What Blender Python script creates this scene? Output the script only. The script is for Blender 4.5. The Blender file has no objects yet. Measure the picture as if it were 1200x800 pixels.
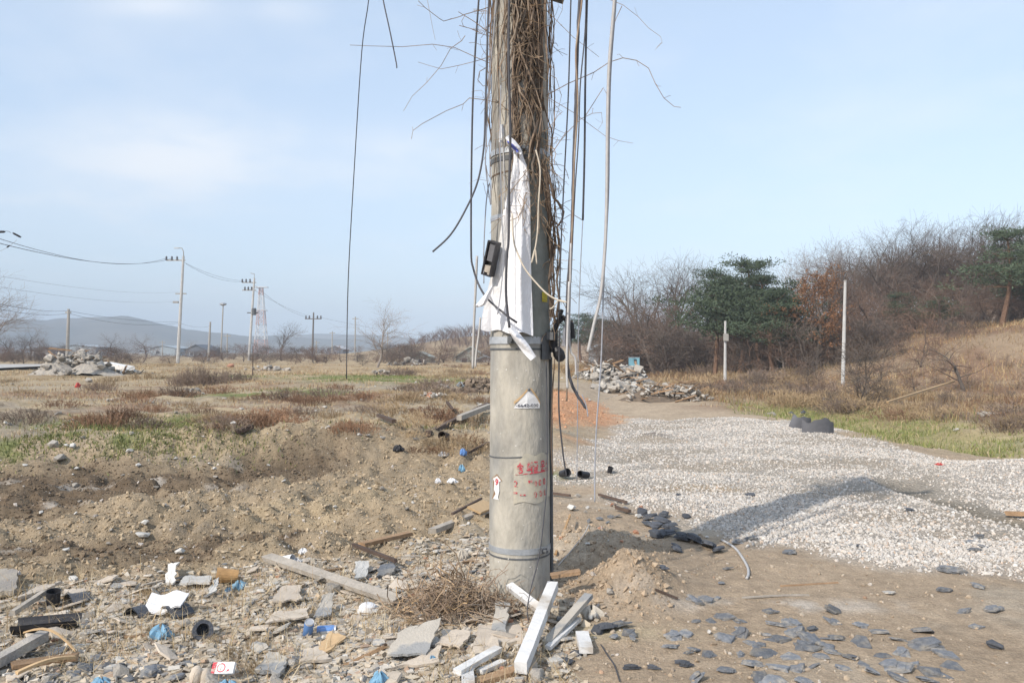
import bpy, math, random
import numpy as np
from mathutils import Vector, Matrix, Euler

C = bpy.context.scene.collection
scene = bpy.context.scene
R = math.radians
PI = math.pi

# ------------------------------------------------------------------ camera, sky, sun, exposure
CAM_Z, F, HZ = 1.55, 933.0, 412.0          # eye height, focal length in photo pixels, horizon row
cam_data = bpy.data.cameras.new('camera')
cam = bpy.data.objects.new('camera', cam_data)
C.objects.link(cam)
cam.location = (0, 0, CAM_Z)
cam.rotation_euler = (R(90), 0, 0)
cam_data.sensor_width = 36
cam_data.lens = F * 36 / 1200
cam_data.shift_y = 12 / 1200
cam_data.clip_start = 0.05
cam_data.clip_end = 9000
scene.camera = cam

SUN_EL, SUN_AZ = 38.0, 223.5               # azimuth clockwise from +Y: the sun stands behind the camera, to its left
sun_dir = Vector((math.sin(R(SUN_AZ)) * math.cos(R(SUN_EL)), math.cos(R(SUN_AZ)) * math.cos(R(SUN_EL)), math.sin(R(SUN_EL))))
sd = bpy.data.lights.new('sun', 'SUN')
sd.energy = 2.25
sd.angle = R(0.6)
sd.color = (1.0, 0.925, 0.83)
sun = bpy.data.objects.new('sun', sd)
C.objects.link(sun)
sun.rotation_euler = sun_dir.to_track_quat('Z', 'Y').to_euler()

world = bpy.data.worlds.new('World')
scene.world = world
world.use_nodes = True
wn, wl = world.node_tree.nodes, world.node_tree.links
wn.clear()


def wnode(t, **kw):
    n = wn.new(t)
    for k, v in kw.items():
        setattr(n, k, v)
    return n


w_out = wnode('ShaderNodeOutputWorld')
w_bg = wnode('ShaderNodeBackground')
w_bg.inputs['Strength'].default_value = 0.135
sky = wnode('ShaderNodeTexSky')
sky.sky_type = 'NISHITA'
sky.sun_disc = False
sky.sun_elevation = R(SUN_EL)
sky.sun_rotation = R(SUN_AZ)
sky.air_density = 1.0
sky.dust_density = 1.5
sky.ozone_density = 1.0
# thin high cloud: soft banks seen through the haze
w_tc = wnode('ShaderNodeTexCoord')
w_sep = wnode('ShaderNodeSeparateXYZ')
wl.new(w_tc.outputs['Generated'], w_sep.inputs[0])


def wmath(op, a, b=None, c=None, clamp=False):
    n = wnode('ShaderNodeMath', operation=op)
    n.use_clamp = clamp
    for i, v in enumerate((a, b, c)):
        if v is None:
            continue
        if hasattr(v, 'is_linked'):
            wl.new(v, n.inputs[i])
        else:
            n.inputs[i].default_value = v
    return n.outputs[0]


w_den = wmath('ADD', wmath('MAXIMUM', w_sep.outputs[2], 0.0), 0.16)
w_cx, w_cy = wmath('DIVIDE', w_sep.outputs[0], w_den), wmath('DIVIDE', w_sep.outputs[1], w_den)
w_cmb = wnode('ShaderNodeCombineXYZ')
wl.new(w_cx, w_cmb.inputs[0]); wl.new(w_cy, w_cmb.inputs[1])
w_no = wnode('ShaderNodeTexNoise')
w_no.inputs['Scale'].default_value = 1.5
w_no.inputs['Detail'].default_value = 7
w_no.inputs['Roughness'].default_value = 0.55
wl.new(w_cmb.outputs[0], w_no.inputs['Vector'])
cloud = wmath('MULTIPLY', wmath('MULTIPLY_ADD', w_no.outputs[0], 2.6, -1.25, True), 0.45)
# cloud banks at their own bearings
for bx, bz, sx, sz, amp in ((-0.41, 0.255, 0.16, 0.050, 0.55), (-0.52, 0.20, 0.26, 0.06, 0.34), (-0.17, 0.262, 0.055, 0.026, 0.45),
                            (-0.45, 0.435, 0.07, 0.016, 0.4), (-0.28, 0.43, 0.05, 0.016, 0.35), (-0.05, 0.235, 0.2, 0.05, 0.16)):
    # slopes x/y and z/y of the bearing
    gx = wmath('DIVIDE', wmath('SUBTRACT', wmath('DIVIDE', w_sep.outputs[0], wmath('MAXIMUM', w_sep.outputs[1], 0.05)), bx), sx)
    gz = wmath('DIVIDE', wmath('SUBTRACT', wmath('DIVIDE', w_sep.outputs[2], wmath('MAXIMUM', w_sep.outputs[1], 0.05)), bz), sz)
    d2 = wmath('ADD', wmath('MULTIPLY', gx, gx), wmath('MULTIPLY', gz, gz))
    g = wmath('MULTIPLY', wmath('EXPONENT', wmath('MULTIPLY', d2, -1.0)), amp)
    cloud = wmath('ADD', cloud, wmath('MULTIPLY', g, wmath('MULTIPLY_ADD', w_no.outputs[0], 3.2, -0.85, True)))
cloud = wmath('MINIMUM', cloud, 0.85)
w_mix = wnode('ShaderNodeMix', data_type='RGBA')
wl.new(cloud, w_mix.inputs[0])
# thin even veil of high haze over the whole sky
w_veil = wnode('ShaderNodeMix', data_type='RGBA')
w_veil.inputs[0].default_value = 0.6
wl.new(sky.outputs[0], w_veil.inputs[6])
w_veil.inputs[7].default_value = (2.4, 2.85, 3.4, 1)
wl.new(w_veil.outputs[2], w_mix.inputs[6])
w_mix.inputs[7].default_value = (3.75, 3.85, 4.0, 1)
wl.new(w_mix.outputs[2], w_bg.inputs[0])
wl.new(w_bg.outputs[0], w_out.inputs[0])

scene.view_settings.view_transform = 'Standard'
scene.view_settings.look = 'None'
scene.view_settings.gamma = 1
scene.view_settings.exposure = 1.1
scene.render.engine = 'CYCLES'
cy = scene.cycles
cy.use_denoising = True
cy.max_bounces = 5
cy.diffuse_bounces = 3
cy.glossy_bounces = 2
cy.transmission_bounces = 2
cy.transparent_max_bounces = 6
cy.volume_bounces = 0
cy.caustics_reflective = cy.caustics_refractive = False
scene.render.film_transparent = False

# ------------------------------------------------------------------ numpy noise and the lie of the land


def _hash(ix, iy, seed):
    h = (ix.astype(np.int64) * 374761393 + iy.astype(np.int64) * 668265263 + seed * 1442695041) & 0xffffffff
    h = ((h ^ (h >> 13)) * 1274126177) & 0xffffffff
    return ((h ^ (h >> 16)) & 0xffff) / 65535.0


def vnoise(x, y, seed=0):
    ix, iy = np.floor(x), np.floor(y)
    fx, fy = x - ix, y - iy
    fx, fy = fx * fx * (3 - 2 * fx), fy * fy * (3 - 2 * fy)
    a, b = _hash(ix, iy, seed), _hash(ix + 1, iy, seed)
    c, d = _hash(ix, iy + 1, seed), _hash(ix + 1, iy + 1, seed)
    return (a + (b - a) * fx) * (1 - fy) + (c + (d - c) * fx) * fy


def fbm(x, y, octaves=4, seed=0, gain=0.5):
    s, amp, tot = 0, 1.0, 0
    for o in range(octaves):
        s = s + amp * vnoise(x * 2 ** o + 13.7 * o, y * 2 ** o - 7.3 * o, seed + o)
        tot += amp
        amp *= gain
    return s / tot


def sstep(a, b, x):
    t = np.clip((x - a) / (b - a), 0, 1)
    return t * t * (3 - 2 * t)


def flat(px, py, z=0.0):
    """photo pixel -> point of the level z (for laying out regions of the ground)"""
    Y = (CAM_Z - z) * F / max(py - HZ, 1e-3)
    return ((px - 600) / F * Y, Y)


def poly_sd(x, y, poly):
    """signed distance to a polygon, positive inside"""
    x, y = np.asarray(x, float), np.asarray(y, float)
    d = np.full(x.shape, 1e9)
    inside = np.zeros(x.shape, bool)
    n = len(poly)
    for i in range(n):
        x0, y0 = poly[i]
        x1, y1 = poly[(i + 1) % n]
        ex, ey = x1 - x0, y1 - y0
        t = np.clip(((x - x0) * ex + (y - y0) * ey) / (ex * ex + ey * ey + 1e-12), 0, 1)
        d = np.minimum(d, np.hypot(x - x0 - t * ex, y - y0 - t * ey))
        c = ((y0 > y) != (y1 > y)) & (x < (x1 - x0) * (y - y0) / ((y1 - y0) if abs(y1 - y0) > 1e-9 else 1e-9) + x0)
        inside ^= c
    return np.where(inside, d, -d)


def pxpoly(pts):
    return [flat(*p) for p in pts]


GRAVEL = pxpoly([(640, 562), (655, 540), (700, 512), (742, 492), (860, 489), (940, 497), (1010, 516), (1100, 538), (1210, 552), (1500, 600),
                 (1900, 760), (1500, 720), (1210, 672), (1060, 666), (985, 655), (900, 642), (830, 625), (800, 604), (740, 590), (690, 572)])
CLOD = pxpoly([(-500, 560), (-100, 548), (150, 541), (330, 517), (470, 506), (572, 530), (600, 560), (590, 625), (480, 648), (330, 660), (120, 680), (-500, 700)])
RUBBLE = pxpoly([(-700, 700), (0, 684), (120, 678), (300, 662), (420, 650), (560, 615), (612, 640), (650, 690), (690, 735), (700, 800), (690, 1200), (-700, 1200)])
MUD = pxpoly([(-300, 552), (120, 546), (240, 545), (420, 533), (390, 548), (330, 566), (200, 580), (100, 597), (-300, 612)])
MUD2 = pxpoly([(-300, 612), (60, 622), (230, 620), (350, 606), (338, 640), (200, 655), (60, 650), (-300, 640)])
ORANGE = pxpoly([(600, 474), (650, 470), (700, 474), (735, 490), (722, 497), (690, 503), (652, 512), (615, 506)])
TRACK = pxpoly([(1030, 556), (1075, 560), (1130, 580), (1200, 604), (1300, 636), (1300, 648), (1180, 612), (1100, 588), (1030, 566)])
GREEN_R = pxpoly([(880, 470), (960, 470), (1060, 482), (1210, 500), (1210, 535), (1100, 520), (1000, 498), (900, 484)])
SAND_TRACK = pxpoly([(640, 462), (720, 452), (830, 470), (900, 488), (1050, 523), (1000, 516), (860, 490), (735, 494), (650, 478)])
RUT_A = [flat(*p) for p in ((700, 540), (800, 528), (900, 530), (1010, 545), (1200, 590))]
RUT_B = [flat(*p) for p in ((660, 560), (780, 548), (880, 552), (1000, 572), (1200, 632))]
TREADS = [flat(*p) for p in ((-200, 575), (60, 566), (220, 553), (420, 524))]


def seg_dist(x, y, pts):
    d = np.full(np.shape(x), 1e9)
    for (x0, y0), (x1, y1) in zip(pts[:-1], pts[1:]):
        ex, ey = x1 - x0, y1 - y0
        t = np.clip(((x - x0) * ex + (y - y0) * ey) / (ex * ex + ey * ey), 0, 1)
        d = np.minimum(d, np.hypot(x - x0 - t * ex, y - y0 - t * ey))
    return d


MOUNDS = [  # px, py, radius x, radius y, height
    (694, 652, .42, .40, .22), (742, 694, .30, .26, .20), (700, 700, .35, .3, .05), (762, 514, .55, .45, .12), (372, 532, .9, .45, .26), (255, 534, .9, .4, .18), (445, 527, .7, .4, .16), (40, 512, .8, .5, .15), (320, 527, .5, .4, .14), (520, 500, .8, .6, .2), (812, 596, .5, .4, .07), (672, 610, .5, .5, .08)]
MOUNDS = [(*flat(px, py), rx, ry, h) for px, py, rx, ry, h in MOUNDS]


def masks(x, y):
    wx = x + (fbm(x * 1.7, y * 1.7, 3, 11) - .5) * .9
    wy = y + (fbm(x * 1.7, y * 1.7, 3, 12) - .5) * .9
    m = {}
    m['gravel'] = sstep(-.22, .28, poly_sd(wx, wy, GRAVEL))
    m['clod'] = sstep(-.35, .35, poly_sd(wx, wy, CLOD))
    m['rubble'] = sstep(-.2, .3, poly_sd(wx, wy, RUBBLE))
    m['mud'] = np.maximum(sstep(-.5, .6, poly_sd(wx, wy, MUD)), .9 * sstep(-.25, .3, poly_sd(wx, wy, MUD2)))
    m['orange'] = sstep(-.3, .4, poly_sd(wx, wy, ORANGE))
    m['track'] = sstep(-.25, .2, poly_sd(x + .5 * (wx - x), y + .5 * (wy - y), TRACK))
    m['rut'] = np.maximum(np.exp(-(seg_dist(wx, wy, RUT_A) / .28) ** 2), np.exp(-(seg_dist(wx, wy, RUT_B) / .26) ** 2)) * m['gravel']
    m['green'] = sstep(-1.2, 1.5, poly_sd(wx, wy, GREEN_R))
    m['sand'] = sstep(-.6, .8, poly_sd(wx, wy, SAND_TRACK))
    return m


def hill(x, y):
    ramp = sstep(21, 40, y + .12 * (x - 12))
    h = ramp * (3.1 * sstep(9.5, 29, x) + 4.0 * sstep(27, 75, x) + 1.6 * sstep(45, 90, y) * sstep(10, 30, x))
    h = h + 5.2 * np.exp(-((x + 4) / 26) ** 2 - ((y - 190) / 30) ** 2)     # far wooded knoll behind the sheds
    return h


def height(x, y, fine=True, M=None):
    x, y = np.asarray(x, float), np.asarray(y, float)
    r = np.hypot(x, y)
    near = 1 - sstep(60, 160, r)
    M = M or masks(x, y)
    left = sstep(.9, -.7, x - .12 * (y - 5))
    h = hill(x, y)
    h = h + near * sstep(7, 16, y) * (fbm(x / 7, y / 7, 3, 3) - .5) * .45
    # the dug-over strip lies a little lower than the field behind it
    edge = 12.0 + .14 * x + 1.1 * (fbm(x / 2.2, y * 0 + 3, 3, 5) - .5)
    h = h + left * (.34 * sstep(-.9, .55, y - edge) - .02)
    h = h - left * M['mud'] * .05
    # ditch on the right between the gravel and the slope
    h = h - .45 * M['green'] * sstep(4, 8, x)
    for mx, my, rx, ry, mh in MOUNDS:
        q = ((x - mx) / rx) ** 2 + ((y - my) / ry) ** 2
        h = h + mh * np.exp(-q) * (1 + .5 * (fbm(x * 4, y * 4, 2, 31) - .5) + .45 * (fbm(x * 14, y * 14, 3, 33) - .5))
    # gravel bank on the right edge and the wheel track that cuts it
    h = h + .15 * np.exp(-(((y - 9.9 - .10 * (x - 5.6)) / .9) ** 2)) * sstep(4.6, 6.2, x) * (1 - sstep(14, 20, x))
    h = h - .10 * M['track'] - .035 * M['rut']
    # tyre treads
    if fine:
        td = seg_dist(x, y, TREADS)
        h = h - .05 * np.exp(-((td - .45) / .16) ** 2) * left - .05 * np.exp(-((td + .0) / .16) ** 2) * left
        ro = np.clip(M['clod'] * 1.0 + .28 * left * sstep(11, 13, y) + .35 * M['rubble'], 0, 1) * (1 - sstep(35, 60, r))
        a = np.abs(fbm(x * 2.6, y * 2.6, 3, 21) - .5) * 2
        fur = np.abs(fbm(x * .55 + .35 * y, y * 2.3 - .25 * x, 3, 28) - .5) * 2
        h = h + M['clod'] * (1 - .6 * M['rubble']) * .17 * (fur - .3) * (1 - sstep(18, 30, r))
        h = h + left * sstep(11, 13, y) * .16 * (np.abs(fbm(x * .9, y * 1.1, 3, 29) - .5) * 2 - .3) * (1 - sstep(18, 32, r))
        h = h + ro * (.20 * (a - .25) + .08 * (fbm(x * 9, y * 9, 3, 22) - .5))
        h = h + (1 - sstep(20, 40, r)) * (1 - ro) * (.03 * (fbm(x * 1.1, y * 1.1, 3, 23) - .5) + .014 * (fbm(x * 7, y * 7, 3, 24) - .5) * (1 + 1.5 * M['gravel']))
        ed = poly_sd(x, y, GRAVEL)
        h = h + M['gravel'] * (.02 + .07 * (fbm(x * .8, y * .8, 2, 27) - .5)) * (1 - sstep(25, 40, r))
    return h


def pt(px, py, Y):
    """the point on a photo sight line at distance Y"""
    return Vector(((px - 600) / F * Y, Y, CAM_Z - (py - HZ) / F * Y))


# ------------------------------------------------------------------ mesh helpers
class MB:
    def __init__(self):
        self.v, self.f, self.c = [], [], []

    def add(self, verts, faces, col=None):
        o = len(self.v)
        self.v += [tuple(p) for p in verts]
        self.f += [tuple(i + o for i in f) for f in faces]
        if col is not None:
            self.c += [tuple(col)] * len(verts)
        return self

    def tube(self, pts, rad, sides=5, cap=True, flat_ratio=1.0):
        pts = [Vector(p) for p in pts]
        n = len(pts)
        if not hasattr(rad, '__len__'):
            rad = [rad] * n
        vs, fs = [], []
        up = None
        for i, p in enumerate(pts):
            d = (pts[min(i + 1, n - 1)] - pts[max(i - 1, 0)])
            if d.length < 1e-9:
                d = Vector((0, 0, 1))
            d.normalize()
            if up is None:
                up = d.orthogonal().normalized()
            up = (up - d * up.dot(d))
            up = up.normalized() if up.length > 1e-6 else d.orthogonal().normalized()
            w = d.cross(up)
            for k in range(sides):
                a = 2 * PI * k / sides
                vs.append(p + (up * math.cos(a) + w * math.sin(a) * flat_ratio) * rad[i])
        for i in range(n - 1):
            for k in range(sides):
                a, b = i * sides + k, i * sides + (k + 1) % sides
                fs.append((a, b, b + sides, a + sides))
        if cap:
            fs.append(tuple(range(sides))[::-1])
            fs.append(tuple(range((n - 1) * sides, n * sides)))
        return self.add(vs, fs)

    def box(self, c, size, rot=None, taper=1.0, jit=0, rng=None):
        m = rot if rot is not None else Matrix.Identity(3)
        vs = []
        for sz in (-1, 1):
            for sx, sy in ((-1, -1), (1, -1), (1, 1), (-1, 1)):
                t = taper if sz > 0 else 1
                p = Vector((sx * size[0] / 2 * t, sy * size[1] / 2 * t, sz * size[2] / 2))
                if jit:
                    p += Vector([rng.uniform(-jit, jit) for _ in range(3)])
                vs.append(Vector(c) + m @ p)
        return self.add(vs, [(3, 2, 1, 0), (4, 5, 6, 7), (0, 1, 5, 4), (1, 2, 6, 5), (2, 3, 7, 6), (3, 0, 4, 7)])

    def lathe(self, prof, c=(0, 0, 0), rot=None, seg=16, cap=True):
        m = rot if rot is not None else Matrix.Identity(3)
        vs, fs = [], []
        for r, z in prof:
            for k in range(seg):
                a = 2 * PI * k / seg
                vs.append(Vector(c) + m @ Vector((r * math.cos(a), r * math.sin(a), z)))
        for i in range(len(prof) - 1):
            for k in range(seg):
                a, b = i * seg + k, i * seg + (k + 1) % seg
                fs.append((a, b, b + seg, a + seg))
        if cap:
            fs.append(tuple(range(seg))[::-1])
            fs.append(tuple(range((len(prof) - 1) * seg, len(prof) * seg)))
        return self.add(vs, fs)

    def grid(self, fn, nu, nv):
        vs = [fn(i / nu, j / nv) for j in range(nv + 1) for i in range(nu + 1)]
        fs = [(j * (nu + 1) + i, j * (nu + 1) + i + 1, (j + 1) * (nu + 1) + i + 1, (j + 1) * (nu + 1) + i) for j in range(nv) for i in range(nu)]
        return self.add(vs, fs)

    def mesh(self, name, mat, origin=(0, 0, 0), smooth=False):
        me = bpy.data.meshes.new(name)
        o = Vector(origin)
        me.from_pydata([(a - o.x, b - o.y, c - o.z) for a, b, c in self.v], [], self.f)
        if self.c and len(self.c) == len(self.v):
            ca = me.color_attributes.new('Col', 'FLOAT_COLOR', 'POINT')
            ca.data.foreach_set('color', np.array([(*c, 1.0) for c in self.c], np.float32).ravel())
        if mat:
            me.materials.append(mat)
        if smooth:
            me.polygons.foreach_set('use_smooth', [True] * len(me.polygons))
        me.update()
        return me

    def build(self, name, mat, parent=None, origin=None, smooth=False):
        if parent is not None:
            origin = world_loc(parent)
        elif origin is None:
            vs = np.array(self.v)
            origin = ((vs[:, 0].min() + vs[:, 0].max()) / 2, (vs[:, 1].min() + vs[:, 1].max()) / 2, vs[:, 2].min())
        ob = bpy.data.objects.new(name, self.mesh(name, mat, origin, smooth))
        C.objects.link(ob)
        if parent is not None:
            ob.parent = parent
        else:
            ob.location = origin
        return ob


def world_loc(o):
    p = Vector(o.location)
    while o.parent:
        o = o.parent
        p = p + Vector(o.location)
    return p


def tag(o, label=None, cat=None, group=None, kind=None):
    if label:
        o['label'] = label
    if cat:
        o['category'] = cat
    if group:
        o['group'] = group
    if kind or cat:
        o['kind'] = kind or 'thing'
    return o


def thing(name, label, cat, loc=(0, 0, 0), group=None):
    o = bpy.data.objects.new(name, None)
    o.empty_display_size = .1
    C.objects.link(o)
    o.location = loc
    return tag(o, label, cat, group)


def kids(o):
    return [c for c in o.children]


def dup(root, loc, rz=0, sc=1, label=None, group=None):
    r = root.copy()
    C.objects.link(r)
    r.location = loc
    r.rotation_euler = (0, 0, rz)
    r.scale = (sc, sc, sc) if not hasattr(sc, '__len__') else sc
    if label:
        r['label'] = label
    if group:
        r['group'] = group
    for ch in kids(root):
        c = ch.copy()
        C.objects.link(c)
        c.parent = r
        for g in kids(ch):
            d = g.copy()
            C.objects.link(d)
            d.parent = c
    return r


def np_mesh(name, V, Fc, mat, col=None, smooth=False):
    """object from numpy arrays, faces all with the same corner count"""
    me = bpy.data.meshes.new(name)
    k = Fc.shape[1]
    me.vertices.add(len(V))
    me.vertices.foreach_set('co', np.asarray(V, np.float32).ravel())
    me.loops.add(Fc.size)
    me.loops.foreach_set('vertex_index', Fc.astype(np.int32).ravel())
    me.polygons.add(len(Fc))
    me.polygons.foreach_set('loop_start', np.arange(0, Fc.size, k, dtype=np.int32))
    try:
        me.polygons.foreach_set('loop_total', np.full(len(Fc), k, np.int32))
    except Exception:
        pass
    if smooth:
        me.polygons.foreach_set('use_smooth', np.ones(len(Fc), bool))
    else:
        me.polygons.foreach_set('use_smooth', np.zeros(len(Fc), bool))
    me.update(calc_edges=True)
    me.validate()
    if col is not None:
        ca = me.color_attributes.new('Col', 'FLOAT_COLOR', 'POINT')
        ca.data.foreach_set('color', np.c_[col, np.ones(len(col))].astype(np.float32).ravel())
    if mat:
        me.materials.append(mat)
    ob = bpy.data.objects.new(name, me)
    C.objects.link(ob)
    return ob


RS = np.random.RandomState(7)
_t = (1 + 5 ** .5) / 2
ICO_V = np.array([(-1, _t, 0), (1, _t, 0), (-1, -_t, 0), (1, -_t, 0), (0, -1, _t), (0, 1, _t), (0, -1, -_t), (0, 1, -_t), (_t, 0, -1), (_t, 0, 1), (-_t, 0, -1), (-_t, 0, 1)], float)
ICO_V /= np.linalg.norm(ICO_V[0])
ICO_F = np.array([(0, 11, 5), (0, 5, 1), (0, 1, 7), (0, 7, 10), (0, 10, 11), (1, 5, 9), (5, 11, 4), (11, 10, 2), (10, 7, 6), (7, 1, 8), (3, 9, 4), (3, 4, 2), (3, 2, 6), (3, 6, 8), (3, 8, 9), (4, 9, 5), (2, 4, 11), (6, 2, 10), (8, 6, 7), (9, 8, 1)])
OCT_V = np.array([(1, 0, 0), (-1, 0, 0), (0, 1, 0), (0, -1, 0), (0, 0, 1), (0, 0, -1)], float)
OCT_F = np.array([(0, 2, 4), (2, 1, 4), (1, 3, 4), (3, 0, 4), (2, 0, 5), (1, 2, 5), (3, 1, 5), (0, 3, 5)])
BOX_V = np.array([(x, y, z) for z in (-1, 1) for x, y in ((-1, -1), (1, -1), (1, 1), (-1, 1))], float) * .6
BOX_F = np.array([(0, 2, 1), (0, 3, 2), (4, 5, 6), (4, 6, 7), (0, 1, 5), (0, 5, 4), (1, 2, 6), (1, 6, 5), (2, 3, 7), (2, 7, 6), (3, 0, 4), (3, 4, 7)])


def rand_rot(n, rs):
    q = rs.normal(size=(n, 4))
    q /= np.linalg.norm(q, axis=1)[:, None]
    w, x, y, z = q.T
    return np.stack([np.stack([1 - 2 * (y * y + z * z), 2 * (x * y - z * w), 2 * (x * z + y * w)], -1),
                     np.stack([2 * (x * y + z * w), 1 - 2 * (x * x + z * z), 2 * (y * z - x * w)], -1),
                     np.stack([2 * (x * z - y * w), 2 * (y * z + x * w), 1 - 2 * (x * x + y * y)], -1)], -2)


def scatter_rocks(name, P, size, col, mat, rs, squash=(.75, .35), jit=.22, base='ico', tumble=1.0):
    """many small stones, each its own jittered hull, joined into one mesh"""
    n = len(P)
    BV, BF = {'ico': (ICO_V, ICO_F), 'box': (BOX_V, BOX_F), 'octa': (OCT_V, OCT_F)}[base]
    V = np.repeat(BV[None], n, 0) * (1 + rs.uniform(-jit, jit, (n, len(BV), 1)))
    ax = np.stack([np.ones(n), 1 - squash[0] * .5 * rs.rand(n), 1 - squash[0] + (squash[0] - squash[1]) * rs.rand(n)], -1)
    V = V * ax[:, None, :]
    a = rs.rand(n) * 2 * PI
    Rz = np.zeros((n, 3, 3))
    Rz[:, 0, 0] = Rz[:, 1, 1] = np.cos(a)
    Rz[:, 0, 1], Rz[:, 1, 0] = -np.sin(a), np.sin(a)
    Rz[:, 2, 2] = 1
    tilt = rand_rot(n, rs)
    flag = rs.rand(n) < tumble
    Rm = np.where(flag[:, None, None], tilt, Rz)
    V = np.einsum('nij,nkj->nki', Rm, V) * size[:, None, None] + P[:, None, :]
    Fc = (BF[None] + (np.arange(n) * len(BV))[:, None, None]).reshape(-1, 3)
    return np_mesh(name, V.reshape(-1, 3), Fc, mat, np.repeat(col, len(BV), 0))


def blades(name, P, hgt, wid, col, mat, rs, lean=.5, segs=2):
    """grass: each blade a tapering bent ribbon"""
    n = len(P)
    a = rs.rand(n) * 2 * PI
    ln = rs.rand(n) * lean
    d = np.stack([np.cos(a), np.sin(a)], -1)
    b = rs.rand(n) * 2 * PI
    wv = np.stack([np.cos(b), np.sin(b)], -1) * (wid / 2)[:, None]
    rows = []
    for k in range(segs + 1):
        t = k / segs
        c = P.copy()
        c[:, :2] += d * (hgt * ln * t * t)[:, None]
        c[:, 2] += hgt * t * (1 - .35 * ln * t)
        w = 1 - t * .85
        L, Rr = c.copy(), c.copy()
        L[:, :2] -= wv * w
        Rr[:, :2] += wv * w
        rows += [L, Rr]
    V = np.stack(rows, 1)
    m = V.shape[1]
    fs = np.array([(2 * k, 2 * k + 1, 2 * k + 3, 2 * k + 2) for k in range(segs)])
    Fc = (fs[None] + (np.arange(n) * m)[:, None, None]).reshape(-1, 4)
    return np_mesh(name, V.reshape(-1, 3), Fc, mat, np.repeat(col, m, 0))


# ------------------------------------------------------------------ materials
def new_mat(name):
    m = bpy.data.materials.new(name)
    m.use_nodes = True
    return m, m.node_tree.nodes, m.node_tree.links, m.node_tree.nodes['Principled BSDF']


def material(name, col, rough=.85, var=.25, scale=8, bump=.3, bscale=None, metal=0, spec=.3, attr=False, col2=None, rnd=.15, stretch=None, blot=None):
    """colour broken by two noises and by the object's own random value, plus relief"""
    m, N, L, B = new_mat(name)
    B.inputs['Roughness'].default_value = rough
    B.inputs['Metallic'].default_value = metal
    B.inputs['Specular IOR Level'].default_value = spec
    tc = N.new('ShaderNodeTexCoord')
    src = tc.outputs['Object']
    if stretch:
        mp = N.new('ShaderNodeMapping')
        mp.inputs['Scale'].default_value = stretch
        L.new(src, mp.inputs[0])
        src = mp.outputs[0]
    n1 = N.new('ShaderNodeTexNoise')
    n1.inputs['Scale'].default_value = scale
    n1.inputs['Detail'].default_value = 6
    n1.inputs['Roughness'].default_value = .65
    L.new(src, n1.inputs['Vector'])
    if attr:
        at_ = N.new('ShaderNodeAttribute')
        at_.attribute_name = 'Col'
        base = at_.outputs['Color']
    else:
        rg = N.new('ShaderNodeRGB')
        rg.outputs[0].default_value = (*col, 1)
        base = rg.outputs[0]
    if col2 is not None:
        mx = N.new('ShaderNodeMix')
        mx.data_type = 'RGBA'
        rp = N.new('ShaderNodeMapRange')
        rp.inputs[1].default_value, rp.inputs[2].default_value = (blot or (.45, .65))
        n3 = N.new('ShaderNodeTexNoise')
        n3.inputs['Scale'].default_value = scale * .45
        n3.inputs['Detail'].default_value = 5
        L.new(src, n3.inputs['Vector'])
        L.new(n3.outputs[0], rp.inputs[0])
        L.new(rp.outputs[0], mx.inputs[0])
        L.new(base, mx.inputs[6])
        mx.inputs[7].default_value = (*col2, 1)
        base = mx.outputs[2]
    oi = N.new('ShaderNodeObjectInfo')
    mr = N.new('ShaderNodeMapRange')
    mr.inputs[3].default_value, mr.inputs[4].default_value = 1 - rnd, 1 + rnd
    L.new(oi.outputs['Random'], mr.inputs[0])
    mr2 = N.new('ShaderNodeMapRange')
    mr2.inputs[1].default_value, mr2.inputs[2].default_value = .25, .75
    mr2.inputs[3].default_value, mr2.inputs[4].default_value = 1 - var, 1 + var
    L.new(n1.outputs[0], mr2.inputs[0])
    mu = N.new('ShaderNodeMath')
    mu.operation = 'MULTIPLY'
    L.new(mr.outputs[0], mu.inputs[0])
    L.new(mr2.outputs[0], mu.inputs[1])
    vm = N.new('ShaderNodeVectorMath')
    vm.operation = 'SCALE'
    L.new(base, vm.inputs[0])
    L.new(mu.outputs[0], vm.inputs['Scale'])
    L.new(vm.outputs[0], B.inputs['Base Color'])
    if bump:
        nb = N.new('ShaderNodeTexNoise')
        nb.inputs['Scale'].default_value = bscale or scale * 4
        nb.inputs['Detail'].default_value = 5
        L.new(src, nb.inputs['Vector'])
        bp = N.new('ShaderNodeBump')
        bp.inputs['Strength'].default_value = bump
        bp.inputs['Distance'].default_value = .02
        L.new(nb.outputs[0], bp.inputs['Height'])
        L.new(bp.outputs[0], B.inputs['Normal'])
    return m


M = {}
M['concrete'] = material('weathered_concrete', (.425, .395, .335), .9, .26, 10, .4, 45, col2=(.25, .245, .23), rnd=0, blot=(.42, .68), stretch=(1, 1, .45))
M['steel'] = material('galvanised_steel', (.42, .44, .46), .5, .2, 20, .1, metal=.35)
M['dark_steel'] = material('dark_steel', (.10, .105, .11), .6, .25, 20, .1, rnd=0)
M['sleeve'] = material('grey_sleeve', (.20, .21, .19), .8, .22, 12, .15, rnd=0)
M['black_plastic'] = material('black_plastic', (.028, .028, .032), .45, .3, 15, .1, rnd=.2)
M['rubber_cable'] = material('cable_black', (.075, .075, .085), .6, .25, 30, 0, rnd=.3)
M['grey_cable'] = material('cable_grey', (.30, .31, .34), .6, .2, 30, 0, rnd=.2)
M['pale_cable'] = material('cable_pale', (.44, .43, .42), .6, .15, 30, 0, rnd=.1)
M['beige_cord'] = material('cord_beige', (.60, .53, .43), .8, .2, 40, 0, rnd=.1)
M['cloth'] = material('white_cloth', (.78, .78, .80), .9, .08, 9, .3, 60, rnd=0, col2=(.60, .585, .56), blot=(.52, .75))
M['blue_print'] = material('blue_print', (.13, .16, .50), .8, .2, 30, 0, rnd=0)
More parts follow.
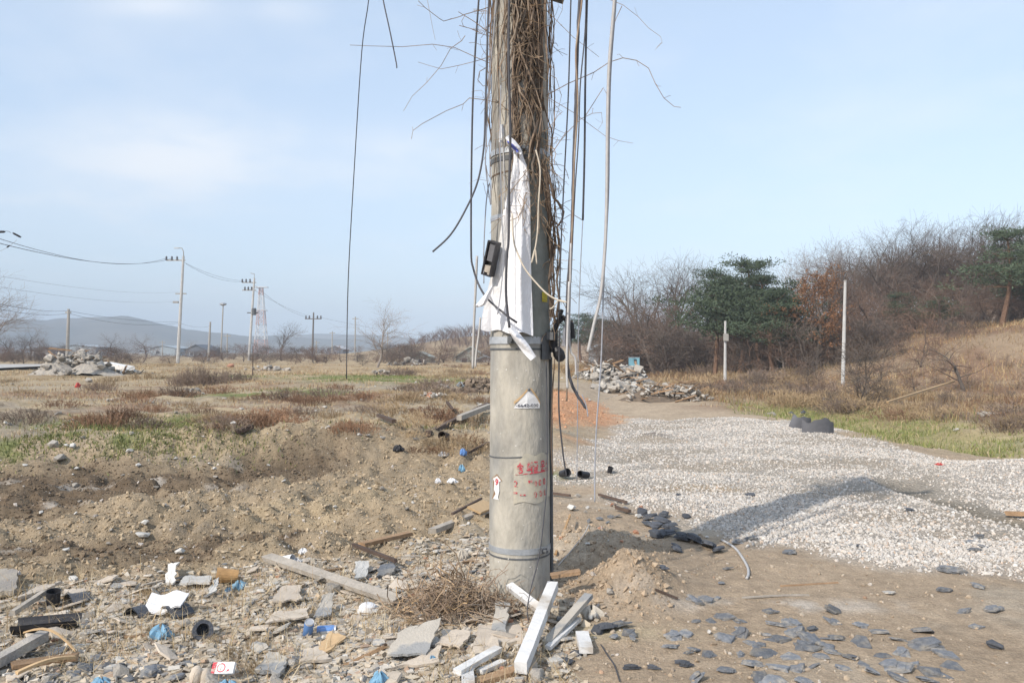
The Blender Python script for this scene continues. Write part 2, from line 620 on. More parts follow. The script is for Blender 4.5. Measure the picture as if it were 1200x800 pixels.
M['paper'] = material('cream_paper', (.47, .43, .34), .85, .15, 30, .1, rnd=0, col2=(.41, .385, .33))
M['white_paper'] = material('white_paper', (.72, .72, .72), .8, .1, 20, .1, rnd=0)
M['red_ink'] = material('red_ink', (.52, .07, .09), .8, .25, 90, 0, rnd=0, col2=(.46, .36, .30), blot=(.50, .60))
M['dark_ink'] = material('dark_ink', (.06, .065, .09), .8, .2, 60, 0, rnd=0)
M['yellow_label'] = material('yellow_label', (.50, .42, .05), .7, .15, 30, 0, rnd=0)
M['orange_tape'] = material('orange_tape', (.52, .36, .20), .8, .15, 30, 0, rnd=0)
M['vine'] = material('dry_vine', (.27, .195, .14), .9, .35, 12, .2, rnd=.1, col2=(.36, .30, .235))
M['vine_dark'] = material('dry_vine_dark', (.13, .095, .07), .9, .3, 12, .2, rnd=.1)
M['twig'] = material('dry_twig', (.30, .215, .14), .9, .35, 9, 0, rnd=.1, col2=(.22, .16, .11))
M['bark'] = material('bare_bark', (.12, .098, .082), .95, .25, 3, .2, rnd=.2)
M['bark_pale'] = material('bare_bark_pale', (.23, .20, .175), .95, .25, 3, .2, rnd=.2)
M['twig_grey'] = material('crown_twig_grey', (.125, .10, .083), .95, .2, 3, 0, rnd=.2)
M['twig_pale'] = material('crown_twig_pale', (.29, .25, .225), .95, .2, 3, 0, rnd=.12)
M['twig_red'] = material('crown_twig_red', (.17, .11, .08), .95, .2, 3, 0, rnd=.2)
M['needle'] = material('pine_needle', (.072, .098, .058), .9, .35, 3, 0, rnd=.25)
M['pine_bark'] = material('pine_bark', (.19, .115, .075), .95, .3, 5, .2, rnd=.15)
M['oak_leaf'] = material('oak_leaf_dead', (.25, .125, .06), .9, .4, 6, 0, rnd=.15)
M['grass'] = material('grass_blade', (1, 1, 1), .9, .12, 4, 0, attr=True, rnd=0)
M['stone'] = material('loose_stone', (1, 1, 1), .95, .12, 40, .2, 120, attr=True, rnd=0)
M['slate'] = material('slate_grey', (.185, .195, .212), .8, .3, 9, .6, 45, col2=(.31, .28, .235), rnd=.3, blot=(.46, .72))
M['slate_dark'] = material('slate_dark', (.085, .09, .102), .65, .3, 14, .4, 60, rnd=.25)
M['chunk'] = material('concrete_rubble', (.38, .345, .295), .95, .25, 14, .5, 70, rnd=.3, col2=(.27, .25, .23))
M['plaster'] = material('plaster_rubble', (.55, .53, .49), .95, .15, 14, .4, 70, rnd=.15)
M['tile'] = material('beige_sheet', (.50, .43, .35), .9, .15, 9, .25, 60, rnd=.15)
M['cement_sheet'] = material('cement_sheet', (.46, .42, .36), .9, .12, 7, .3, 90, rnd=.05, col2=(.29, .29, .285), blot=(.52, .57))
M['brick'] = material('broken_brick', (.42, .22, .14), .95, .2, 15, .4, 70, rnd=.2)
M['wood_grey'] = material('weathered_wood', (.335, .30, .255), .9, .28, 12, .4, 40, rnd=.15, stretch=(1, 1, 1))
M['wood_brown'] = material('brown_wood', (.30, .195, .115), .9, .28, 12, .4, 40, rnd=.2)
M['wood_dark'] = material('dark_wood', (.10, .07, .055), .9, .3, 12, .4, 40, rnd=.2)
M['wood_white'] = material('white_painted_wood', (.66, .65, .63), .75, .14, 12, .25, 50, rnd=.08, col2=(.42, .37, .31), blot=(.52, .70))
M['foam'] = material('white_foam', (.70, .70, .71), .8, .10, 12, .25, 40, rnd=.05, col2=(.50, .47, .42), blot=(.50, .68))
M['blue_plastic'] = material('blue_plastic', (.12, .27, .42), .5, .15, 10, .1, rnd=.1)
M['sky_blue'] = material('light_blue_plastic', (.17, .325, .45), .5, .15, 10, .1, rnd=.1)
M['can_blue'] = material('can_blue', (.12, .24, .50), .35, .15, 20, .05, metal=.2, rnd=.1)
M['can_metal'] = material('can_metal', (.62, .62, .63), .35, .1, 20, .05, metal=.6, rnd=.05)
M['tin_orange'] = material('rusty_tin', (.42, .25, .11), .6, .3, 14, .2, rnd=.1)
M['red_plastic'] = material('red_plastic', (.46, .07, .06), .6, .2, 12, .1, rnd=.1)
M['grey_drum'] = material('grey_drum', (.13, .13, .14), .7, .2, 6, .1, rnd=0)
M['roof_green'] = material('pale_green_sheet', (.36, .385, .34), .8, .15, 2, .1, rnd=.1)
M['wall_pale'] = material('pale_wall', (.30, .34, .37), .9, .12, 2, .1, rnd=.1)
M['wall_dark'] = material('dark_wall', (.13, .14, .16), .9, .15, 2, .1, rnd=.1)
M['white_wall'] = material('white_wall', (.48, .48, .49), .9, .12, 2, .1, rnd=.05)
M['window'] = material('window_dark', (.05, .06, .07), .3, .2, 3, 0, rnd=0)
M['cabin_blue'] = material('cabin_blue', (.20, .42, .52), .6, .12, 5, .1, rnd=0)
M['road'] = material('pale_road', (.40, .385, .36), .95, .12, 1.2, .2, 20, rnd=0)
M['pole_far'] = material('distant_pole', (.33, .315, .29), .9, .2, 4, .1, rnd=.12)
M['pole_dark'] = material('old_wood_pole', (.14, .125, .115), .9, .2, 4, .1, rnd=.12)
M['pole_white'] = material('white_pole', (.46, .455, .44), .8, .2, 4, .1, rnd=.05)
M['insulator'] = material('insulator', (.10, .10, .11), .5, .2, 10, 0, rnd=.1)
M['tower_red'] = material('tower_red', (.50, .33, .29), .7, .1, 3, 0, rnd=0)
M['tower_white'] = material('tower_white', (.60, .60, .60), .7, .1, 3, 0, rnd=0)
M['hills'] = material('wooded_hills', (.085, .08, .065), 1, .35, .02, .0, rnd=0, col2=(.12, .10, .075))
M['earth'] = material('clod_earth', (.20, .155, .115), 1, .3, 10, .5, 40, rnd=.3)


def ground_material():
    m, N, L, B = new_mat('ground_soil')
    B.inputs['Roughness'].default_value = .97
    B.inputs['Specular IOR Level'].default_value = .12
    g = N.new('ShaderNodeNewGeometry')
    at_ = N.new('ShaderNodeAttribute'); at_.attribute_name = 'Col'
    zn = N.new('ShaderNodeAttribute'); zn.attribute_name = 'Zone'
    sp = N.new('ShaderNodeSeparateColor')
    L.new(zn.outputs['Color'], sp.inputs[0])

    def noise(scale, detail=5, rough=.6):
        n = N.new('ShaderNodeTexNoise')
        n.inputs['Scale'].default_value = scale
        n.inputs['Detail'].default_value = detail
        n.inputs['Roughness'].default_value = rough
        L.new(g.outputs['Position'], n.inputs['Vector'])
        return n.outputs[0]

    def rng(v, lo, hi, a=.3, b=.7):
        n = N.new('ShaderNodeMapRange')
        n.inputs[1].default_value, n.inputs[2].default_value = a, b
        n.inputs[3].default_value, n.inputs[4].default_value = lo, hi
        L.new(v, n.inputs[0])
        return n.outputs[0]

    def mul(a, b):
        n = N.new('ShaderNodeMath'); n.operation = 'MULTIPLY'
        L.new(a, n.inputs[0]); L.new(b, n.inputs[1])
        return n.outputs[0]
    k = mul(mul(rng(noise(1.3), .86, 1.14), rng(noise(11), .80, 1.2)), rng(noise(70, 4), .78, 1.22))
    # pebbles between the loose stones of the gravel
    vo = N.new('ShaderNodeTexVoronoi')
    vo.inputs['Scale'].default_value = 34
    vo.inputs['Randomness'].default_value = 1
    L.new(g.outputs['Position'], vo.inputs['Vector'])
    sc = N.new('ShaderNodeSeparateColor')
    L.new(vo.outputs['Color'], sc.inputs[0])
    peb = mul(rng(sc.outputs[0], .84, 1.14, 0, 1), rng(vo.outputs['Distance'], 1.05, .80, .3, .62))
    mx = N.new('ShaderNodeMix'); mx.data_type = 'FLOAT'
    L.new(sp.outputs[0], mx.inputs[0])
    L.new(k, mx.inputs[2]); L.new(peb, mx.inputs[3])
    vm = N.new('ShaderNodeVectorMath'); vm.operation = 'SCALE'
    L.new(at_.outputs['Color'], vm.inputs[0]); L.new(mx.outputs[0], vm.inputs['Scale'])
    L.new(vm.outputs[0], B.inputs['Base Color'])
    hsum = N.new('ShaderNodeMath'); hsum.operation = 'ADD'
    nb = N.new('ShaderNodeMath'); nb.operation = 'MULTIPLY'
    L.new(rng(vo.outputs['Distance'], 1, 0, 0, .6), nb.inputs[0]); L.new(sp.outputs[0], nb.inputs[1])
    L.new(noise(26, 8, .7), hsum.inputs[0]); L.new(nb.outputs[0], hsum.inputs[1])
    bp = N.new('ShaderNodeBump')
    bp.inputs['Strength'].default_value = .8
    bp.inputs['Distance'].default_value = .035
    L.new(hsum.outputs[0], bp.inputs['Height'])
    L.new(bp.outputs[0], B.inputs['Normal'])
    return m


M['ground'] = ground_material()

# ------------------------------------------------------------------ the ground: one sheet to the horizon
TAN, BROWN, MUDC = np.array((.37, .285, .20)), np.array((.30, .237, .16)), np.array((.135, .10, .067))
STRAW, RUST, GREENC = np.array((.36, .285, .185)), np.array((.24, .135, .075)), np.array((.16, .185, .06))
GRAV, ORNG, GREYD = np.array((.48, .44, .39)), np.array((.50, .265, .145)), np.array((.335, .285, .22))


def mixc(c, d, m):
    return c + (d - c) * np.clip(m, 0, 1)[..., None]


GREEN_SPOTS = [(*flat(px, py, .2), rx, ry) for px, py, rx, ry in ((180, 500, 1.1, 1.2), (205, 522, 1.3, .5), (120, 505, .9, .6), (150, 525, .6, .3), (30, 525, .5, .5), (70, 520, .4, .3), (460, 502, 1.0, .5),
                                                             (440, 445, 3.5, 3.0), (490, 452, 3.5, 2.5), (320, 466, 1.5, 1.5), (270, 470, 1.2, .8), (365, 468, 1.2, 1), (260, 445, 2, 2), (655, 540, .25, .5))]
RUST_SPOTS = [(*flat(px, py, .25), rx, ry) for px, py, rx, ry in ((120, 490, 1.2, 1.0), (300, 490, 1.4, 1.0), (70, 470, 1.5, 1.5), (380, 470, 1.6, 2.0), (250, 455, 3, 2.5), (420, 498, .8, .6), (180, 465, 2.5, 2), (200, 480, 2.0, 1.0))]


def spots(x, y, sp):
    m = 0
    for sx, sy, rx, ry in sp:
        m = np.maximum(m, np.exp(-((x - sx) / rx) ** 2 - ((y - sy) / ry) ** 2))
    return m


def ground_colour(x, y, Mk):
    c = np.tile(TAN, (len(x), 1))
    n1 = fbm(x * 1.3, y * 1.3, 4, 41)
    n2 = fbm(x * .5, y * .5, 4, 42)
    n3 = fbm(x * 4, y * 4, 4, 43)
    c = mixc(c, np.array((.43, .37, .29)), sstep(.52, .72, n1) * .6)
    left = sstep(.9, -.6, x - .12 * (y - 5))
    field = sstep(11, 13.5, y - .14 * x) * left
    c = mixc(c, STRAW, field)
    c = mixc(c, np.array((.30, .255, .195)), field * sstep(.42, .56, n1) * .85)
    c = mixc(c, GREYD * 1.1, field * sstep(.56, .70, n3) * .6)
    far = sstep(22, 45, y)
    c = mixc(c, np.array((.38, .29, .18)), far)
    c = mixc(c, np.array((.27, .20, .12)), far * sstep(.5, .68, n2) * .8)
    c = mixc(c, RUST, np.clip(spots(x, y, RUST_SPOTS) * 1.1 * sstep(.36, .54, n1), 0, .6))
    g = spots(x, y, GREEN_SPOTS)
    c = mixc(c, GREENC, np.clip(g * 1.4 * sstep(.38, .52, n1), 0, .85))
    c = mixc(c, BROWN, Mk['clod'] * .92)
    c = mixc(c, np.array((.38, .30, .195)), Mk['clod'] * sstep(.52, .68, n1) * .8)
    c = mixc(c, MUDC, Mk['mud'] * (.62 + .38 * sstep(.35, .55, n1)))
    c = mixc(c, np.array((.42, .38, .33)), Mk['mud'] * sstep(.64, .72, fbm(x * .7 + 4, y * 4.2, 3, 47)) * .7)
    c = mixc(c, GREYD, Mk['rubble'] * .85)
    c = mixc(c, np.array((.40, .355, .29)), Mk['rubble'] * sstep(.45, .62, n3) * .7)
    # right: sandy track, dry grass of the slope, green of the ditch
    c = mixc(c, np.array((.40, .315, .225)), Mk['sand'])
    rt = sstep(2.5, 5, x - .05 * y) * sstep(17, 23, y + .6 * (x - 8))
    c = mixc(c, np.array((.30, .22, .145)), rt * (1 - Mk['sand'] * .8))
    c = mixc(c, np.array((.225, .14, .09)), rt * sstep(.48, .64, n2) * .75)
    c = mixc(c, np.array((.20, .125, .08)), sstep(.5, 3.2, hill(x, y)) * sstep(.35, .6, n2))
    c = mixc(c, np.array((.30, .27, .12)), Mk['green'] * .8)
    c = mixc(c, np.array((.20, .22, .075)), Mk['green'] * sstep(.44, .56, n1) * .8)
    c = mixc(c, ORNG, Mk['orange'] * (.72 + .28 * n3))
    c = mixc(c, GRAV, Mk['gravel'] * .96)
    c = mixc(c, np.array((.41, .33, .24)), Mk['gravel'] * sstep(.52, .70, fbm(x * .8, y * 1.6, 4, 51)) * .6)
    c = mixc(c, np.array((.25, .215, .165)), Mk['track'] * .92)
    c = mixc(c, np.array((.39, .34, .275)), Mk['rut'] * .55)
    dx, dy = flat(757, 511)
    c = mixc(c, np.array((.17, .125, .09)), np.exp(-(((x - dx) / .62) ** 2 + ((y - dy) / .55) ** 2) ** 2) * .95)
    ox, oy = flat(672, 523)
    c = mixc(c, ORNG, np.exp(-((x - ox) / .22) ** 2 - ((y - oy) / .3) ** 2) * .7)
    sx, sy = flat(830, 575)
    c = mixc(c, np.array((.46, .34, .21)), np.exp(-((x - sx) / .45) ** 2 - ((y - sy) / .25) ** 2) * .7)
    sx, sy = flat(850, 733)
    c = mixc(c, np.array((.50, .43, .27)), np.exp(-((x + .9 - sx) / .5) ** 2 - ((y + .1 - sy) / .12) ** 2) * .65)
    sx, sy = flat(900, 710)
    c = mixc(c, np.array((.50, .45, .39)), np.exp(-((x - sx) / .9) ** 2 - ((y - sy) / .12) ** 2) * sstep(.42, .6, n3) * .8)
    # far plain
    c = mixc(c, np.array((.24, .19, .125)), sstep(120, 260, np.hypot(x, y)))
    return c


ang = np.r_[np.arange(-44, 44.01, .19), np.arange(48, 316, 4.0)] * PI / 180
rad = np.r_[np.geomspace(.25, 2.6, 22)[:-1], np.geomspace(2.6, 24, 330)[:-1], np.geomspace(24, 160, 110)[:-1], np.geomspace(160, 2600, 50)]
AA, RR = np.meshgrid(ang, rad)
gx, gy = (RR * np.sin(AA)).ravel(), (RR * np.cos(AA)).ravel()
GM = masks(gx, gy)
gzv = height(gx, gy, True, GM)
na, nr = len(ang), len(rad)
ii, jj = np.meshgrid(np.arange(na), np.arange(nr - 1))
a0 = jj * na + ii
a1 = jj * na + (ii + 1) % na
quads = np.stack([a0, a1, a1 + na, a0 + na], -1).reshape(-1, 4)[:, ::-1]
centre = len(gx)
ground = np_mesh('ground', np.c_[gx, gy, gzv], quads, M['ground'], ground_colour(gx, gy, GM), smooth=True)
zc = ground.data.color_attributes.new('Zone', 'FLOAT_COLOR', 'POINT')
zc.data.foreach_set('color', np.c_[GM['gravel'], GM['green'], GM['clod'], np.ones(len(gx))].astype(np.float32).ravel())
tag(ground, kind='structure')
del AA, RR
# looking up the sheet itself, so that what is placed rests on it
_GA, _GR = np.r_[ang, ang[0] + 2 * PI], rad
_GZ = gzv.reshape(nr, na)
_GZ = np.c_[_GZ, _GZ[:, :1]]


def lookup(x, y):
    x, y = np.asarray(x, float), np.asarray(y, float)
    r = np.clip(np.hypot(x, y), _GR[0], _GR[-1] * .999)
    a = np.arctan2(x, y)
    a = np.where(a < _GA[0], a + 2 * PI, a)
    i = np.clip(np.searchsorted(_GR, r, side='right') - 1, 0, nr - 2)
    j = np.clip(np.searchsorted(_GA, a, side='right') - 1, 0, na - 1)
    u, v = (r - _GR[i]) / (_GR[i + 1] - _GR[i]), (a - _GA[j]) / (_GA[j + 1] - _GA[j])
    return (_GZ[i, j] * (1 - v) + _GZ[i, j + 1] * v) * (1 - u) + (_GZ[i + 1, j] * (1 - v) + _GZ[i + 1, j + 1] * v) * u


def hz(x, y):
    return float(lookup(np.array([x]), np.array([y]))[0])


_YS = np.geomspace(2.4, 700, 6000)


def at(px, py):
    """where the sight line through a photo pixel meets the ground"""
    xs = (px - 600) / F * _YS
    k = np.nonzero(CAM_Z - (py - HZ) / F * _YS <= lookup(xs, _YS))[0]
    y = float(_YS[k[0] if len(k) else -1])
    x = (px - 600) / F * y
    return Vector((x, y, hz(x, y)))



def mound(x, y):
    return np.clip(sum(np.exp(-((x - mx) / rx * .8) ** 2 - ((y - my) / ry * .8) ** 2) for mx, my, rx, ry, _ in MOUNDS[:3]), 0, 1)


def sample(n, x0, x1, y0, y1, keep, rs, power=1.0):
    """random ground points; y drawn denser near the viewer; keep(x, y, masks) gives the chance to stay"""
    y = y0 * (y1 / y0) ** (rs.rand(n) ** power)
    x = x0 + (x1 - x0) * rs.rand(n)
    x = x * (y / y1) if x0 * x1 <= 0 else x
    mk = masks(x, y)
    ok = rs.rand(n) < keep(x, y, mk)
    x, y = x[ok], y[ok]
    mk = {k: v[ok] for k, v in mk.items()}
    return x, y, lookup(x, y), mk


def pick(cols, w, n, rs):
    return np.array(cols)[rs.choice(len(cols), n, p=np.array(w) / sum(w))]


# ------------------------------------------------------------------ gravel, clods, chips, grass: what nobody could count
rs = np.random.RandomState(3)
x, y, z, mk = sample(170000, -1.0, 17.5, 5.2, 19, lambda x, y, m: np.clip(m['gravel'] * 1.3 - .12, 0, 1) ** 1.4 * (1 - .93 * sstep(.2, .7, m['track'])) * (1 - .6 * m['rut']) * (1 - .95 * np.exp(-(((x - flat(757, 511)[0]) / .66) ** 2 + ((y - flat(757, 511)[1]) / .6) ** 2) ** 2)) * (.38 + .62 * sstep(.36, .54, 1 - fbm(x * .8, y * 1.6, 4, 51))), rs, .85)
n = len(x)
sz = .005 + .013 * rs.rand(n) ** 4 + .0006 * y
col = pick([(.50, .465, .42), (.46, .425, .38), (.50, .44, .38), (.41, .39, .365), (.55, .52, .48), (.47, .37, .29), (.25, .25, .25)], [30, 24, 18, 10, 14, 5, 2], n, rs) * rs.uniform(.92, 1.18, (n, 1))
nearq = y < 8.2
g = scatter_rocks('gravel', np.c_[x, y, z + sz * .2][nearq], sz[nearq], col[nearq], M['stone'], rs, (.3, .65))
g2 = scatter_rocks('gravel', np.c_[x, y, z + sz * .2][~nearq], sz[~nearq], col[~nearq], M['stone'], rs, (.3, .65), base='octa')
tag(g2, 'pale crushed gravel over the farther part of the lot', kind='stuff')
tag(g, 'pale crushed gravel spread over the lot right of the pole', kind='stuff')
print('gravel', n)

x, y, z, mk = sample(100000, -14, 3, 3.6, 15, lambda x, y, m: np.clip(m['clod'] + .25 * m['mud'] + .12 * (y > 10), 0, 1) * (1 - .85 * m['rubble']) * (x < 1) + .8 * mound(x, y), rs, .8)
n = len(x)
sz = .003 + .024 * rs.rand(n) ** 7 + .0006 * y
base = np.where((mk['mud'] > .5)[:, None], MUDC * 1.25, np.where((x > -.1)[:, None], TAN, BROWN * 1.15))
col = base * rs.uniform(.8, 1.35, (n, 1))
pal = rs.rand(n) < .03
col[pal] = np.array((.50, .45, .40)) * rs.uniform(.8, 1.1, (pal.sum(), 1))
g = scatter_rocks('soil_clods', np.c_[x, y, z + sz * .25], sz, col, M['stone'], rs, (.3, .7), .3, 'octa')
tag(g, 'loose brown clods of dug soil left of the pole', kind='stuff')
print('clods', n)

x, y, z, mk = sample(40000, -5.2, 1.2, 3.2, 8.2, lambda x, y, m: m['rubble'] * (.35 + .65 * sstep(.4, .55, fbm(x * 2.1, y * 2.1, 3, 61))), rs, .9)
n = len(x)
sz = .004 + .022 * rs.rand(n) ** 3.5
col = pick([(.46, .395, .31), (.40, .34, .265), (.50, .42, .315), (.31, .28, .24), (.54, .51, .46), (.38, .27, .19), (.15, .155, .165)], [26, 24, 22, 10, 8, 7, 3], n, rs) * rs.uniform(.8, 1.15, (n, 1))
g = scatter_rocks('rubble_chips', np.c_[x, y, z + sz * .25], sz, col, M['stone'], rs, (.2, .8), .3, 'box', .55)
tag(g, 'small chips of concrete, plaster and tile between the rubble', kind='stuff')
print('chips', n)

x, y, z, mk = sample(27000, -5.4, 1.4, 3.2, 7.2, lambda x, y, m: m['rubble'] * (np.hypot(x - .05, y - 5.1) > .2) * (.3 + .7 * sstep(.42, .55, fbm(x * 2.6, y * 2.6, 3, 64))), rs, .9)
n = len(x)
sz = .012 + .034 * rs.rand(n) ** 2
col = pick([(.50, .43, .33), (.44, .39, .32), (.54, .49, .42), (.46, .365, .26), (.29, .275, .255), (.40, .29, .21), (.17, .175, .18)], [30, 20, 20, 16, 6, 6, 4], n, rs) * rs.uniform(.85, 1.12, (n, 1))
g = scatter_rocks('rubble_flakes', np.c_[x, y, z + .006], sz, col, M['stone'], rs, (.86, .74), .3, 'box', .12)
tag(g, 'flat flakes of broken tile, plaster and board that carpet the rubble', kind='stuff')

x, y, z, mk = sample(15000, -.6, 4.2, 10, 24, lambda x, y, m: m['orange'] * (.4 + .6 * sstep(.4, .6, fbm(x * 2, y * 2, 3, 66))), rs)
n = len(x)
sz = .008 + .026 * rs.rand(n) ** 4
g = scatter_rocks('orange_soil', np.c_[x, y, z + sz * .2], sz, pick([(.50, .265, .15), (.46, .29, .18), (.54, .36, .235), (.38, .22, .13)], [4, 3, 2, 2], n, rs) * rs.uniform(.85, 1.1, (n, 1)), M['stone'], rs, (.3, .65), base='octa')
tag(g, 'loose orange soil crumbs heaped behind the pole', kind='stuff')

# crumbs over the bare tan dirt and the field
x, y, z, mk = sample(20000, -14, 10, 3.4, 16, lambda x, y, m: (1 - m['gravel']) * (1 - m['clod']) * (1 - m['rubble']) * (.25 + .75 * sstep(.5, .65, fbm(x * 1.4, y * 1.4, 3, 63))), rs, .8)
n = len(x)
sz = .003 + .014 * rs.rand(n) ** 5 + .0004 * y
col = pick([(.38, .30, .215), (.43, .36, .28), (.30, .24, .18), (.48, .43, .37), (.36, .24, .16)], [46, 22, 22, 4, 3], n, rs) * rs.uniform(.85, 1.15, (n, 1))
g = scatter_rocks('dirt_crumbs', np.c_[x, y, z + sz * .2], sz, col, M['stone'], rs, (.3, .65))
tag(g, 'small stones and crumbs on the trodden tan dirt', kind='stuff')

# grass
x, y, z, mk = sample(260000, -60, 60, 9, 75, lambda x, y, m: np.clip(
    (x < 0) * sstep(12, 14, y - .14 * x) * (.02 + .98 * sstep(.46, .62, fbm(x * .6, y * .6, 3, 71))) * (.35 + .65 * sstep(16, 28, y))
    + (x > 3) * sstep(19, 24, y + .6 * (x - 8)) * (1 - m['sand']) * (.35 + .65 * sstep(.4, .6, fbm(x * .5, y * .5, 3, 72))), 0, 1) * (1 - m['gravel']), rs, 1.0)
n = len(x)
hh = (.03 + .09 * rs.rand(n)) * (1 + .010 * y) * np.where(x > 3, 2.6 * (.35 + .65 * sstep(.35, .65, fbm(x * .35, y * .35, 2, 75))), .9)
hh *= np.where(mk['green'] > .3, .45, 1)
hillside = x > 3
col = pick([(.44, .33, .19), (.38, .25, .13), (.50, .41, .26), (.29, .18, .10), (.35, .30, .18)], [30, 24, 18, 16, 12], n, rs) * rs.uniform(.8, 1.2, (n, 1))
col[hillside] *= np.where(fbm(x * .3, y * .3, 3, 77)[hillside] > .5, .98, .72)[:, None] * np.array((.90, .85, .80))
gm = np.clip(np.maximum(spots(x, y, GREEN_SPOTS) * 1.2, mk['green'] * .8), 0, 1) > rs.rand(n)
col[gm] = np.array((.15, .19, .05)) * rs.uniform(.7, 1.3, (gm.sum(), 1))
rm = spots(x, y, RUST_SPOTS) * .6 > rs.rand(n)
col[rm] = np.array((.26, .155, .09)) * rs.uniform(.7, 1.3, (rm.sum(), 1))
g = blades('dry_grass', np.c_[x, y, z - .01], hh, (.004 + .0007 * y) * rs.uniform(.6, 1.3, n), col, M['grass'], rs, .9)
tag(g, 'dry straw grass on the field and the slope', kind='stuff')

x, y = [], []
for sx, sy, rx, ry in GREEN_SPOTS[:8]:
    k = int(2200 * min(1, rx * ry))
    x.append(sx + rx * .62 * rs.normal(size=k)); y.append(sy + ry * .62 * rs.normal(size=k))
x, y = np.concatenate(x), np.concatenate(y)
n = len(x)
g = blades('green_weeds', np.c_[x, y, lookup(x, y)], .03 + .06 * rs.rand(n), .010 + .012 * rs.rand(n),
           pick([(.17, .19, .065), (.25, .235, .09), (.13, .15, .055)], [1, 1, 1], n, rs) * rs.uniform(.8, 1.2, (n, 1)), M['grass'], rs, 1.2)
tag(g, 'low green weeds in patches on the bank at left', kind='stuff')

x, y, z, mk = sample(60000, 3, 20, 13, 26, lambda x, y, m: m['green'] * (.25 + .75 * sstep(.42, .58, fbm(x * 1.3, y * 1.3, 4, 41))), rs)
n = len(x)
g = blades('ditch_grass', np.c_[x, y, z], .05 + .12 * rs.rand(n), .012 + .016 * rs.rand(n),
           pick([(.20, .225, .07), (.27, .26, .10), (.38, .31, .18), (.16, .18, .06)], [4, 3, 3, 2], n, rs) * rs.uniform(.8, 1.2, (n, 1)), M['grass'], rs, 1.2)
tag(g, 'green and straw grass in the shallow ditch at right', kind='stuff')

# straw and dead stalks lying over the rubble
x, y, z, mk = sample(9000, -4.6, .9, 3.3, 6.2, lambda x, y, m: m['rubble'] * sstep(.46, .6, fbm(x * 1.3, y * 1.3, 3, 81)), rs)
n = len(x)
g = blades('straw', np.c_[x, y, z], .05 + .12 * rs.rand(n), .003 + .003 * rs.rand(n), pick([(.46, .35, .20), (.36, .26, .15), (.52, .44, .30)], [3, 3, 2], n, rs), M['grass'], rs, 2.2)
tag(g, 'dead straw and weed stalks among the rubble', kind='stuff')

# ------------------------------------------------------------------ far hills, road, haze
def ridge(name, prof, Y, depth, mat, seed):
    xs = np.linspace(prof[0][0], prof[-1][0], 150)
    pys = np.interp(xs, [p[0] for p in prof], [p[1] for p in prof])
    X = (xs - 600) / F * Y
    top = CAM_Z + (HZ - pys) / F * Y
    V, nv = [], 26
    for j in range(nv + 1):
        t = j / nv
        s = math.sin(PI * t) ** .8
        yy = Y + depth * (t - .5)
        nz = fbm(X / 90, np.full_like(X, yy) / 90, 4, seed)
        V.append(np.c_[X * yy / Y, np.full_like(X, yy) , top * s * (.82 + .36 * nz * (1 if t != .5 else .5)) - 1.2])
    V = np.concatenate(V)
    w = len(xs)
    i, j = np.meshgrid(np.arange(w - 1), np.arange(nv))
    a = j * w + i
    return tag(np_mesh(name, V, np.stack([a, a + 1, a + 1 + w, a + w], -1).reshape(-1, 4), mat, smooth=True), kind='structure')


ridge('hills', [(-500, 384), (-200, 372), (0, 372), (60, 374), (110, 372), (150, 371), (185, 379), (220, 387), (290, 394), (350, 396), (430, 399), (520, 404), (600, 409)], 1150, 500, M['hills'], 5)
ridge('distant_hills', [(-300, 398), (0, 396), (200, 394), (300, 393), (390, 391), (450, 393), (520, 398), (640, 404), (800, 408)], 1500, 300, M['hills'], 9)

mb = MB()
rp = [at(-260, 434), at(-120, 434), at(0, 434), at(64, 433)]
w_ = 4.2
vs = []
for k, p in enumerate(rp):
    for s, dz in ((-1, .05), (1, .05)):
        vs.append((p.x, p.y + s * w_ + (0 if s < 0 else 6), hz(p.x, p.y) + .12 + (.0 if s < 0 else .12)))
mb.add(vs, [(2 * k, 2 * k + 2, 2 * k + 3, 2 * k + 1) for k in range(len(rp) - 1)])
tag(mb.build('road', M['road']), kind='structure')

hb = MB().box((0, 0, 62), (5600, 5600, 130))
hm = bpy.data.materials.new('haze_air')
hm.use_nodes = True
hn = hm.node_tree.nodes
hn.clear()
ho = hn.new('ShaderNodeOutputMaterial')
hv = hn.new('ShaderNodeVolumePrincipled')
hv.inputs['Color'].default_value = (.74, .86, 1.0, 1)
hv.inputs['Density'].default_value = .0008
hv.inputs['Anisotropy'].default_value = -0.25
hm.node_tree.links.new(hv.outputs[0], ho.inputs['Volume'])
haze = hb.build('haze', hm)
tag(haze, kind='stuff')

# ------------------------------------------------------------------ the old utility pole
rr = random.Random(5)
PX, PY = (609 - 600) / F * 5.1, 5.1
PBASE = hz(PX, PY - .1) - .05
PTOP = 4.85
PK = F / 5.1                                  # photo pixels per metre at the pole's axis


def pz(py):
    return CAM_Z - (py - HZ) / PK


def prad(z):
    return .197 - .0058 * (z - PBASE)


def onpole(px, py, off=.0, wrap=None):
    """a point on (or off) the shaft's front where the photo shows it"""
    z = pz(py)
    r = prad(z)
    s = max(-1.0, min(1.0, (px - 609) / PK / r))
    a = math.asin(s) if wrap is None else wrap
    return Vector((PX + (r + off) * math.sin(a), PY - (r + off) * math.cos(a), z))


def ringpt(a, z, off):
    r = prad(z) + off
    return Vector((PX + r * math.sin(a), PY - r * math.cos(a), z))


pole = thing('utility_pole', 'tall weathered concrete utility pole standing in the rubble, steel bands and torn stickers', 'utility pole', (PX, PY, PBASE))
mb = MB()
zs = [PBASE - .3] + [PBASE + k * .12 for k in range(0, 42)]
mb.lathe([(prad(z) + .0016 * math.sin(z * 31) * math.sin(z * 7.3), z) for z in zs], (PX, PY, 0), seg=48)
mb.build('shaft', M['concrete'], pole, smooth=True)


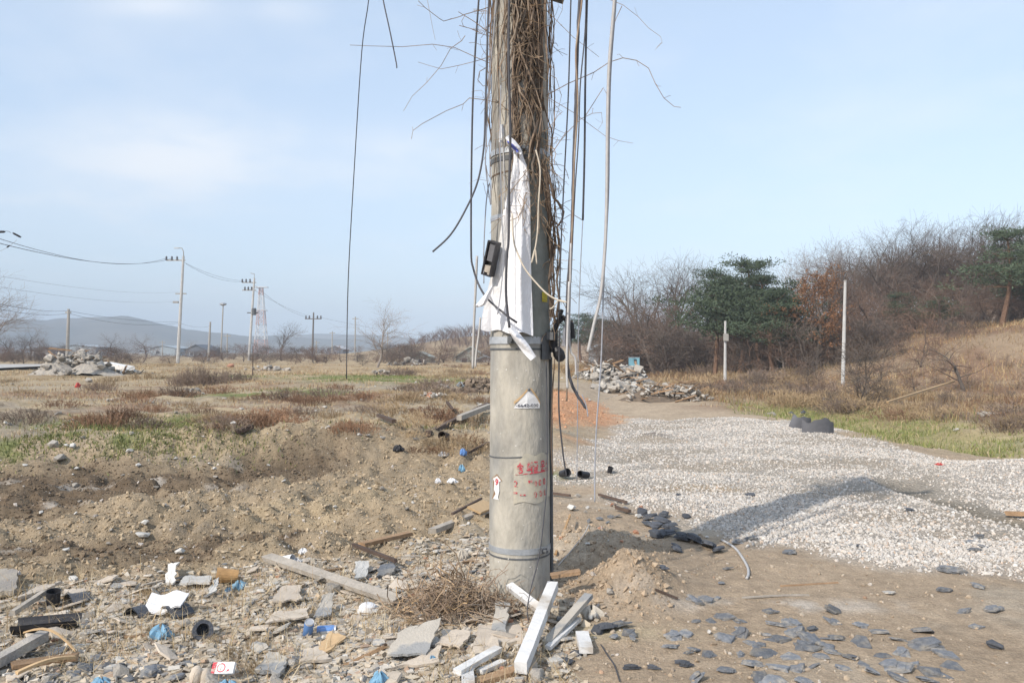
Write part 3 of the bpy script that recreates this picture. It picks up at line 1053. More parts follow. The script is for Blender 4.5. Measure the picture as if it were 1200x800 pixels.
def band(py, h, off, mat, name='steel_band', a0=0, a1=2 * PI, bolt=None, tilt=0):
    b = MB()
    z = pz(py)
    seg = 40
    full = a1 - a0 > 6.2
    vs, fs = [], []
    for k in range(seg + 1):
        a = a0 + (a1 - a0) * k / seg
        dz = tilt * math.sin(a)
        for zz, o in ((z - h / 2, -.01), (z - h / 2, off), (z + h / 2, off), (z + h / 2, -.01)):
            vs.append(ringpt(a, zz + dz, o))
    for k in range(seg):
        for q in range(3):
            fs.append((k * 4 + q, k * 4 + 4 + q, k * 4 + 5 + q, k * 4 + 1 + q))
    b.add(vs, fs)
    o = b.build(name, mat, pole)
    if bolt is not None:
        c = MB()
        p = ringpt(bolt, z, off + .008)
        rot = Matrix.Rotation(bolt, 3, 'Z')
        c.box(p, (.05, .03, h * .9), rot).lathe([(.011, 0), (.011, .05)], p + rot @ Vector((0, .01, 0)), rot @ Matrix.Rotation(R(90), 3, 'X'), 8)
        c.build('bolt', M['dark_steel'], o)
    return o


band(638, .035, .004, M['steel'], bolt=.75)
band(646, .010, .003, M['dark_steel'])
band(531, .008, .003, M['dark_steel'], tilt=.012)
band(399, .045, .007, M['steel'], bolt=-.25)
band(409, .012, .004, M['dark_steel'])
band(308, .012, .003, M['grey_cable'])
band(311.5, .008, .003, M['dark_steel'])
band(257, .020, .004, M['steel'])
band(260, .012, .003, M['grey_cable'])
band(192, .03, .005, M['dark_steel'])
band(183, .035, .006, M['steel'], bolt=.1)
band(206, .010, .003, M['vine_dark'], tilt=.02)
# grey sheet sleeve round the shaded side with its cut-off lower edge
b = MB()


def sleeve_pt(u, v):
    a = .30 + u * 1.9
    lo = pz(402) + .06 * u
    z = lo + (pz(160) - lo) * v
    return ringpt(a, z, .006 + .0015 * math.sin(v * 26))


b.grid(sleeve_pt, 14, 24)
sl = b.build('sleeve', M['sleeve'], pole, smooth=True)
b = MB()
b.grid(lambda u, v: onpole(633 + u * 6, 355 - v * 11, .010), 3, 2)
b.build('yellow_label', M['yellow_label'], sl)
# dark bracket plate and the fittings on the right edge
b = MB()
b.grid(lambda u, v: ringpt(.75 + u * .75, pz(421) + v * .15, .014), 6, 2)
b.grid(lambda u, v: ringpt(.75 + u * .75, pz(421) + v * .15, .002), 6, 2)
b.box(ringpt(1.15, pz(394), .03), (.07, .05, .05), Matrix.Rotation(1.15, 3, 'Z'))
b.build('bracket', M['dark_steel'], pole)
b = MB()
c0 = ringpt(1.35, pz(400), .035)
b.box(c0, (.045, .05, .14))
b.box(c0 + Vector((.0, -.02, .0)), (.02, .03, .09))
b.tube([c0 + Vector((0, 0, .05)), c0 + Vector((.03, -.01, .14)), c0 + Vector((.05, 0, .2))], .014, 6)
b.lathe([(.012, -.05), (.03, -.04), (.038, 0), (.03, .03), (.016, .05)], c0 + Vector((.03, -.02, -.08)), Euler((.2, -.45, 0)).to_matrix(), 12)
b.build('cable_clamp', M['black_plastic'], pole)
b = MB()
b.box(c0 + Vector((.075, -.02, .02)), (.045, .035, .10), Euler((0, .1, 0)).to_matrix())
b.box(c0 + Vector((.075, -.02, .085)), (.03, .03, .03), Euler((0, .1, 0)).to_matrix())
b.build('connector', M['grey_cable'], pole)
b = MB()
b.box(c0 + Vector((.105, .02, .05)), (.02, .04, .17), Euler((0, .05, 0)).to_matrix())
b.tube([c0 + Vector((.0, 0, .1)), c0 + Vector((.06, .0, .15)), c0 + Vector((.11, .01, .11)), c0 + Vector((.12, .02, .02))], .02, 6)
b.build('splice_cover', M['black_plastic'], pole)
# ground conduit down the right edge
b = MB()
b.tube([ringpt(1.48, pz(py), .010) for py in (418, 470, 520, 570, 620, 670, 700)], .011, 6)
b.build('ground_conduit', M['dark_steel'], pole)
# steps and irons higher up (above the frame)
b = MB()
for k, z in enumerate((3.95, 4.2, 4.45, 4.7)):
    b = MB()
    a = R(90 if k % 2 else -90)
    p = ringpt(a, z, -.02)
    b.tube([p, p + Vector((.17 * math.copysign(1, math.sin(a)), 0, 0)), p + Vector((.18 * math.copysign(1, math.sin(a)), 0, .03))], .009, 6)
    b.build('step_bolt', M['steel'], pole)
b = MB()
b.box((PX, PY - .21, 4.66), (1.3, .08, .08)).box((PX, PY - .21, 4.4), (.9, .07, .07))
b.build('crossarm', M['steel'], pole)
b = MB()
b.box(ringpt(1.3, pz(-2), .05), (.14, .1, .05), Matrix.Rotation(.3, 3, 'Y'))
b.build('old_bracket', M['dark_steel'], pole)


def wrapped_text(body, px0, px1, py0, py1, mat, name, parent, off=.0065, fit=True, bold=.0):
    """flat lettering bent round the shaft between two photo columns"""
    cu = bpy.data.curves.new('lettering_source', 'FONT')
    cu.body = body
    cu.size = 1
    cu.offset = bold
    cu.resolution_u = 3
    ob = bpy.data.objects.new('lettering_source', cu)
    C.objects.link(ob)
    dg = bpy.context.evaluated_depsgraph_get()
    me = ob.evaluated_get(dg).to_mesh()
    vs = [tuple(v.co) for v in me.vertices]
    fs = [tuple(p.vertices) for p in me.polygons]
    ob.evaluated_get(dg).to_mesh_clear()
    bpy.data.objects.remove(ob)
    bpy.data.curves.remove(cu)
    if not vs:
        return None
    xs, ys = [v[0] for v in vs], [v[1] for v in vs]
    x0, x1, y0, y1 = min(xs), max(xs), min(ys), max(ys)
    w = (py1 - py0) / PK
    a0 = math.asin(max(-1, min(1, (px0 - 609) / PK / prad(pz(py0)))))
    a1 = math.asin(max(-1, min(1, (px1 - 609) / PK / prad(pz(py0)))))
    m = MB()
    out = []
    for vx, vy, _ in vs:
        a = a0 + (a1 - a0) * (vx - x0) / max(1e-6, x1 - x0)
        z = pz(py1) + (pz(py0) - pz(py1)) * (vy - y0) / max(1e-6, y1 - y0)
        out.append(ringpt(a, z, off))
    m.add(out, fs)
    return m.build(name, mat, parent)


# torn poster with red lettering
b = MB()


def poster_pt(u, v):
    a = math.asin((602 - 609) / PK / .19) + u * (1.50)
    top = 528 + (10 * max(0, 1 - u * 4.0) ** 1.0) + 1.5 * math.sin(u * 17)
    bot = 584 - 2 * math.sin(u * 9) - 4 * u
    return ringpt(a, pz(bot + (top - bot) * v), .0042 + .0012 * math.sin(u * 19 + v * 5))


b.grid(poster_pt, 26, 12)
poster = b.build('poster', M['paper'], pole, smooth=True)
for body, x0, x1, y0, y1 in (('송', 605.5, 613, 536.5, 549), ('회', 616, 622.5, 536, 548.5), ('글', 623.5, 629, 536, 548.5), ('운', 631.5, 636.5, 535.5, 548), ('스', 637.3, 640.2, 535.5, 546)):
    wrapped_text(body, x0, x1, y0, y1, M['red_ink'], 'lettering', poster, .0075, bold=.028)
for body, x0, x1, y0, y1 in (('2', 602.5, 606.5, 557, 564), ('0', 625, 627.5, 558, 564), ('0', 629.5, 632.5, 557, 564), ('0', 634.5, 637, 556, 563.5),
                             ('"', 618, 623, 557, 560), ('-', 609, 615, 572.5, 574), ('-', 601.5, 606, 570, 572),
                             ('0', 624.5, 627.5, 570, 577), ('0', 630.5, 633.5, 569, 576.5), ('0', 635.5, 638, 568, 576)):
    wrapped_text(body, x0, x1, y0, y1, M['red_ink'], 'lettering', poster, .0075, bold=.02)
b = MB()
b.grid(lambda u, v: ringpt(math.asin((604 - 609) / PK / .19) + u * 1.25, pz(550.8 - 1.2 * v - 2.5 * u), .0075), 16, 1)
b.build('red_rule', M['red_ink'], poster)
# number plate: pale scrap with two taped edges
b = MB()
vs = [onpole(px, py, .005) for px, py in ((602, 475.5), (610, 475.8), (618, 476), (631, 476), (631, 470), (627, 462), (621, 455), (617, 456), (611, 464), (605, 471))]
b.add(vs + [onpole(617, 468, .0065)], [(i, (i + 1) % 10, 10) for i in range(10)])
plate = b.build('number_plate', M['white_paper'], pole)
b = MB()
for ps in (((602.5, 469.5), (607, 466), (612, 461), (617, 455)), ((620.5, 453.5), (624, 458), (628, 464), (631, 470))):
    for q in range(len(ps) - 1):
        (xa, ya), (xb, yb) = ps[q], ps[q + 1]
        b.add([onpole(xa, ya - 1.5, .008), onpole(xa, ya + 1.6, .008), onpole(xb, yb + 1.6, .008), onpole(xb, yb - 1.5, .008)], [(0, 1, 2, 3)])
b.build('tape_strip', M['orange_tape'], plate)
b = MB()
b.lathe([(.007, 0), (.009, .01), (.004, .016)], onpole(619, 455, .004), Matrix.Rotation(R(90), 3, 'X'), 8)
b.build('nail', M['dark_steel'], plate)
wrapped_text('-6642-030', 604.5, 629, 470.8, 474.3, M['dark_ink'], 'lettering', plate, .0085, bold=.02)
# torn arrow sticker
b = MB()
vs = [onpole(px, py, .005) for px, py in ((578.5, 557), (583.5, 552), (588.5, 558), (586, 560), (586.2, 570), (584.5, 578), (586, 580.5), (579, 580.5), (581.5, 573), (579.5, 568), (580.3, 559))]
b.add(vs, [(0, 1, 2), (0, 2, 3, 10), (10, 3, 4, 9), (9, 4, 5, 8), (8, 5, 6, 7)])
st = b.build('torn_sticker', M['white_paper'], pole)
b = MB()
b.add([onpole(px, py, .0055) for px, py in ((577.5, 557.2), (583.5, 551.4), (589.2, 558.2), (588.4, 558.8), (583.5, 553.2), (578.4, 558))], [(0, 1, 4, 5), (1, 2, 3, 4)])
b.add([onpole(px, py, .0055) for px, py in ((579, 560), (580.5, 560), (580, 570), (582, 574), (578.6, 580.8), (578, 580), (580, 573))], [(0, 1, 2, 6), (6, 2, 3), (6, 3, 4, 5)])
b.build('torn_edge', M['wood_brown'], st)
wrapped_text('9', 581.5, 585.2, 556.5, 564, M['red_ink'], 'lettering', st, .0075, bold=.03)
# plaster flecks left by old bills
b = MB()
for k in range(30):
    x0, y0 = rr.uniform(580, 636), rr.choice([rr.uniform(425, 468), rr.uniform(480, 525), rr.uniform(590, 660), rr.uniform(425, 450)])
    w, h = rr.uniform(.4, 1.6), rr.uniform(.4, 1.5)
    b.add([onpole(x0 + w * math.cos(t * 1.05) * rr.uniform(.6, 1), y0 + h * math.sin(t * 1.05) * rr.uniform(.6, 1), .0025) for t in range(6)], [tuple(range(6))[::-1]])
tag(b.build('paper_fleck', M['plaster'], pole), kind='stuff')

# ------------------------------------------------------------------ dry creeper on the pole
vine = thing('dry_creeper', 'leafless dry creeper matted round the upper half of the concrete pole', 'vine', (PX, PY, pz(380)))
stems, stems_dark = MB(), MB()
for k in range(58):
    right = rr.random() < .18
    a = rr.gauss(.12, .20) if not right else rr.gauss(1.42, .16)
    if rr.random() < .10:
        a = rr.gauss(-1.35, .2)
    top = rr.uniform(4.0, 4.95)
    bot = pz(rr.uniform(60, 265)) if not right else pz(rr.uniform(200, 375))
    if a < -.6:
        bot = pz(rr.uniform(60, 230))
    z, pts = top, []
    da = rr.uniform(-.25, .25)
    off = abs(rr.gauss(.012, .022)) + .004
    while z > bot:
        pts.append(ringpt(a, z, off))
        step = rr.uniform(.05, .12)
        z -= step
        da = .75 * da + rr.gauss(0, .19)
        a += da * step * 4
        if a > 1.9 or a < -1.8:
            da = -da
        off = max(.003, off + rr.gauss(0, .006))
    if len(pts) > 3:
        r0 = rr.uniform(.0022, .007) * (1.5 if rr.random() < .12 else 1)
        (stems_dark if rr.random() < .45 else stems).tube(pts, [r0 * (.7 + .3 * math.cos(i * .7)) for i in range(len(pts))], 4)
for k in range(34):
    a, z = rr.gauss(.22, .17), rr.uniform(4.0, 4.8)
    bot, pts, da = pz(rr.uniform(90, 240)), [], 0
    while z > bot:
        pts.append(ringpt(a, z, .018 + .012 * math.sin(z * 9 + k)))
        z -= rr.uniform(.05, .1)
        da = .7 * da + rr.gauss(0, .22)
        a += da * .32
        a = min(.75, max(-.2, a))
    r0 = rr.uniform(.005, .0095)
    (stems_dark if k % 3 else stems).tube(pts, [r0 * (.8 + .3 * math.sin(i * 1.3 + k)) for i in range(len(pts))], 5)
tag(stems.build('stem', M['vine'], vine), kind='stuff')
tag(stems_dark.build('dark_stem', M['vine_dark'], vine), kind='stuff')
# bent thick stems on the right edge
thick = MB()
for path, r0 in (([(640, 195), (645, 212), (648, 226), (649, 232), (654, 236), (660, 248), (658, 258), (652, 266), (655, 280), (656, 300), (653, 330), (655, 350), (652, 372)], .0075),
                 ([(628, 170), (636, 190), (641, 215), (643, 240), (648, 262), (651, 285), (648, 310), (650, 335), (648, 362), (650, 378)], .008),
                 ([(622, 160), (632, 185), (640, 205), (643, 230), (645, 255), (643, 275), (646, 300), (644, 330), (646, 372)], .010),
                 ([(634, 205), (640, 235), (645, 270), (649, 300), (646, 322), (648, 345), (645, 370)], .006)):
    thick.tube([pt(px + rr.uniform(-.7, .7), py, 4.98 + .05 * math.sin(py * .05)) for px, py in path], [r0 * rr.uniform(.8, 1.15) for _ in path], 6)
tag(thick.build('thick_stem', M['vine_dark'], vine), kind='stuff')
# matted fibre: many short crossing shoots
mat_ = MB()
for k in range(380):
    if rr.random() < .66:
        a, py = rr.gauss(.12, .22) + (.45 if k % 3 == 0 else 0), rr.uniform(-40, 265)
        if a > .45:
            py = rr.uniform(165, 268)
    else:
        a, py = rr.gauss(1.42, .14), rr.uniform(190, 378)
    p = ringpt(a, pz(py), rr.uniform(.005, .05))
    pts, d = [p], Vector((rr.gauss(0, .5), rr.gauss(-.1, .25), rr.gauss(-.6, .6))).normalized()
    for q in range(rr.randint(3, 6)):
        d = (d + Vector((rr.gauss(0, .35), rr.gauss(0, .25), rr.gauss(-.05, .3)))).normalized()
        p = p + d * rr.uniform(.02, .05)
        rel = Vector((p.x - PX, p.y - PY, 0))
        lim = prad(p.z) + .004
        if rel.length < lim:
            rel = rel.normalized() * lim
            p = Vector((PX + rel.x, PY + rel.y, p.z))
        pts.append(p)
    mat_.tube(pts, rr.uniform(.0012, .0026), 3)
tag(mat_.build('shoot', M['twig'], vine), kind='stuff')
# twigs that reach into the air
twigs = MB()
TW = [
    ([(575, 8), (563, 12), (545, 17), (538, 20), (520, 25), (515, 22), (498, 9), (490, 1)], .0028), ([(578, 42), (570, 36), (555, 25), (537, 14)], .003),
    ([(578, 44), (565, 40), (552, 34), (543, 31), (541, 25), (545, 18)], .0024), ([(576, 75), (557, 67), (533, 56), (507, 52), (472, 55), (433, 54), (410, 53)], .0026),
    ([(545, 42), (541, 48), (528, 57), (517, 77), (500, 97), (483, 113), (473, 130)], .0024), ([(576, 66), (557, 72), (537, 77), (517, 81), (503, 77), (490, 73)], .0022),
    ([(600, 123), (590, 122), (567, 117), (550, 115), (543, 122), (523, 130), (495, 145), (484, 153), (482, 163)], .003), ([(500, -4), (508, 38), (510, 47)], .0016),
    ([(538, 30), (560, 36), (563, 22), (568, 12)], .0022), ([(572, 78), (562, 84), (560, 94), (566, 101), (574, 100)], .003), ([(575, 90), (569, 80), (573, 66), (566, 60)], .002),
    ([(640, 112), (666, 98), (696, 85), (714, 73), (730, 68), (746, 71), (760, 80), (768, 98), (778, 115), (790, 125), (798, 126)], .0032),
    ([(640, 190), (660, 160), (680, 140), (694, 133), (705, 132)], .0032), ([(686, 136), (707, 103), (711, 110), (712, 122)], .0028), ([(705, 132), (706, 144), (701, 152)], .0016),
    ([(634, 5), (642, 14), (656, 28), (672, 44), (688, 56), (702, 67)], .0024), ([(705, -4), (730, 6), (748, 20), (760, 33), (774, 43), (776, 50), (769, 57)], .0018),
    ([(729, 7), (722, 22), (716, 40), (714, 60)], .003), ([(640, 113), (672, 132), (710, 160), (725, 165), (742, 168)], .0022), ([(618, 96), (640, 85), (652, 92), (658, 112), (654, 130), (645, 155), (643, 175)], .0018),
    ([(660, -4), (659, 12), (650, 30), (647, 44)], .0018), ([(614, 170), (628, 160), (640, 152), (645, 152)], .0036), ([(628, 178), (640, 195), (655, 207), (662, 212)], .0022),
    ([(641, 225), (650, 212), (656, 218)], .0016), ([(575, 160), (568, 185), (571, 205), (576, 226), (575, 240)], .002), ([(572, 212), (560, 210), (549, 215)], .0012)]
for path, r0 in TW:
    dY = rr.uniform(-.22, .1)
    n = len(path)
    pts = [pt(px, py, 4.98 + dY * i / n) for i, (px, py) in enumerate(path)]
    twigs.tube(pts, [r0 * (1 - .5 * i / n) for i in range(n)], 4)
    for i in range(1, n - 1):
        if rr.random() < .6:
            p = pts[i]
            d = Vector((rr.gauss(0, 1), rr.gauss(0, .4), rr.gauss(0, 1))).normalized()
            twigs.tube([p, p + d * rr.uniform(.015, .04), p + d * .05 + Vector((0, 0, rr.uniform(-.02, .02)))], r0 * .45, 3)
for k in range(60):                            # fine side shoots near the shaft
    s = rr.choice((-1, 1))
    z = pz(rr.uniform(-30, 240))
    p = ringpt(s * rr.uniform(1.2, 1.7), z, .01)
    d = Vector((s * rr.uniform(.4, 1), rr.gauss(-.2, .3), rr.gauss(0, .7))).normalized()
    pts = [p]
    for q in range(4):
        d = (d + Vector((rr.gauss(0, .3), rr.gauss(0, .3), rr.gauss(0, .4)))).normalized()
        p = p + d * rr.uniform(.02, .045)
        pts.append(p)
    twigs.tube(pts, rr.uniform(.001, .0018), 3)
tag(twigs.build('twig', M['twig'], vine), kind='stuff')
bush = MB()                                    # the bushy head of the creeper round the pole top, above the frame
for k in range(260):
    a = rr.uniform(0, 2 * PI)
    z = rr.gauss(4.45, .22)
    p = ringpt(a, z, .01)
    d = Vector((math.sin(a), -math.cos(a), rr.gauss(.1, .6))).normalized()
    pts = [p]
    for q in range(6):
        d = (d + Vector((rr.gauss(0, .35), rr.gauss(0, .35), rr.gauss(-.08, .3)))).normalized()
        p = p + d * rr.uniform(.04, .085)
        p.z = max(p.z, 3.98)
        pts.append(p)
    bush.tube(pts, rr.uniform(.003, .007), 3)
tag(bush.build('head_shoot', M['vine'], vine), kind='stuff')

# ------------------------------------------------------------------ white cloth, meter case, cables
cl = thing('cloth_banner', 'white torn cloth banner tied to the concrete pole and hanging down its front', 'banner', tuple(onpole(606, 250, .05)))
b = MB()
LE = [(176, 601), (186, 602), (200, 600), (215, 598), (230, 594), (245, 590), (262, 588), (280, 585), (300, 582), (325, 575), (350, 569), (370, 565), (384, 563.5)]
RE = [(176, 611), (186, 614), (200, 620), (240, 621.5), (300, 622), (350, 623.5), (391, 625)]


def interp(tab, y):
    return float(np.interp(y, [t[0] for t in tab], [t[1] for t in tab]))


def vn1(a, b_):
    return float(vnoise(np.array([a]), np.array([b_]), 3)[0])


def cloth_pt(u, v):
    py = 176 + v * (1 * (386 + 6 * u + 1.5 * math.sin(u * 14)) - 176)
    px = interp(LE, py) + (interp(RE, py) - interp(LE, py)) * u
    amp = .010 + .030 * v
    fold = amp * (.7 * math.sin(u * 9 + 2.2 * v + .8 * math.sin(5 * v)) + .35 * math.sin(u * 21 - 3 * v + 1) * (.4 + .6 * v) + .4 * math.sin(u * 4 + 9 * v)) + .007 * (vn1(u * 9, v * 16) - .5) + .004 * (vn1(u * 26, v * 40) - .5)
    s = (px - 609) / PK / .19
    off = .03 + .05 * v + max(0, -s - .8) * .1 + fold
    p = ringpt(math.asin(max(-.93, min(.93, s))), pz(py), off)
    return Vector(((px - 600) / F * p.y, p.y, CAM_Z - (py - HZ) / F * p.y))


b.grid(cloth_pt, 46, 60)
b.build('cloth', M['cloth'], cl, smooth=True)
b = MB()


def strip(path, widths, Y0, n=14, dep=.03):
    def fn(u, v):
        t = v * (len(path) - 1)
        i = min(int(t), len(path) - 2)
        px = path[i][0] + (path[i + 1][0] - path[i][0]) * (t - i)
        py = path[i][1] + (path[i + 1][1] - path[i][1]) * (t - i)
        dx, dy = path[i + 1][0] - path[i][0], path[i + 1][1] - path[i][1]
        l = math.hypot(dx, dy)
        w = widths[i] + (widths[i + 1] - widths[i]) * (t - i)
        return pt(px - dy / l * (u - .5) * w, py + dx / l * (u - .5) * w, Y0 + dep * math.sin(u * 5 + v * 6) * .5 - .03 * math.sin(u * 3.1))
    b.grid(fn, 6, n)


strip([(598, 384), (607, 396), (616, 408), (625, 420)], [8, 10, 11, 8], 4.78)
b.build('torn_tail', M['cloth'], cl, smooth=True)
b = MB()
strip([(577, 336), (570, 348), (565, 355), (558, 359)], [3, 7, 8, 3], 4.80)
b.build('torn_corner', M['cloth'], cl, smooth=True)
b = MB()
strip([(594, 160), (599, 167), (606, 175), (611, 180)], [5, 10, 9, 4], 4.84)
b.build('knotted_scrap', M['cloth'], cl, smooth=True)
b = MB()
strip([(595, 165), (600, 170), (607, 178)], [3.5, 5, 3], 4.825)
b.build('blue_scrap', M['blue_print'], cl, smooth=True)
b = MB()
strip([(588, 146), (588, 156), (587, 167)], [5, 6, 4], 4.86)
b.build('white_scrap', M['white_paper'], cl, smooth=True)

mc = thing('meter_case', 'small open black plastic meter case hanging crooked on the left of the pole', 'meter case', tuple(pt(575, 303, 4.9)))
rot = Euler((R(8), R(19), R(-30))).to_matrix()
o = pt(575.5, 303, 4.88)
b = MB()
w, h, d, t = .070, .215, .05, .010
for cx_, cz_, sx, sz in ((-w / 2 + t / 2, 0, t, h), (w / 2 - t / 2, 0, t, h), (0, h / 2 - t / 2, w - 2 * t, t), (0, -h / 2 + t / 2, w - 2 * t, t)):
    b.box(o + rot @ Vector((cx_, 0, cz_)), (sx, d, sz), rot)
b.build('frame', M['black_plastic'], mc)
b = MB().box(o + rot @ Vector((0, .02, .0)), (w - 2 * t, .008, h - 2 * t), rot)
b.build('back_panel', M['dark_steel'], mc)
b = MB().box(o + rot @ Vector((.002, .0, .038)), (w - 2.8 * t, .03, h * .50), rot)
b.build('meter_face', M['grey_drum'], mc)
b = MB().box(o + rot @ Vector((-.004, -.002, -.066)), (w * .66, .03, h * .2), rot).box(o + rot @ Vector((.016, -.004, -.088)), (.02, .03, .03), rot)
b.build('terminal_block', M['wood_grey'], mc)


def cable(name, label, path, r0, mat, Y0=5.0, dY=0.0, cat='cable', sides=6, wob=0.0, group=None):
    """a hanging line smoothed through photo points at its own distance"""
    n = len(path)
    hung = path[0][1] < -20
    ys = [p[2] if len(p) > 2 else Y0 + dY * i / max(1, n - 1) for i, p in enumerate(path)]
    P = [pt(p[0], p[1], yy) for p, yy in zip(path, ys)]
    if hung:                                   # carry it on up to the crossarm it hangs from
        h = Vector((max(PX - .6, min(PX + .6, P[0].x)), PY - .26, 4.62))
        P = [h] + P
        n += 1
    pts = []
    for i in range(n - 1):
        p0, p1, p2, p3 = P[max(i - 1, 0)], P[i], P[i + 1], P[min(i + 2, n - 1)]
        for k in range(6):
            t = k / 6
            pts.append(.5 * ((2 * p1) + (p2 - p0) * t + (2 * p0 - 5 * p1 + 4 * p2 - p3) * t * t + (3 * p1 - p0 - 3 * p2 + p3) * t ** 3))
    pts.append(P[-1])
    if wob:
        pts = [p + Vector((rr.gauss(0, wob), rr.gauss(0, wob), 0)) for p in pts]
    m = MB().tube(pts, r0, sides)
    return tag(m.build(name, mat, smooth=True), label, cat, group)


HG = 'loose cables hanging from the pole'
cable('hanging_cable', 'lone thin grey cable hanging straight down over the field well left of the pole', [(436, -60), (432, 0), (424, 60), (415, 200), (408, 330), (406, 444)], .0034, M['rubber_cable'], 4.7, .2, group=HG)
cable('hanging_cable', 'short dark cable stub at the top edge left of the pole', [(440, -50), (449, 0), (457, 37), (464, 72), (465, 80)], .0042, M['rubber_cable'], 4.9, group=HG)
cable('hanging_cable', 'dark cable hanging left of the pole and swinging back under across the white cloth', [(566, -50), (561, 0), (554, 120), (552, 280), (555, 316), (568, 346, 4.85), (592, 368, 4.74), (606, 378, 4.74)], .0062, M['rubber_cable'], 5.0, -.1, group=HG)
cable('hanging_cable', 'dark cable left of the pole curving far out to a free end at lower left', [(575, -50), (572, 20), (569, 120), (567, 172), (560, 212), (546, 245), (528, 275), (507, 295)], .0062, M['rubber_cable'], 4.95, -.2, group=HG)
cable('hanging_cable', 'thin grey wire looped against the left edge of the pole', [(583, -40), (580, 20), (573, 100), (569, 180), (570, 205), (575, 240), (574, 215), (570, 235), (567, 290), (567, 332)], .0036, M['grey_cable'], 4.9, group=HG)
cable('hanging_cable', 'thick dark cable running down the front of the white cloth', [(597, -40), (596, 60), (598, 160), (596.5, 220), (596, 280), (594, 300), (593, 345), (597, 384)], .0078, M['rubber_cable'], 4.75, -.06, group=HG)
cable('hanging_cable', 'thin grey wire down the pale left face of the pole and over the cloth edge', [(587, 100), (586, 160), (588, 250), (590, 300), (587, 340), (583, 368)], .0034, M['grey_cable'], 4.82, -.08, group=HG)
cable('hanging_cable', 'straight white wire on the pale left face of the pole', [(588, 150), (590, 180), (591, 215), (591, 245)], .004, M['pale_cable'], 4.86, group=HG)
cable('hanging_cable', 'pale thick cable hanging low just left of the pole to the ground behind', [(559, 300), (557, 345), (555, 390), (554, 432)], .0085, M['pale_cable'], 5.25, group=HG)
cable('hanging_cable', 'pale slanting cable end beside the white cloth hem at left', [(563, 372), (561, 392), (558, 415), (557, 430)], .007, M['pale_cable'], 5.25, group=HG)
cable('hanging_cable', 'first thin dark cable in the bunch hanging right of the pole', [(671, -50), (669, 0), (666, 110), (660, 230), (657, 300), (655, 370)], .0045, M['rubber_cable'], 4.9, group=HG)
cable('hanging_cable', 'thickest dark twisted cable in the bunch hanging right of the pole', [(681, -50), (679, 0), (676, 80), (674, 140), (672, 200), (670, 270), (665, 340), (664, 400), (667, 440), (676, 462), (687, 478)], .0095, M['rubber_cable'], 4.85, .05, wob=.0012, group=HG)
cable('hanging_cable', 'brown sheathed cable twisted along the thickest dark one right of the pole', [(684, -50), (682, 0), (675, 60), (677, 120), (673, 190), (671, 255), (669, 300), (667, 345), (665, 420), (664, 470)], .0058, M['vine'], 4.83, .05, group=HG)
cable('hanging_cable', 'thin dark cable between the twisted bunch and the thick straight one', [(687, -50), (686, 30), (680, 100), (678, 160), (674, 220), (671, 280), (669, 330)], .0042, M['rubber_cable'], 4.95, group=HG)
cable('hanging_cable', 'straight black cable right of the bunch that ends bluntly in a thin wire', [(690, -50), (688, 0), (686, 90), (685, 180), (683, 258)], .0065, M['rubber_cable'], 4.9, group=HG)
cable('hanging_cable', 'thin wire hanging on from the blunt end of the black cable', [(683, 256), (680, 320), (678, 380), (677, 460), (676, 565)], .0028, M['grey_cable'], 4.9, group=HG)
cable('hanging_cable', 'thick pale cable hanging farthest right, its lower end curving left', [(722, -50), (720, 0), (714, 75), (712, 140), (711, 230), (709, 290), (704, 345), (696, 380), (689, 412)], .010, M['pale_cable'], 4.8, group=HG)
cable('hanging_cable', 'grey cable beside the thick pale one that hangs on down to the gravel', [(724, -50), (722, 0), (716, 80), (714, 150), (713, 230), (708, 320), (706, 380), (704, 430), (699, 500), (697, 552), (697, 588)], .0045, M['grey_cable'], 4.82, group=HG)
cable('hanging_cable', 'pale cable dropping beside the clamp and bending right at its tip', [(669, 285), (668, 340), (667, 390), (669, 412), (674, 420), (675, 440)], .0066, M['pale_cable'], 4.86, group=HG)
cable('hanging_cable', 'pale cable dropping straight below the clamp over the grey rubble heap', [(667, 330), (665, 390), (664, 430), (665, 455)], .0075, M['pale_cable'], 4.84, group=HG)
cable('hanging_cable', 'dark wire from the clamp down to the black pipe on the gravel', [(656, 385), (655, 430), (655, 480), (658, 515), (661, 540), (664, 558)], .0050, M['rubber_cable'], 4.9, group=HG)
cable('hanging_cable', 'brownish wire closest to the right edge of the pole near the ground', [(650, 420), (647, 470), (646, 520), (648, 556)], .004, M['vine_dark'], 4.95, group=HG)
cable('hanging_cable', 'grey wire forked from the bunch over the orange soil', [(682, 462), (686, 472), (688, 480), (689, 488)], .0035, M['grey_cable'], 4.88, group=HG)
cable('cord', 'beige cord slanting across the cloth from the pole to the cable bunch', [(600, 250), (602, 282), (608, 300), (616, 316), (628, 331), (642, 345), (655, 352), (664, 354)], .0052, M['beige_cord'], 4.76, .0, group=HG)
cable('cord', 'cream cord hanging right of the white cloth, forked at its lower end', [(628, 176), (633, 200), (631, 240), (630, 270), (627, 292), (623, 308), (627, 292), (629, 309)], .0048, M['beige_cord'], 4.83, group=HG)
cable('cord', 'short beige cord branching up beside the dark stems above the clamp', [(664, 354), (655, 352), (648, 360), (644, 362)], .004, M['beige_cord'], 4.84, group=HG)
cable('ground_wire', 'thin black wire running down the lower front of the pole into the boards', [(640, 424), (641, 500), (641, 560), (638, 600), (632, 650), (622, 690), (618, 715), (622, 738), (631, 756)], .0036, M['rubber_cable'], 4.87, -.35)

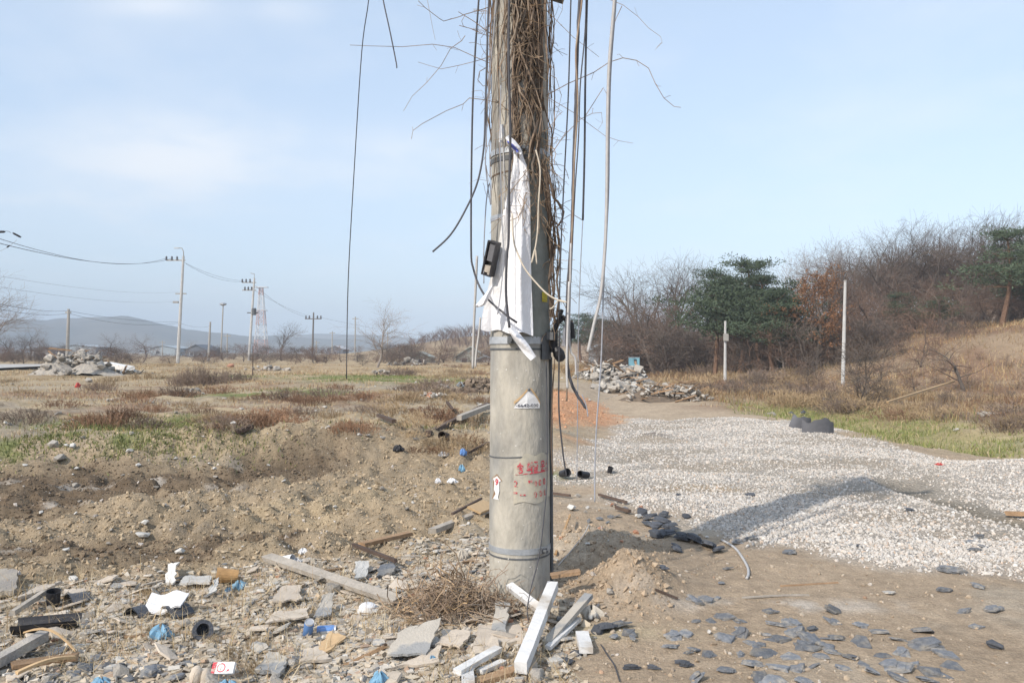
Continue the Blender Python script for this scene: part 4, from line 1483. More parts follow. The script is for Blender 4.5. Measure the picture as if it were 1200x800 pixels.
# ------------------------------------------------------------------ trees, poles and wires of the background
def grow(rng, H, spread=.5, levels=4, kidsn=(9, 6, 5, 3), trunk_r=.02, first=.25, up=.5, droop=0.0, wob=.12, leaf=None, sides=(7, 5, 3, 3)):
    """bare tree: returns trunk/limb and twig meshes of a tree that stands at the origin"""
    limbs, fine = MB(), MB()
    tips = []

    def branch(p, d, L, r, lv):
        n = (8, 5, 4, 3)[min(lv, 3)]
        pts, rad = [p.copy()], [r]
        for i in range(n):
            d = (d + Vector((rng.gauss(0, wob), rng.gauss(0, wob), rng.gauss(0, wob) + (up - droop * lv) * .06))).normalized()
            p = p + d * (L / n)
            pts.append(p.copy())
            rad.append(max(r * (1 - .8 * (i + 1) / n), (.0065 if H < 5 else .0065)))
        (limbs if lv <= 1 else fine).tube(pts, rad, sides[min(lv, 3)], cap=False)
        if lv >= levels - 1:
            tips.append((pts[-1], d))
            return
        k = kidsn[lv]
        for q in range(k):
            t = first + (1 - first) * (q + rng.random() * .8) / k if lv == 0 else .2 + .8 * (q + rng.random()) / k
            t = min(t, .999)
            i = min(int(t * n), n - 1)
            bp = pts[i].lerp(pts[i + 1], t * n - i)
            axis = (pts[i + 1] - pts[i]).normalized()
            side = axis.orthogonal().normalized()
            side = Matrix.Rotation(q * 2.4 + rng.uniform(-.6, .6), 3, axis) @ side
            a = spread * rng.uniform(.7, 1.35)
            nd = (axis * math.cos(a) + side * math.sin(a)).normalized()
            branch(bp, nd, L * rng.uniform(.42, .68) * (1 - .35 * t if lv == 0 else 1), max(rad[i] * rng.uniform(.45, .65), (.0065 if H < 5 else .007)), lv + 1)
    branch(Vector((0, 0, -.15)), Vector((rng.gauss(0, .04), rng.gauss(0, .04), 1)), H * .92, H * trunk_r, 0)
    return limbs, fine, tips


def tree_proto(name, label, cat, seed, H, bark, twig, **kw):
    rng = random.Random(seed)
    limbs, fine, tips = grow(rng, H, **kw)
    t = thing(name, label, cat)
    limbs.build('trunk', bark, t)
    fine.build('crown', twig, t)
    return t


def pine_proto(seed, H, label, layers=8, width=.34):
    """red pine: bent trunk, bare below, uneven cloud-like pads of needles"""
    rng = random.Random(seed)
    t = thing('pine_tree', label, 'tree')
    limbs, nd = MB(), []
    bx, by = rng.uniform(-.07, .07) * H, rng.uniform(-.05, .05) * H
    tr = [Vector((bx * math.sin(i * .45 + seed), by * math.sin(i * .6), -.15 + H * .96 * i / 8)) for i in range(9)]
    limbs.tube(tr, [H * .022 * (1 - .8 * i / 8) + .01 for i in range(9)], 6, cap=False)
    for L in range(layers):
        z = H * (.42 + .54 * (L + rng.uniform(-.3, .3)) / (layers - 1))
        z = min(z, H * .95)
        k = min(int(z / H * 8), 7)
        c = tr[k].lerp(tr[k + 1], min(1, z / H * 8 - k))
        reach = H * width * (1.0 - .62 * max(0, (z / H - .36) / .6) ** 1.4)
        nb = rng.choice((3, 4, 5, 5))
        a0_ = rng.uniform(0, 6.28)
        for q in range(nb):
            a = a0_ + q * 2 * PI / nb + rng.uniform(-.5, .5)
            ln = reach * rng.uniform(.45, 1.2)
            e = c + Vector((math.cos(a) * ln, math.sin(a) * ln, ln * rng.uniform(.05, .5)))
            mid = c.lerp(e, .5) + Vector((0, 0, -.08 * ln))
            limbs.tube([c, mid, e], [.0055 * H, .0032 * H, .008], 4, cap=False)
            for s in range(5):
                pc = c.lerp(e, .42 + .16 * s) + Vector((rng.gauss(0, .2), rng.gauss(0, .2), rng.gauss(.06, .10))) * ln
                nd.append((pc, (.32 + ln * .22) * rng.uniform(.7, 1.25)))
    for q in range(5):
        nd.append((tr[8] + Vector((rng.gauss(0, .03), rng.gauss(0, .03), rng.uniform(-.06, .03))) * H, .07 * H * rng.uniform(.7, 1.1)))
    limbs.build('trunk', M['pine_bark'], t)
    b = MB()
    vs, fs = [], []
    for pc, s in nd:
        for q in range(56):
            g1 = Vector((rng.gauss(0, .5), rng.gauss(0, .5), rng.gauss(0, .17)))
            o = g1 * s + pc
            d = (Vector((rng.gauss(0, .7), rng.gauss(0, .7), rng.gauss(.35, .6))) + g1 * 1.2).normalized() * s * rng.uniform(.22, .42)
            w = d.cross(Vector((rng.gauss(0, 1), rng.gauss(0, 1), rng.gauss(0, 1)))).normalized() * s * .055
            i = len(vs)
            vs += [o - w, o + w, o + d]
            fs.append((i, i + 1, i + 2))
    b.add(vs, fs)
    b.build('crown', M['needle'], t)
    return t


HT = {}


def hide_proto(t):
    """the first of a kind is moved to its place when it is first used"""
    t['used'] = 0
    zs = np.concatenate([np.array([v.co.z for v in c.data.vertices]) for c in t.children])
    HT[t.name] = float(np.percentile(zs, 99.7))
    return t


def place(proto, loc, rz=0, sc=1, label=None, group=None):
    if not proto.get('used'):
        proto['used'] = 1
        proto.location = loc
        proto.rotation_euler = (0, 0, rz)
        proto.scale = (sc, sc, sc) if not hasattr(sc, '__len__') else sc
        if label:
            proto['label'] = label
        if group:
            proto['group'] = group
        return proto
    return dup(proto, loc, rz, sc, label, group)


rt = random.Random(11)
B1 = hide_proto(tree_proto('bare_tree', 'bare tree', 'tree', 1, 10, M['bark'], M['twig_grey'], spread=.78, kidsn=(11, 8, 6, 4), first=.3, wob=.17, trunk_r=.026, up=.3))
B2 = hide_proto(tree_proto('bare_tree', 'bare tree', 'tree', 2, 10, M['bark'], M['twig_grey'], spread=.62, kidsn=(13, 8, 6, 4), first=.25, wob=.14, trunk_r=.024, up=.35))
B3 = hide_proto(tree_proto('bare_tree', 'bare tree', 'tree', 3, 10, M['bark_pale'], M['twig_pale'], spread=.62, kidsn=(10, 7, 6, 4), first=.33, wob=.15))
B4 = hide_proto(tree_proto('bare_tree', 'bare tree', 'tree', 4, 10, M['bark'], M['twig_red'], spread=.8, kidsn=(12, 8, 6, 4), first=.18, wob=.17, trunk_r=.024, up=.3))
S1 = hide_proto(tree_proto('bare_shrub', 'bare shrub', 'shrub', 6, 3, M['bark'], M['twig_red'], spread=.85, kidsn=(13, 8, 5, 3), first=.06, trunk_r=.018, wob=.2))
S2 = hide_proto(tree_proto('bare_shrub', 'bare shrub', 'shrub', 8, 3, M['bark'], M['twig_grey'], spread=.75, kidsn=(14, 8, 5, 3), first=.04, trunk_r=.016, wob=.16))
B5 = hide_proto(tree_proto('bare_tree', 'bare tree', 'tree', 14, 10, M['bark_pale'], M['twig_pale'], spread=.62, kidsn=(13, 9, 7, 4), first=.3, wob=.13, droop=.5))
P1 = hide_proto(pine_proto(21, 10, 'pine'))
P2 = hide_proto(pine_proto(25, 10, 'pine', 7, .40))
P3 = hide_proto(pine_proto(28, 10, 'pine', 9, .36))
O1 = hide_proto(tree_proto('oak_tree', 'oak', 'tree', 9, 8, M['bark'], M['bark'], spread=.7, kidsn=(10, 7, 5, 3), first=.25, wob=.15))
# dead leaves that the oak still holds
_crown = [c for c in O1.children if c.name.startswith('crown')][0]
_pts = np.array([v.co for v in _crown.data.vertices])
_r = np.random.RandomState(4)
_sel = _pts[_r.choice(len(_pts), 5200)] + _r.normal(size=(5200, 3)) * .10
_d = _r.normal(size=(5200, 3)); _d /= np.linalg.norm(_d, axis=1)[:, None]
_w = np.cross(_d, _r.normal(size=(5200, 3))); _w /= np.linalg.norm(_w, axis=1)[:, None]
_s = .13 * _r.uniform(.6, 1.3, (5200, 1))
_lv = np_mesh('leaves', np.stack([_sel - _w * _s * .4, _sel + _d * _s * .5, _sel + _w * _s * .4, _sel + _d * _s * -.7], 1).reshape(-1, 3), np.arange(5200 * 4).reshape(-1, 4), M['oak_leaf'])
_lv.parent = O1


def tree(proto, px, Y, toppy, label, group=None, base=10, wide=1.0, sink=.1):
    """stand a tree on the ground at a column and distance, with its top at a photo row"""
    x = (px - 600) / F * Y
    z = hz(x, Y)
    H = CAM_Z + (HZ - toppy) / F * Y - z
    s = H / HT[proto.name]
    return place(proto, (x, Y, z - sink), rt.uniform(0, 6.28), (s * wide, s * wide, s), label, group)


WG = 'trees of the wood on the right hillside'
# front of the wood: trees one can tell apart
tree(B3, 912, 50, 287, 'tall pale bare tree with an open round crown right of the pines', WG)
tree(O1, 957, 40, 306, 'oak holding rust brown dead leaves, left of the white post', WG, 8)
tree(P1, 872, 45, 298, 'tallest dark green pine in the middle of the wood', WG, wide=1.05)
tree(P2, 838, 46, 312, 'dark pine with broad flat pads left of the tallest pine', WG, wide=.95)
tree(P3, 893, 44, 318, 'dark pine leaning against the right of the tallest pine', WG, wide=1.0)
tree(P2, 856, 46, 322, 'dark pine filling the gap between the two tallest pines', WG, wide=1.0)
tree(P3, 1205, 44, 300, 'lower dark pine beneath the hilltop pine at the far right', WG, wide=1.3)
tree(P3, 928, 42, 345, 'low dark pine at the right end of the pine row, left of the oak', WG, wide=1.25)
tree(P3, 908, 41, 336, 'low spreading pine under the pale open bare tree', WG, wide=1.1)
tree(P1, 1178, 42, 263, 'dark green pine on the hilltop at the far right of the wood', WG, wide=1.2)
tree(P3, 1215, 47, 285, 'dark green pine cut by the right edge of the photo', WG, wide=1.2)
tree(P2, 682, 92, 366, 'rounded dark pine seen between the hanging cables', WG, wide=1.5)
tree(P3, 700, 96, 372, 'dark pine just right of the hanging pale cable', WG, wide=1.6)
tree(P2, 716, 100, 374, 'dark pine at the left foot of the wood', WG, wide=1.5)
tree(P1, 1052, 46, 340, 'dark young pine in shade inside the wood above the slope', WG, wide=1.2)
tree(P2, 1100, 44, 345, 'second dark young pine among bare trunks above the slope', WG, wide=1.2)
lab_w = ('slender bare tree in the left end of the wood, left of the pines', 'bare tree standing among the pines in the middle of the wood', 'tall bare tree on the skyline of the hilltop at right', 'lower bare tree at the front of the hilltop wood at right')
for px, Y, top, pr in ((752, 62, 312, B2), (762, 60, 310, B1), (775, 64, 308, B2), (790, 60, 305, B2), (803, 63, 309, B1), (738, 66, 338, B1), (728, 70, 352, B4), (815, 58, 318, B3), (745, 58, 345, B4), (770, 57, 350, B4), (800, 55, 352, B4),
                       (822, 57, 345, B1), (850, 60, 325, B2), (935, 58, 318, B2), (975, 56, 292, B2), (968, 60, 300, B1), (990, 55, 310, B4), (1012, 54, 266, B1), (1030, 57, 262, B2), (1046, 55, 270, B1), (1062, 58, 266, B2), (1078, 54, 278, B4),
                       (1090, 60, 262, B2), (1108, 56, 264, B1), (1122, 61, 258, B2), (1136, 57, 262, B1), (1150, 60, 254, B2), (1162, 56, 268, B3), (1192, 60, 270, B1), (1210, 58, 262, B2), (1230, 55, 265, B1), (1000, 62, 285, B1),
                       (1070, 50, 300, B4), (1115, 48, 300, B4), (1140, 47, 305, B1), (1165, 48, 312, B4), (1095, 47, 318, B1), (1020, 50, 318, B4), (1040, 49, 325, B1), (985, 50, 330, B4), (1190, 46, 325, B4), (1250, 50, 280, B2), (940, 48, 350, B4), (915, 50, 352, B1),
                       (890, 52, 350, B4), (868, 54, 355, B4), (1055, 46, 345, B4), (1130, 45, 335, B1), (1180, 45, 345, B4), (1210, 44, 335, B4)):
    tree(pr, px + rt.uniform(-3, 3), Y, top - (9 if px < 830 else 4), lab_w[0 if px < 830 else 1 if px < 965 else 2 if top < 298 else 3], WG, wide=rt.uniform(.85, 1.2))
for k in range(44):                              # second and third rows that close the wood
    px = 965 + 265 * (k + rt.random()) / 44
    tree(rt.choice((B1, B4, B2, B4)), px, rt.uniform(56, 70), 262 + rt.uniform(0, 34) + max(0, 1030 - px) * .35, 'bare tree deep in the hilltop wood at right', WG, wide=rt.uniform(1.0, 1.4))
for k in range(36):
    px = 955 + 270 * (k + rt.random()) / 36
    tree(rt.choice((B4, B1, B4)), px, rt.uniform(43, 54), 318 + rt.uniform(0, 44) - max(0, px - 1080) * .05, lab_w[3], WG, wide=rt.uniform(1.1, 1.5))
for k in range(16):
    px = 725 + 240 * (k + rt.random()) / 16
    tree(rt.choice((B4, B1, B4)), px, rt.uniform(50, 62), 345 + rt.uniform(-8, 24), lab_w[0] if px < 830 else lab_w[1], WG, wide=rt.uniform(1.1, 1.5))
lab_sh = ('bare brown shrub at the left end of the thicket, behind the cabin', 'bare brown shrub in the thicket under the pines', 'bare brown shrub in the thicket under the hilltop wood')
for k in range(150):
    px = 700 + 525 * (k + rt.random()) / 150
    Y = rt.uniform(38, 60) if px > 850 else rt.uniform(50, 64)
    tree(rt.choice((S1, S2, S1)), px, Y, 412 - rt.uniform(16, 42) - max(0, (px - 900) * .05), lab_sh[0 if px < 800 else 1 if px < 960 else 2], 'shrubs under the hillside trees', 3, wide=1.3)
tree(B4, 1130, 27.5, 380, 'small crooked bare tree alone on the grass slope at right', None, wide=1.5)
tree(S2, 1006, 24.0, 394, 'dense grey bare bush on the slope below the white post', None, 3, wide=1.25)
tree(S1, 1078, 34, 362, 'low bush with pale tan leaves on the slope under the trees', None, 3, wide=1.1)
tree(S1, 958, 28, 432, 'low red brown bush left of the dense grey bush', None, 3, wide=1.1)
tree(S2, 893, 27, 428, 'thin upright dry bush at the left foot of the slope', None, 3, wide=.7)
for px, Y, top in ((862, 30, 440), (980, 24, 452), (1035, 24, 446), (1015, 26, 432), (1075, 28, 424), (1135, 28, 424), (1205, 28, 418), (1150, 33, 408), (1090, 36, 404), (1200, 36, 396), (1060, 38, 398), (1125, 38, 396), (1170, 38, 400), (1030, 34, 410), (1000, 36, 404), (960, 36, 414), (1220, 33, 410), (1100, 30, 428), (1190, 27, 434), (930, 38, 418), (900, 40, 420), (1045, 27, 440), (1160, 25, 440), (1190, 23, 452), (1100, 24, 456), (920, 30, 442), (1215, 26, 430), (1060, 30, 428), (1180, 31, 412), (940, 33, 426), (1110, 32, 418)):
    tree(rt.choice((S1, S2)), px, Y, top, 'low twiggy bush in the dry grass of the right slope', 'bushes on the grass slope', 3, wide=1.3)

# wooded knoll far behind the sheds: reads as one mass
rng = random.Random(77)
lm, fn, _ = grow(rng, 6, spread=.5, levels=3, kidsn=(9, 6, 2), first=.1, sides=(3, 3, 3, 3), wob=.1)
kv, kf = np.array([tuple(v) for v in lm.v] + [tuple(v) for v in fn.v]), [f for f in lm.f] + [tuple(i + len(lm.v) for i in f) for f in fn.f]
tri = []
for f in kf:
    for q in range(1, len(f) - 1):
        tri.append((f[0], f[q], f[q + 1]))
tri = np.array(tri)
VV, FF = [], []
r_ = np.random.RandomState(5)
for k in range(260):
    px = r_.uniform(480, 660)
    Y = r_.uniform(160, 205)
    x = (px - 600) / F * Y
    a = r_.uniform(0, 6.28)
    s = r_.uniform(.35, .62) * (1 - .35 * max(0, (520 - px) / 40))
    m = np.array([[math.cos(a), -math.sin(a), 0], [math.sin(a), math.cos(a), 0], [0, 0, 1]])
    FF.append(tri + len(kv) * k)
    VV.append((kv * np.array((1.25, 1.25, 1))) @ m.T * s + np.array((x, Y, hz(x, Y) - .2)))
wood = np_mesh('far_wood', np.concatenate(VV), np.concatenate(FF), M['twig_red'])
tag(wood, 'brown leafless wood on the low rise far behind the sheds', kind='stuff')

# left field
tree(B5, 441, 60, 348, 'bare tree with a wide pale crown standing alone in the left field', None, wide=1.45)
tree(B5, -10, 70, 318, 'large pale bare tree half cut by the left edge', None, wide=1.6)
LG = 'bare trees across the left field'
for px, Y, top, pr, lab in ((130, 170, 389, B4, 'round russet bare tree behind the grey rubble pile'), (172, 175, 389, B4, 'round reddish bare tree left of the tall lamp pole'), (216, 180, 396, B3, 'pale bare tree in the haze right of the tall lamp pole'),
                            (329, 140, 376, B2, 'narrow bare tree right of the lattice tower'), (310, 130, 397, B1, 'low bare tree at the foot of the lattice tower')):
    tree(pr, px, Y, top, lab, LG, wide=1.5 if pr is B4 else 1.1)
for px, Y, top, pr in ((4, 110, 392, B2), (14, 105, 385, B4), (26, 110, 390, B2), (36, 108, 380, B1), (46, 115, 388, B4), (60, 125, 396, B2), (-20, 100, 380, B1), (76, 150, 399, B2), (98, 160, 400, B4)):
    tree(pr, px, Y, top, 'bare tree of the small wood at the left edge of the field', 'small wood at the left edge')
for k in range(90):
    px, Y = rt.uniform(-15, 575), rt.uniform(70, 130)
    tree(rt.choice((S1, S1, S2)), px, Y, rt.uniform(400, 414) + (4 if px < 90 else 0), 'low brown bush in the scrub line ' + ('at the left edge behind the rubble pile' if px < 150 else 'between the tall poles on the far field edge' if px < 330 else 'around the leaning tree on the far field edge' if px < 470 else 'by the sheds on the far field edge'), 'scrub line along the far edge of the field', 3, wide=2.0)
for px, Y, top in ((285, 95, 402), (372, 85, 405), (400, 90, 403), (480, 80, 406), (520, 95, 402), (530, 100, 404), (355, 110, 406), (250, 75, 413), (145, 80, 414), (345, 78, 412), (425, 70, 414), (545, 90, 408), (568, 88, 408), (190, 90, 412), (300, 74, 416),
                   (20, 85, 412), (45, 88, 414), (70, 90, 412)):
    tree(rt.choice((S1, S1, S2)), px, Y, top, 'brown bush on the far edge of the left field', 'bushes on the far edge of the field', 3, wide=1.5)


def far_pole(name, label, px, px_top, Y, top, r=.16, mat='pole_far', base_py=None, cat='utility pole', group='utility poles across the field'):
    x = (px - 600) / F * Y
    z0 = hz(x, Y) - .3
    t = thing(name, label, cat, (x, Y, z0), group)
    tip = pt(px_top, top, Y)
    MB().tube([Vector((x, Y, z0)), Vector((x, Y, z0)).lerp(tip, .5), tip], [r, r * .85, r * .65], 8).build('shaft', M[mat], t)
    return t, tip, Vector((x, Y, z0))


def bar(t, name, c, w, mat, th=.12, ang=0.0):
    MB().box(c, (w, th, th), Matrix.Rotation(ang, 3, 'Y')).build(name, M[mat], t)


def insul(t, c, s=1.0):
    MB().lathe([(.05 * s, 0), (.14 * s, .08 * s), (.06 * s, .2 * s), (.12 * s, .28 * s), (.04 * s, .42 * s)], c, seg=8).build('insulator', M['insulator'], t)


t, tip1, b1 = far_pole('utility_pole', 'tallest pale utility pole across the left field with a lamp arm on top', 208, 215, 88, 300, .20, 'pole_white')
m = 88 / F
MB().tube([tip1, tip1 + Vector((0, 0, .5)), tip1 + Vector((-.15, 0, .85)), tip1 + Vector((-.55, 0, .9))], .05, 6).build('lamp_arm', M['pole_far'], t)
MB().box(tip1 + Vector((-.75, 0, .88)), (.5, .2, .12)).build('lamp_head', M['steel'], t)
bar(t, 'crossarm', pt(206, 305, 88), 2.1, 'pole_far')
for dx in (195, 201.5, 207.5):
    insul(t, pt(dx, 305, 88), 1.1)
bar(t, 'crossarm', pt(212, 344, 88), 1.2, 'pole_far')
bar(t, 'bracket', pt(206, 354, 88), .6, 'pole_far', .2)
t, tip2, b2 = far_pole('utility_pole', 'pale utility pole with two arms of dark insulators beside the lattice tower', 291.5, 298, 110, 326, .20, 'pole_white')
MB().tube([tip2, tip2 + Vector((0, 0, .6)), tip2 + Vector((-.5, 0, .7))], .05, 6).build('lamp_arm', M['pole_far'], t)
for row, cols in ((331, (284, 288.5, 293)), (340, (287, 291, 295))):
    bar(t, 'crossarm', pt(292, row, 110), 1.9, 'pole_far')
    for c_ in cols:
        insul(t, pt(c_, row, 110), 1.2)
MB().lathe([(.3, 0), (.34, .1), (.34, .8), (.26, .95)], pt(295.5, 369, 110) + Vector((.25, 0, 0)), seg=10).build('transformer', M['dark_steel'], t)
bar(t, 'platform', pt(296, 366.5, 110), 1.5, 'dark_steel', .15)
t, tip3, b3 = far_pole('utility_pole', 'dark utility pole with one wide crossarm left of the leaning tree', 366, 367.5, 150, 366, .20, 'pole_dark')
bar(t, 'crossarm', pt(367, 373.5, 150), 3.1, 'pole_dark', .16)
for c_ in (358.5, 362.5, 372, 376):
    insul(t, pt(c_, 373.5, 150), 1.5)
t, tip4, b4 = far_pole('utility_pole', 'short old grey utility pole rising behind the rubble pile', 78.5, 80.5, 72, 362, .17, 'pole_far')
bar(t, 'bracket', pt(80, 366, 72), .5, 'pole_far', .12)
t, tip5, b5 = far_pole('utility_pole', 'short plain utility pole right of the tallest pole', 244, 246.5, 100, 377, .17, 'pole_far')
t, tip6, b6 = far_pole('lamp_mast', 'slim mast with a round floodlight head between the poles', 258.5, 261.5, 130, 358, .14, 'pole_far', cat='lamp mast')
MB().lathe([(.25, 0), (.55, .15), (.55, .35), (.2, .5)], tip6, seg=10).build('floodlight_head', M['steel'], t)
MB().box(tip6 + Vector((-.35, 0, .25)), (.25, .3, .3)).box(tip6 + Vector((.35, 0, .25)), (.25, .3, .3)).build('lamp', M['pole_far'], t)
for px, Y, top, lab in ((266, 150, 391, 'faint distant pole right of the floodlight mast'), (389, 180, 388, 'plain distant pole behind the field at centre left'), (370.5, 170, 399, 'small distant pole just right of the wide crossarm pole'),
                        (416, 165, 371, 'distant pole behind the lone hanging cable'), (454, 170, 388, 'distant pole right of the leaning bare tree'), (190, 175, 399, 'small distant pole left of the tall lamp pole')):
    t, tp, bb = far_pole('utility_pole', lab, px, px + .5, Y, top, .16, 'pole_far')
    bar(t, 'crossarm', tp - Vector((0, 0, .4)), 1.3, 'pole_far', .14)
t, tp, bb = far_pole('street_post', 'white weathered post on the grass slope below the wood', 987.5, 990.5, 33, 330, .085, 'pole_white', cat='post', group=None)
MB().lathe([(.065, 0), (.08, .02), (.06, .06)], tp, seg=10).build('cap', M['pole_far'], t)
t, tp, bb = far_pole('street_post', 'thin pale post at the foot of the wood near the pines', 849.5, 850, 34, 376, .07, 'pole_white', cat='post', group=None)
MB().box(tp - Vector((0, .1, .7)), (.2, .1, .3)).build('box', M['pole_far'], t)
t, tp, bb = far_pole('dead_stake', 'thin dark stake standing in the weeds right of the tall grey weeds', 296, 296.5, 40, 405, .03, 'wood_dark', cat='stake', group=None)

# lattice tower
Y = 420
tw = thing('lattice_tower', 'distant red and white lattice tower faint in the haze', 'tower', ((306 - 600) / F * Y, Y, 0))
x0 = (306 - 600) / F * Y
zt = CAM_Z + (HZ - 337) / F * Y
red, wht = MB(), MB()
nst = 9
for k in range(nst):
    red, wht = MB(), MB()
    za, zb = zt * k / nst, zt * (k + 1) / nst
    wa, wb = 3.1 - 2.3 * k / nst, 3.1 - 2.3 * (k + 1) / nst
    mbk = red if (k // 2) % 2 == 0 else wht
    for sx, sy in ((-1, -1), (1, -1), (1, 1), (-1, 1)):
        mbk.tube([(x0 + sx * wa, Y + sy * wa, za), (x0 + sx * wb, Y + sy * wb, zb)], .22, 4)
    for (sx, sy), (ex, ey) in (((-1, -1), (1, -1)), ((1, -1), (1, 1)), ((1, 1), (-1, 1)), ((-1, 1), (-1, -1))):
        mbk.tube([(x0 + sx * wa, Y + sy * wa, za), (x0 + ex * wb, Y + ey * wb, zb)], .12, 3)
        mbk.tube([(x0 + ex * wa, Y + ey * wa, za), (x0 + sx * wb, Y + sy * wb, zb)], .12, 3)
        mbk.tube([(x0 + sx * wb, Y + sy * wb, zb), (x0 + ex * wb, Y + ey * wb, zb)], .14, 3)
    mbk.build('red_section' if mbk is red else 'white_section', M['tower_red' if mbk is red else 'tower_white'], tw)
MB().box((x0, Y, zt + .2), (7, 3, .4)).box((x0, Y, zt * .66), (6, 3.5, .3)).build('platform', M['tower_white'], tw)

# overhead lines
WGp = 'overhead lines across the left field'


def wire(label, a, b, sag, r0, mat='rubber_cable'):
    a, b = Vector(a), Vector(b)
    pts = []
    for k in range(25):
        t = k / 24
        p = a.lerp(b, t)
        p.z -= 4 * sag * t * (1 - t)
        pts.append(p)
    return tag(MB().tube(pts, r0 * .62, 4).build('overhead_wire', M[mat]), label, 'wire', WGp)


t, tp, bb = far_pole('utility_pole', 'nearest pole that carries the lines, just beyond the left edge of the photo', -66, -66, 34.3, 250, .17, 'pole_far')
bar(t, 'crossarm', pt(-66, 262, 34.2), 1.6, 'pole_far')
wire('upper of the two sagging power lines from the left edge to the tallest pole', pt(-66, 257, 34), pt(195, 302.5, 88), 1.2, .028)
wire('lower of the two sagging power lines from the left edge to the tallest pole', pt(-66, 267, 34), pt(201, 303, 88), 1.0, .032)
wire('upper power line between the tallest pole and the insulator pole', pt(207.5, 303, 88), pt(284, 329, 110), .5, .024)
wire('lower power line between the tallest pole and the insulator pole', pt(218, 309, 88), pt(288.5, 329.5, 110), .7, .024)
wire('faint power line from the insulator pole down to the wide crossarm pole', pt(293, 329, 110), pt(362.5, 372, 150), .9, .026)
wire('second faint power line from the insulator pole to the wide crossarm pole', pt(295, 338, 110), pt(372, 372, 150), .6, .022)
wire('thin line from the wide crossarm pole on toward the main pole', pt(376, 372, 150), pt(560, 398, 260), 1.0, .030)
wire('upper service line from the left edge past the short pole', pt(-66, 339, 34), pt(80, 364, 72), .35, .026)
wire('lower service line from the left edge past the short pole', pt(-66, 344, 34), pt(80, 367, 72), .45, .022)
wire('upper service line from the short pole to the tallest pole', pt(80, 364, 72), pt(209, 377, 88), .3, .024)
wire('lower service line from the short pole to the tallest pole', pt(80, 367, 72), pt(209, 378.5, 88), .55, .024)
wire('service line from the tallest pole sagging to the plain short pole', pt(210, 378, 88), pt(246, 382, 100), .3, .018)
wire('very faint line above the short pole at left', pt(-66, 312, 34), pt(212, 342, 88), .5, .014, 'grey_cable')
wire('very faint lower line above the short pole at left', pt(-66, 325, 34), pt(209, 353, 88), .5, .014, 'grey_cable')
for lab, p, q, rr0 in (('black splice sleeve hanging on the power line by the left edge', (15, 273), (24.5, 278), .045), ('larger black clamp on the power line cut by the left edge', (-6, 272), (6, 271.5), .05), ('small grey spacer on the lower line at the left edge', (8, 290), (11.5, 287.5), .03)):
    a, b_ = pt(*p, 33), pt(*q, 33)
    tag(MB().tube([a, a.lerp(b_, .2), a.lerp(b_, .8), b_], [rr0 * .6, rr0, rr0, rr0 * .6], 6).build('line_clamp', M['black_plastic']), lab, 'line clamp')
wire('wire tail arching off the clamp at the left edge', pt(6, 271, 33), pt(13, 273, 33), -.03, .018)
wire('thin line rising to the spacer at the left edge', pt(-10, 297, 33), pt(20, 281, 33), .1, .012, 'grey_cable')

# ------------------------------------------------------------------ sheds and far buildings
def house(name, label, pxl, pxr, Y, eave, ridge_, depth, wall, roof, windows=(), sink=.3, cat='shed'):
    xl, xr = (pxl - 600) / F * Y, (pxr - 600) / F * Y
    z0 = hz((xl + xr) / 2, Y) - sink
    ze, zr = CAM_Z + (HZ - eave) / F * Y, CAM_Z + (HZ - ridge_) / F * Y
    t = thing(name, label, cat, ((xl + xr) / 2, Y, z0))
    xm = (xl + xr) / 2
    m_ = MB()
    f = [(xl, Y, z0), (xr, Y, z0), (xr, Y, ze), (xm, Y, zr), (xl, Y, ze)]
    m_.add(f + [(a, b + depth, c) for a, b, c in f], [(0, 1, 2, 3, 4), (9, 8, 7, 6, 5), (0, 4, 9, 5), (1, 6, 7, 2)])
    m_.build('wall', M[wall], t)
    m_ = MB()
    o, th = .25, .12
    for s, xe in ((-1, xl), (1, xr)):
        e = Vector((xe + s * o, 0, ze - o * (zr - ze) / abs(xm - xl)))
        top = Vector((xm, 0, zr + .02))
        vs = [(p.x, yy, p.z + dz) for dz in (.03, th) for yy in (Y - .3, Y + depth + .3) for p in (e, top)]
        m_.add(vs, [(0, 1, 3, 2), (4, 6, 7, 5), (0, 4, 5, 1), (2, 3, 7, 6), (0, 2, 6, 4), (1, 5, 7, 3)])
    m_.build('roof', M[roof], t)
    for (u, v, w, h) in windows:
        c = Vector((xl + (xr - xl) * u, Y - .03, z0 + (ze - z0) * v))
        q = MB().box(c, (w, .06, h)).build('window', M['white_wall'], t)
        MB().box(c + Vector((0, -.035, 0)), (w * .8, .03, h * .8)).build('pane', M['window'], q)
    return t


house('shed', 'pale green gabled shed beyond the field, just left of the pole', 534, 568, 100, 418, 407, 6, 'roof_green', 'roof_green', ((.3, .5, .8, .7),))
house('shed', 'low white shed roof touching the left edge of the pole', 556, 580, 92, 422, 418, 5, 'white_wall', 'wall_pale', ((.3, .5, .7, .5),))
house('shed', 'low grey green hut half hidden in brush across the field', 477, 505, 95, 419, 413, 5, 'roof_green', 'roof_green', ((.6, .5, .8, .6), (.25, .5, .6, .6)))
house('house', 'dark low house in the haze right of the tall lamp pole', 217, 242, 190, 410, 404, 9, 'wall_dark', 'wall_dark', ((.3, .5, 1, .8), (.7, .5, 1, .8)), cat='house')
house('greenhouse', 'long pale greenhouse glimpsed behind the rubble pile', 66, 112, 240, 407, 404, 12, 'wall_pale', 'wall_pale', ((.2, .5, 1.5, 1), (.6, .5, 1.5, 1)), cat='greenhouse')
house('greenhouse', 'pale greenhouse right of the russet trees in the haze', 176, 206, 250, 408, 405, 12, 'wall_pale', 'wall_pale', ((.3, .5, 1.5, 1),), cat='greenhouse')
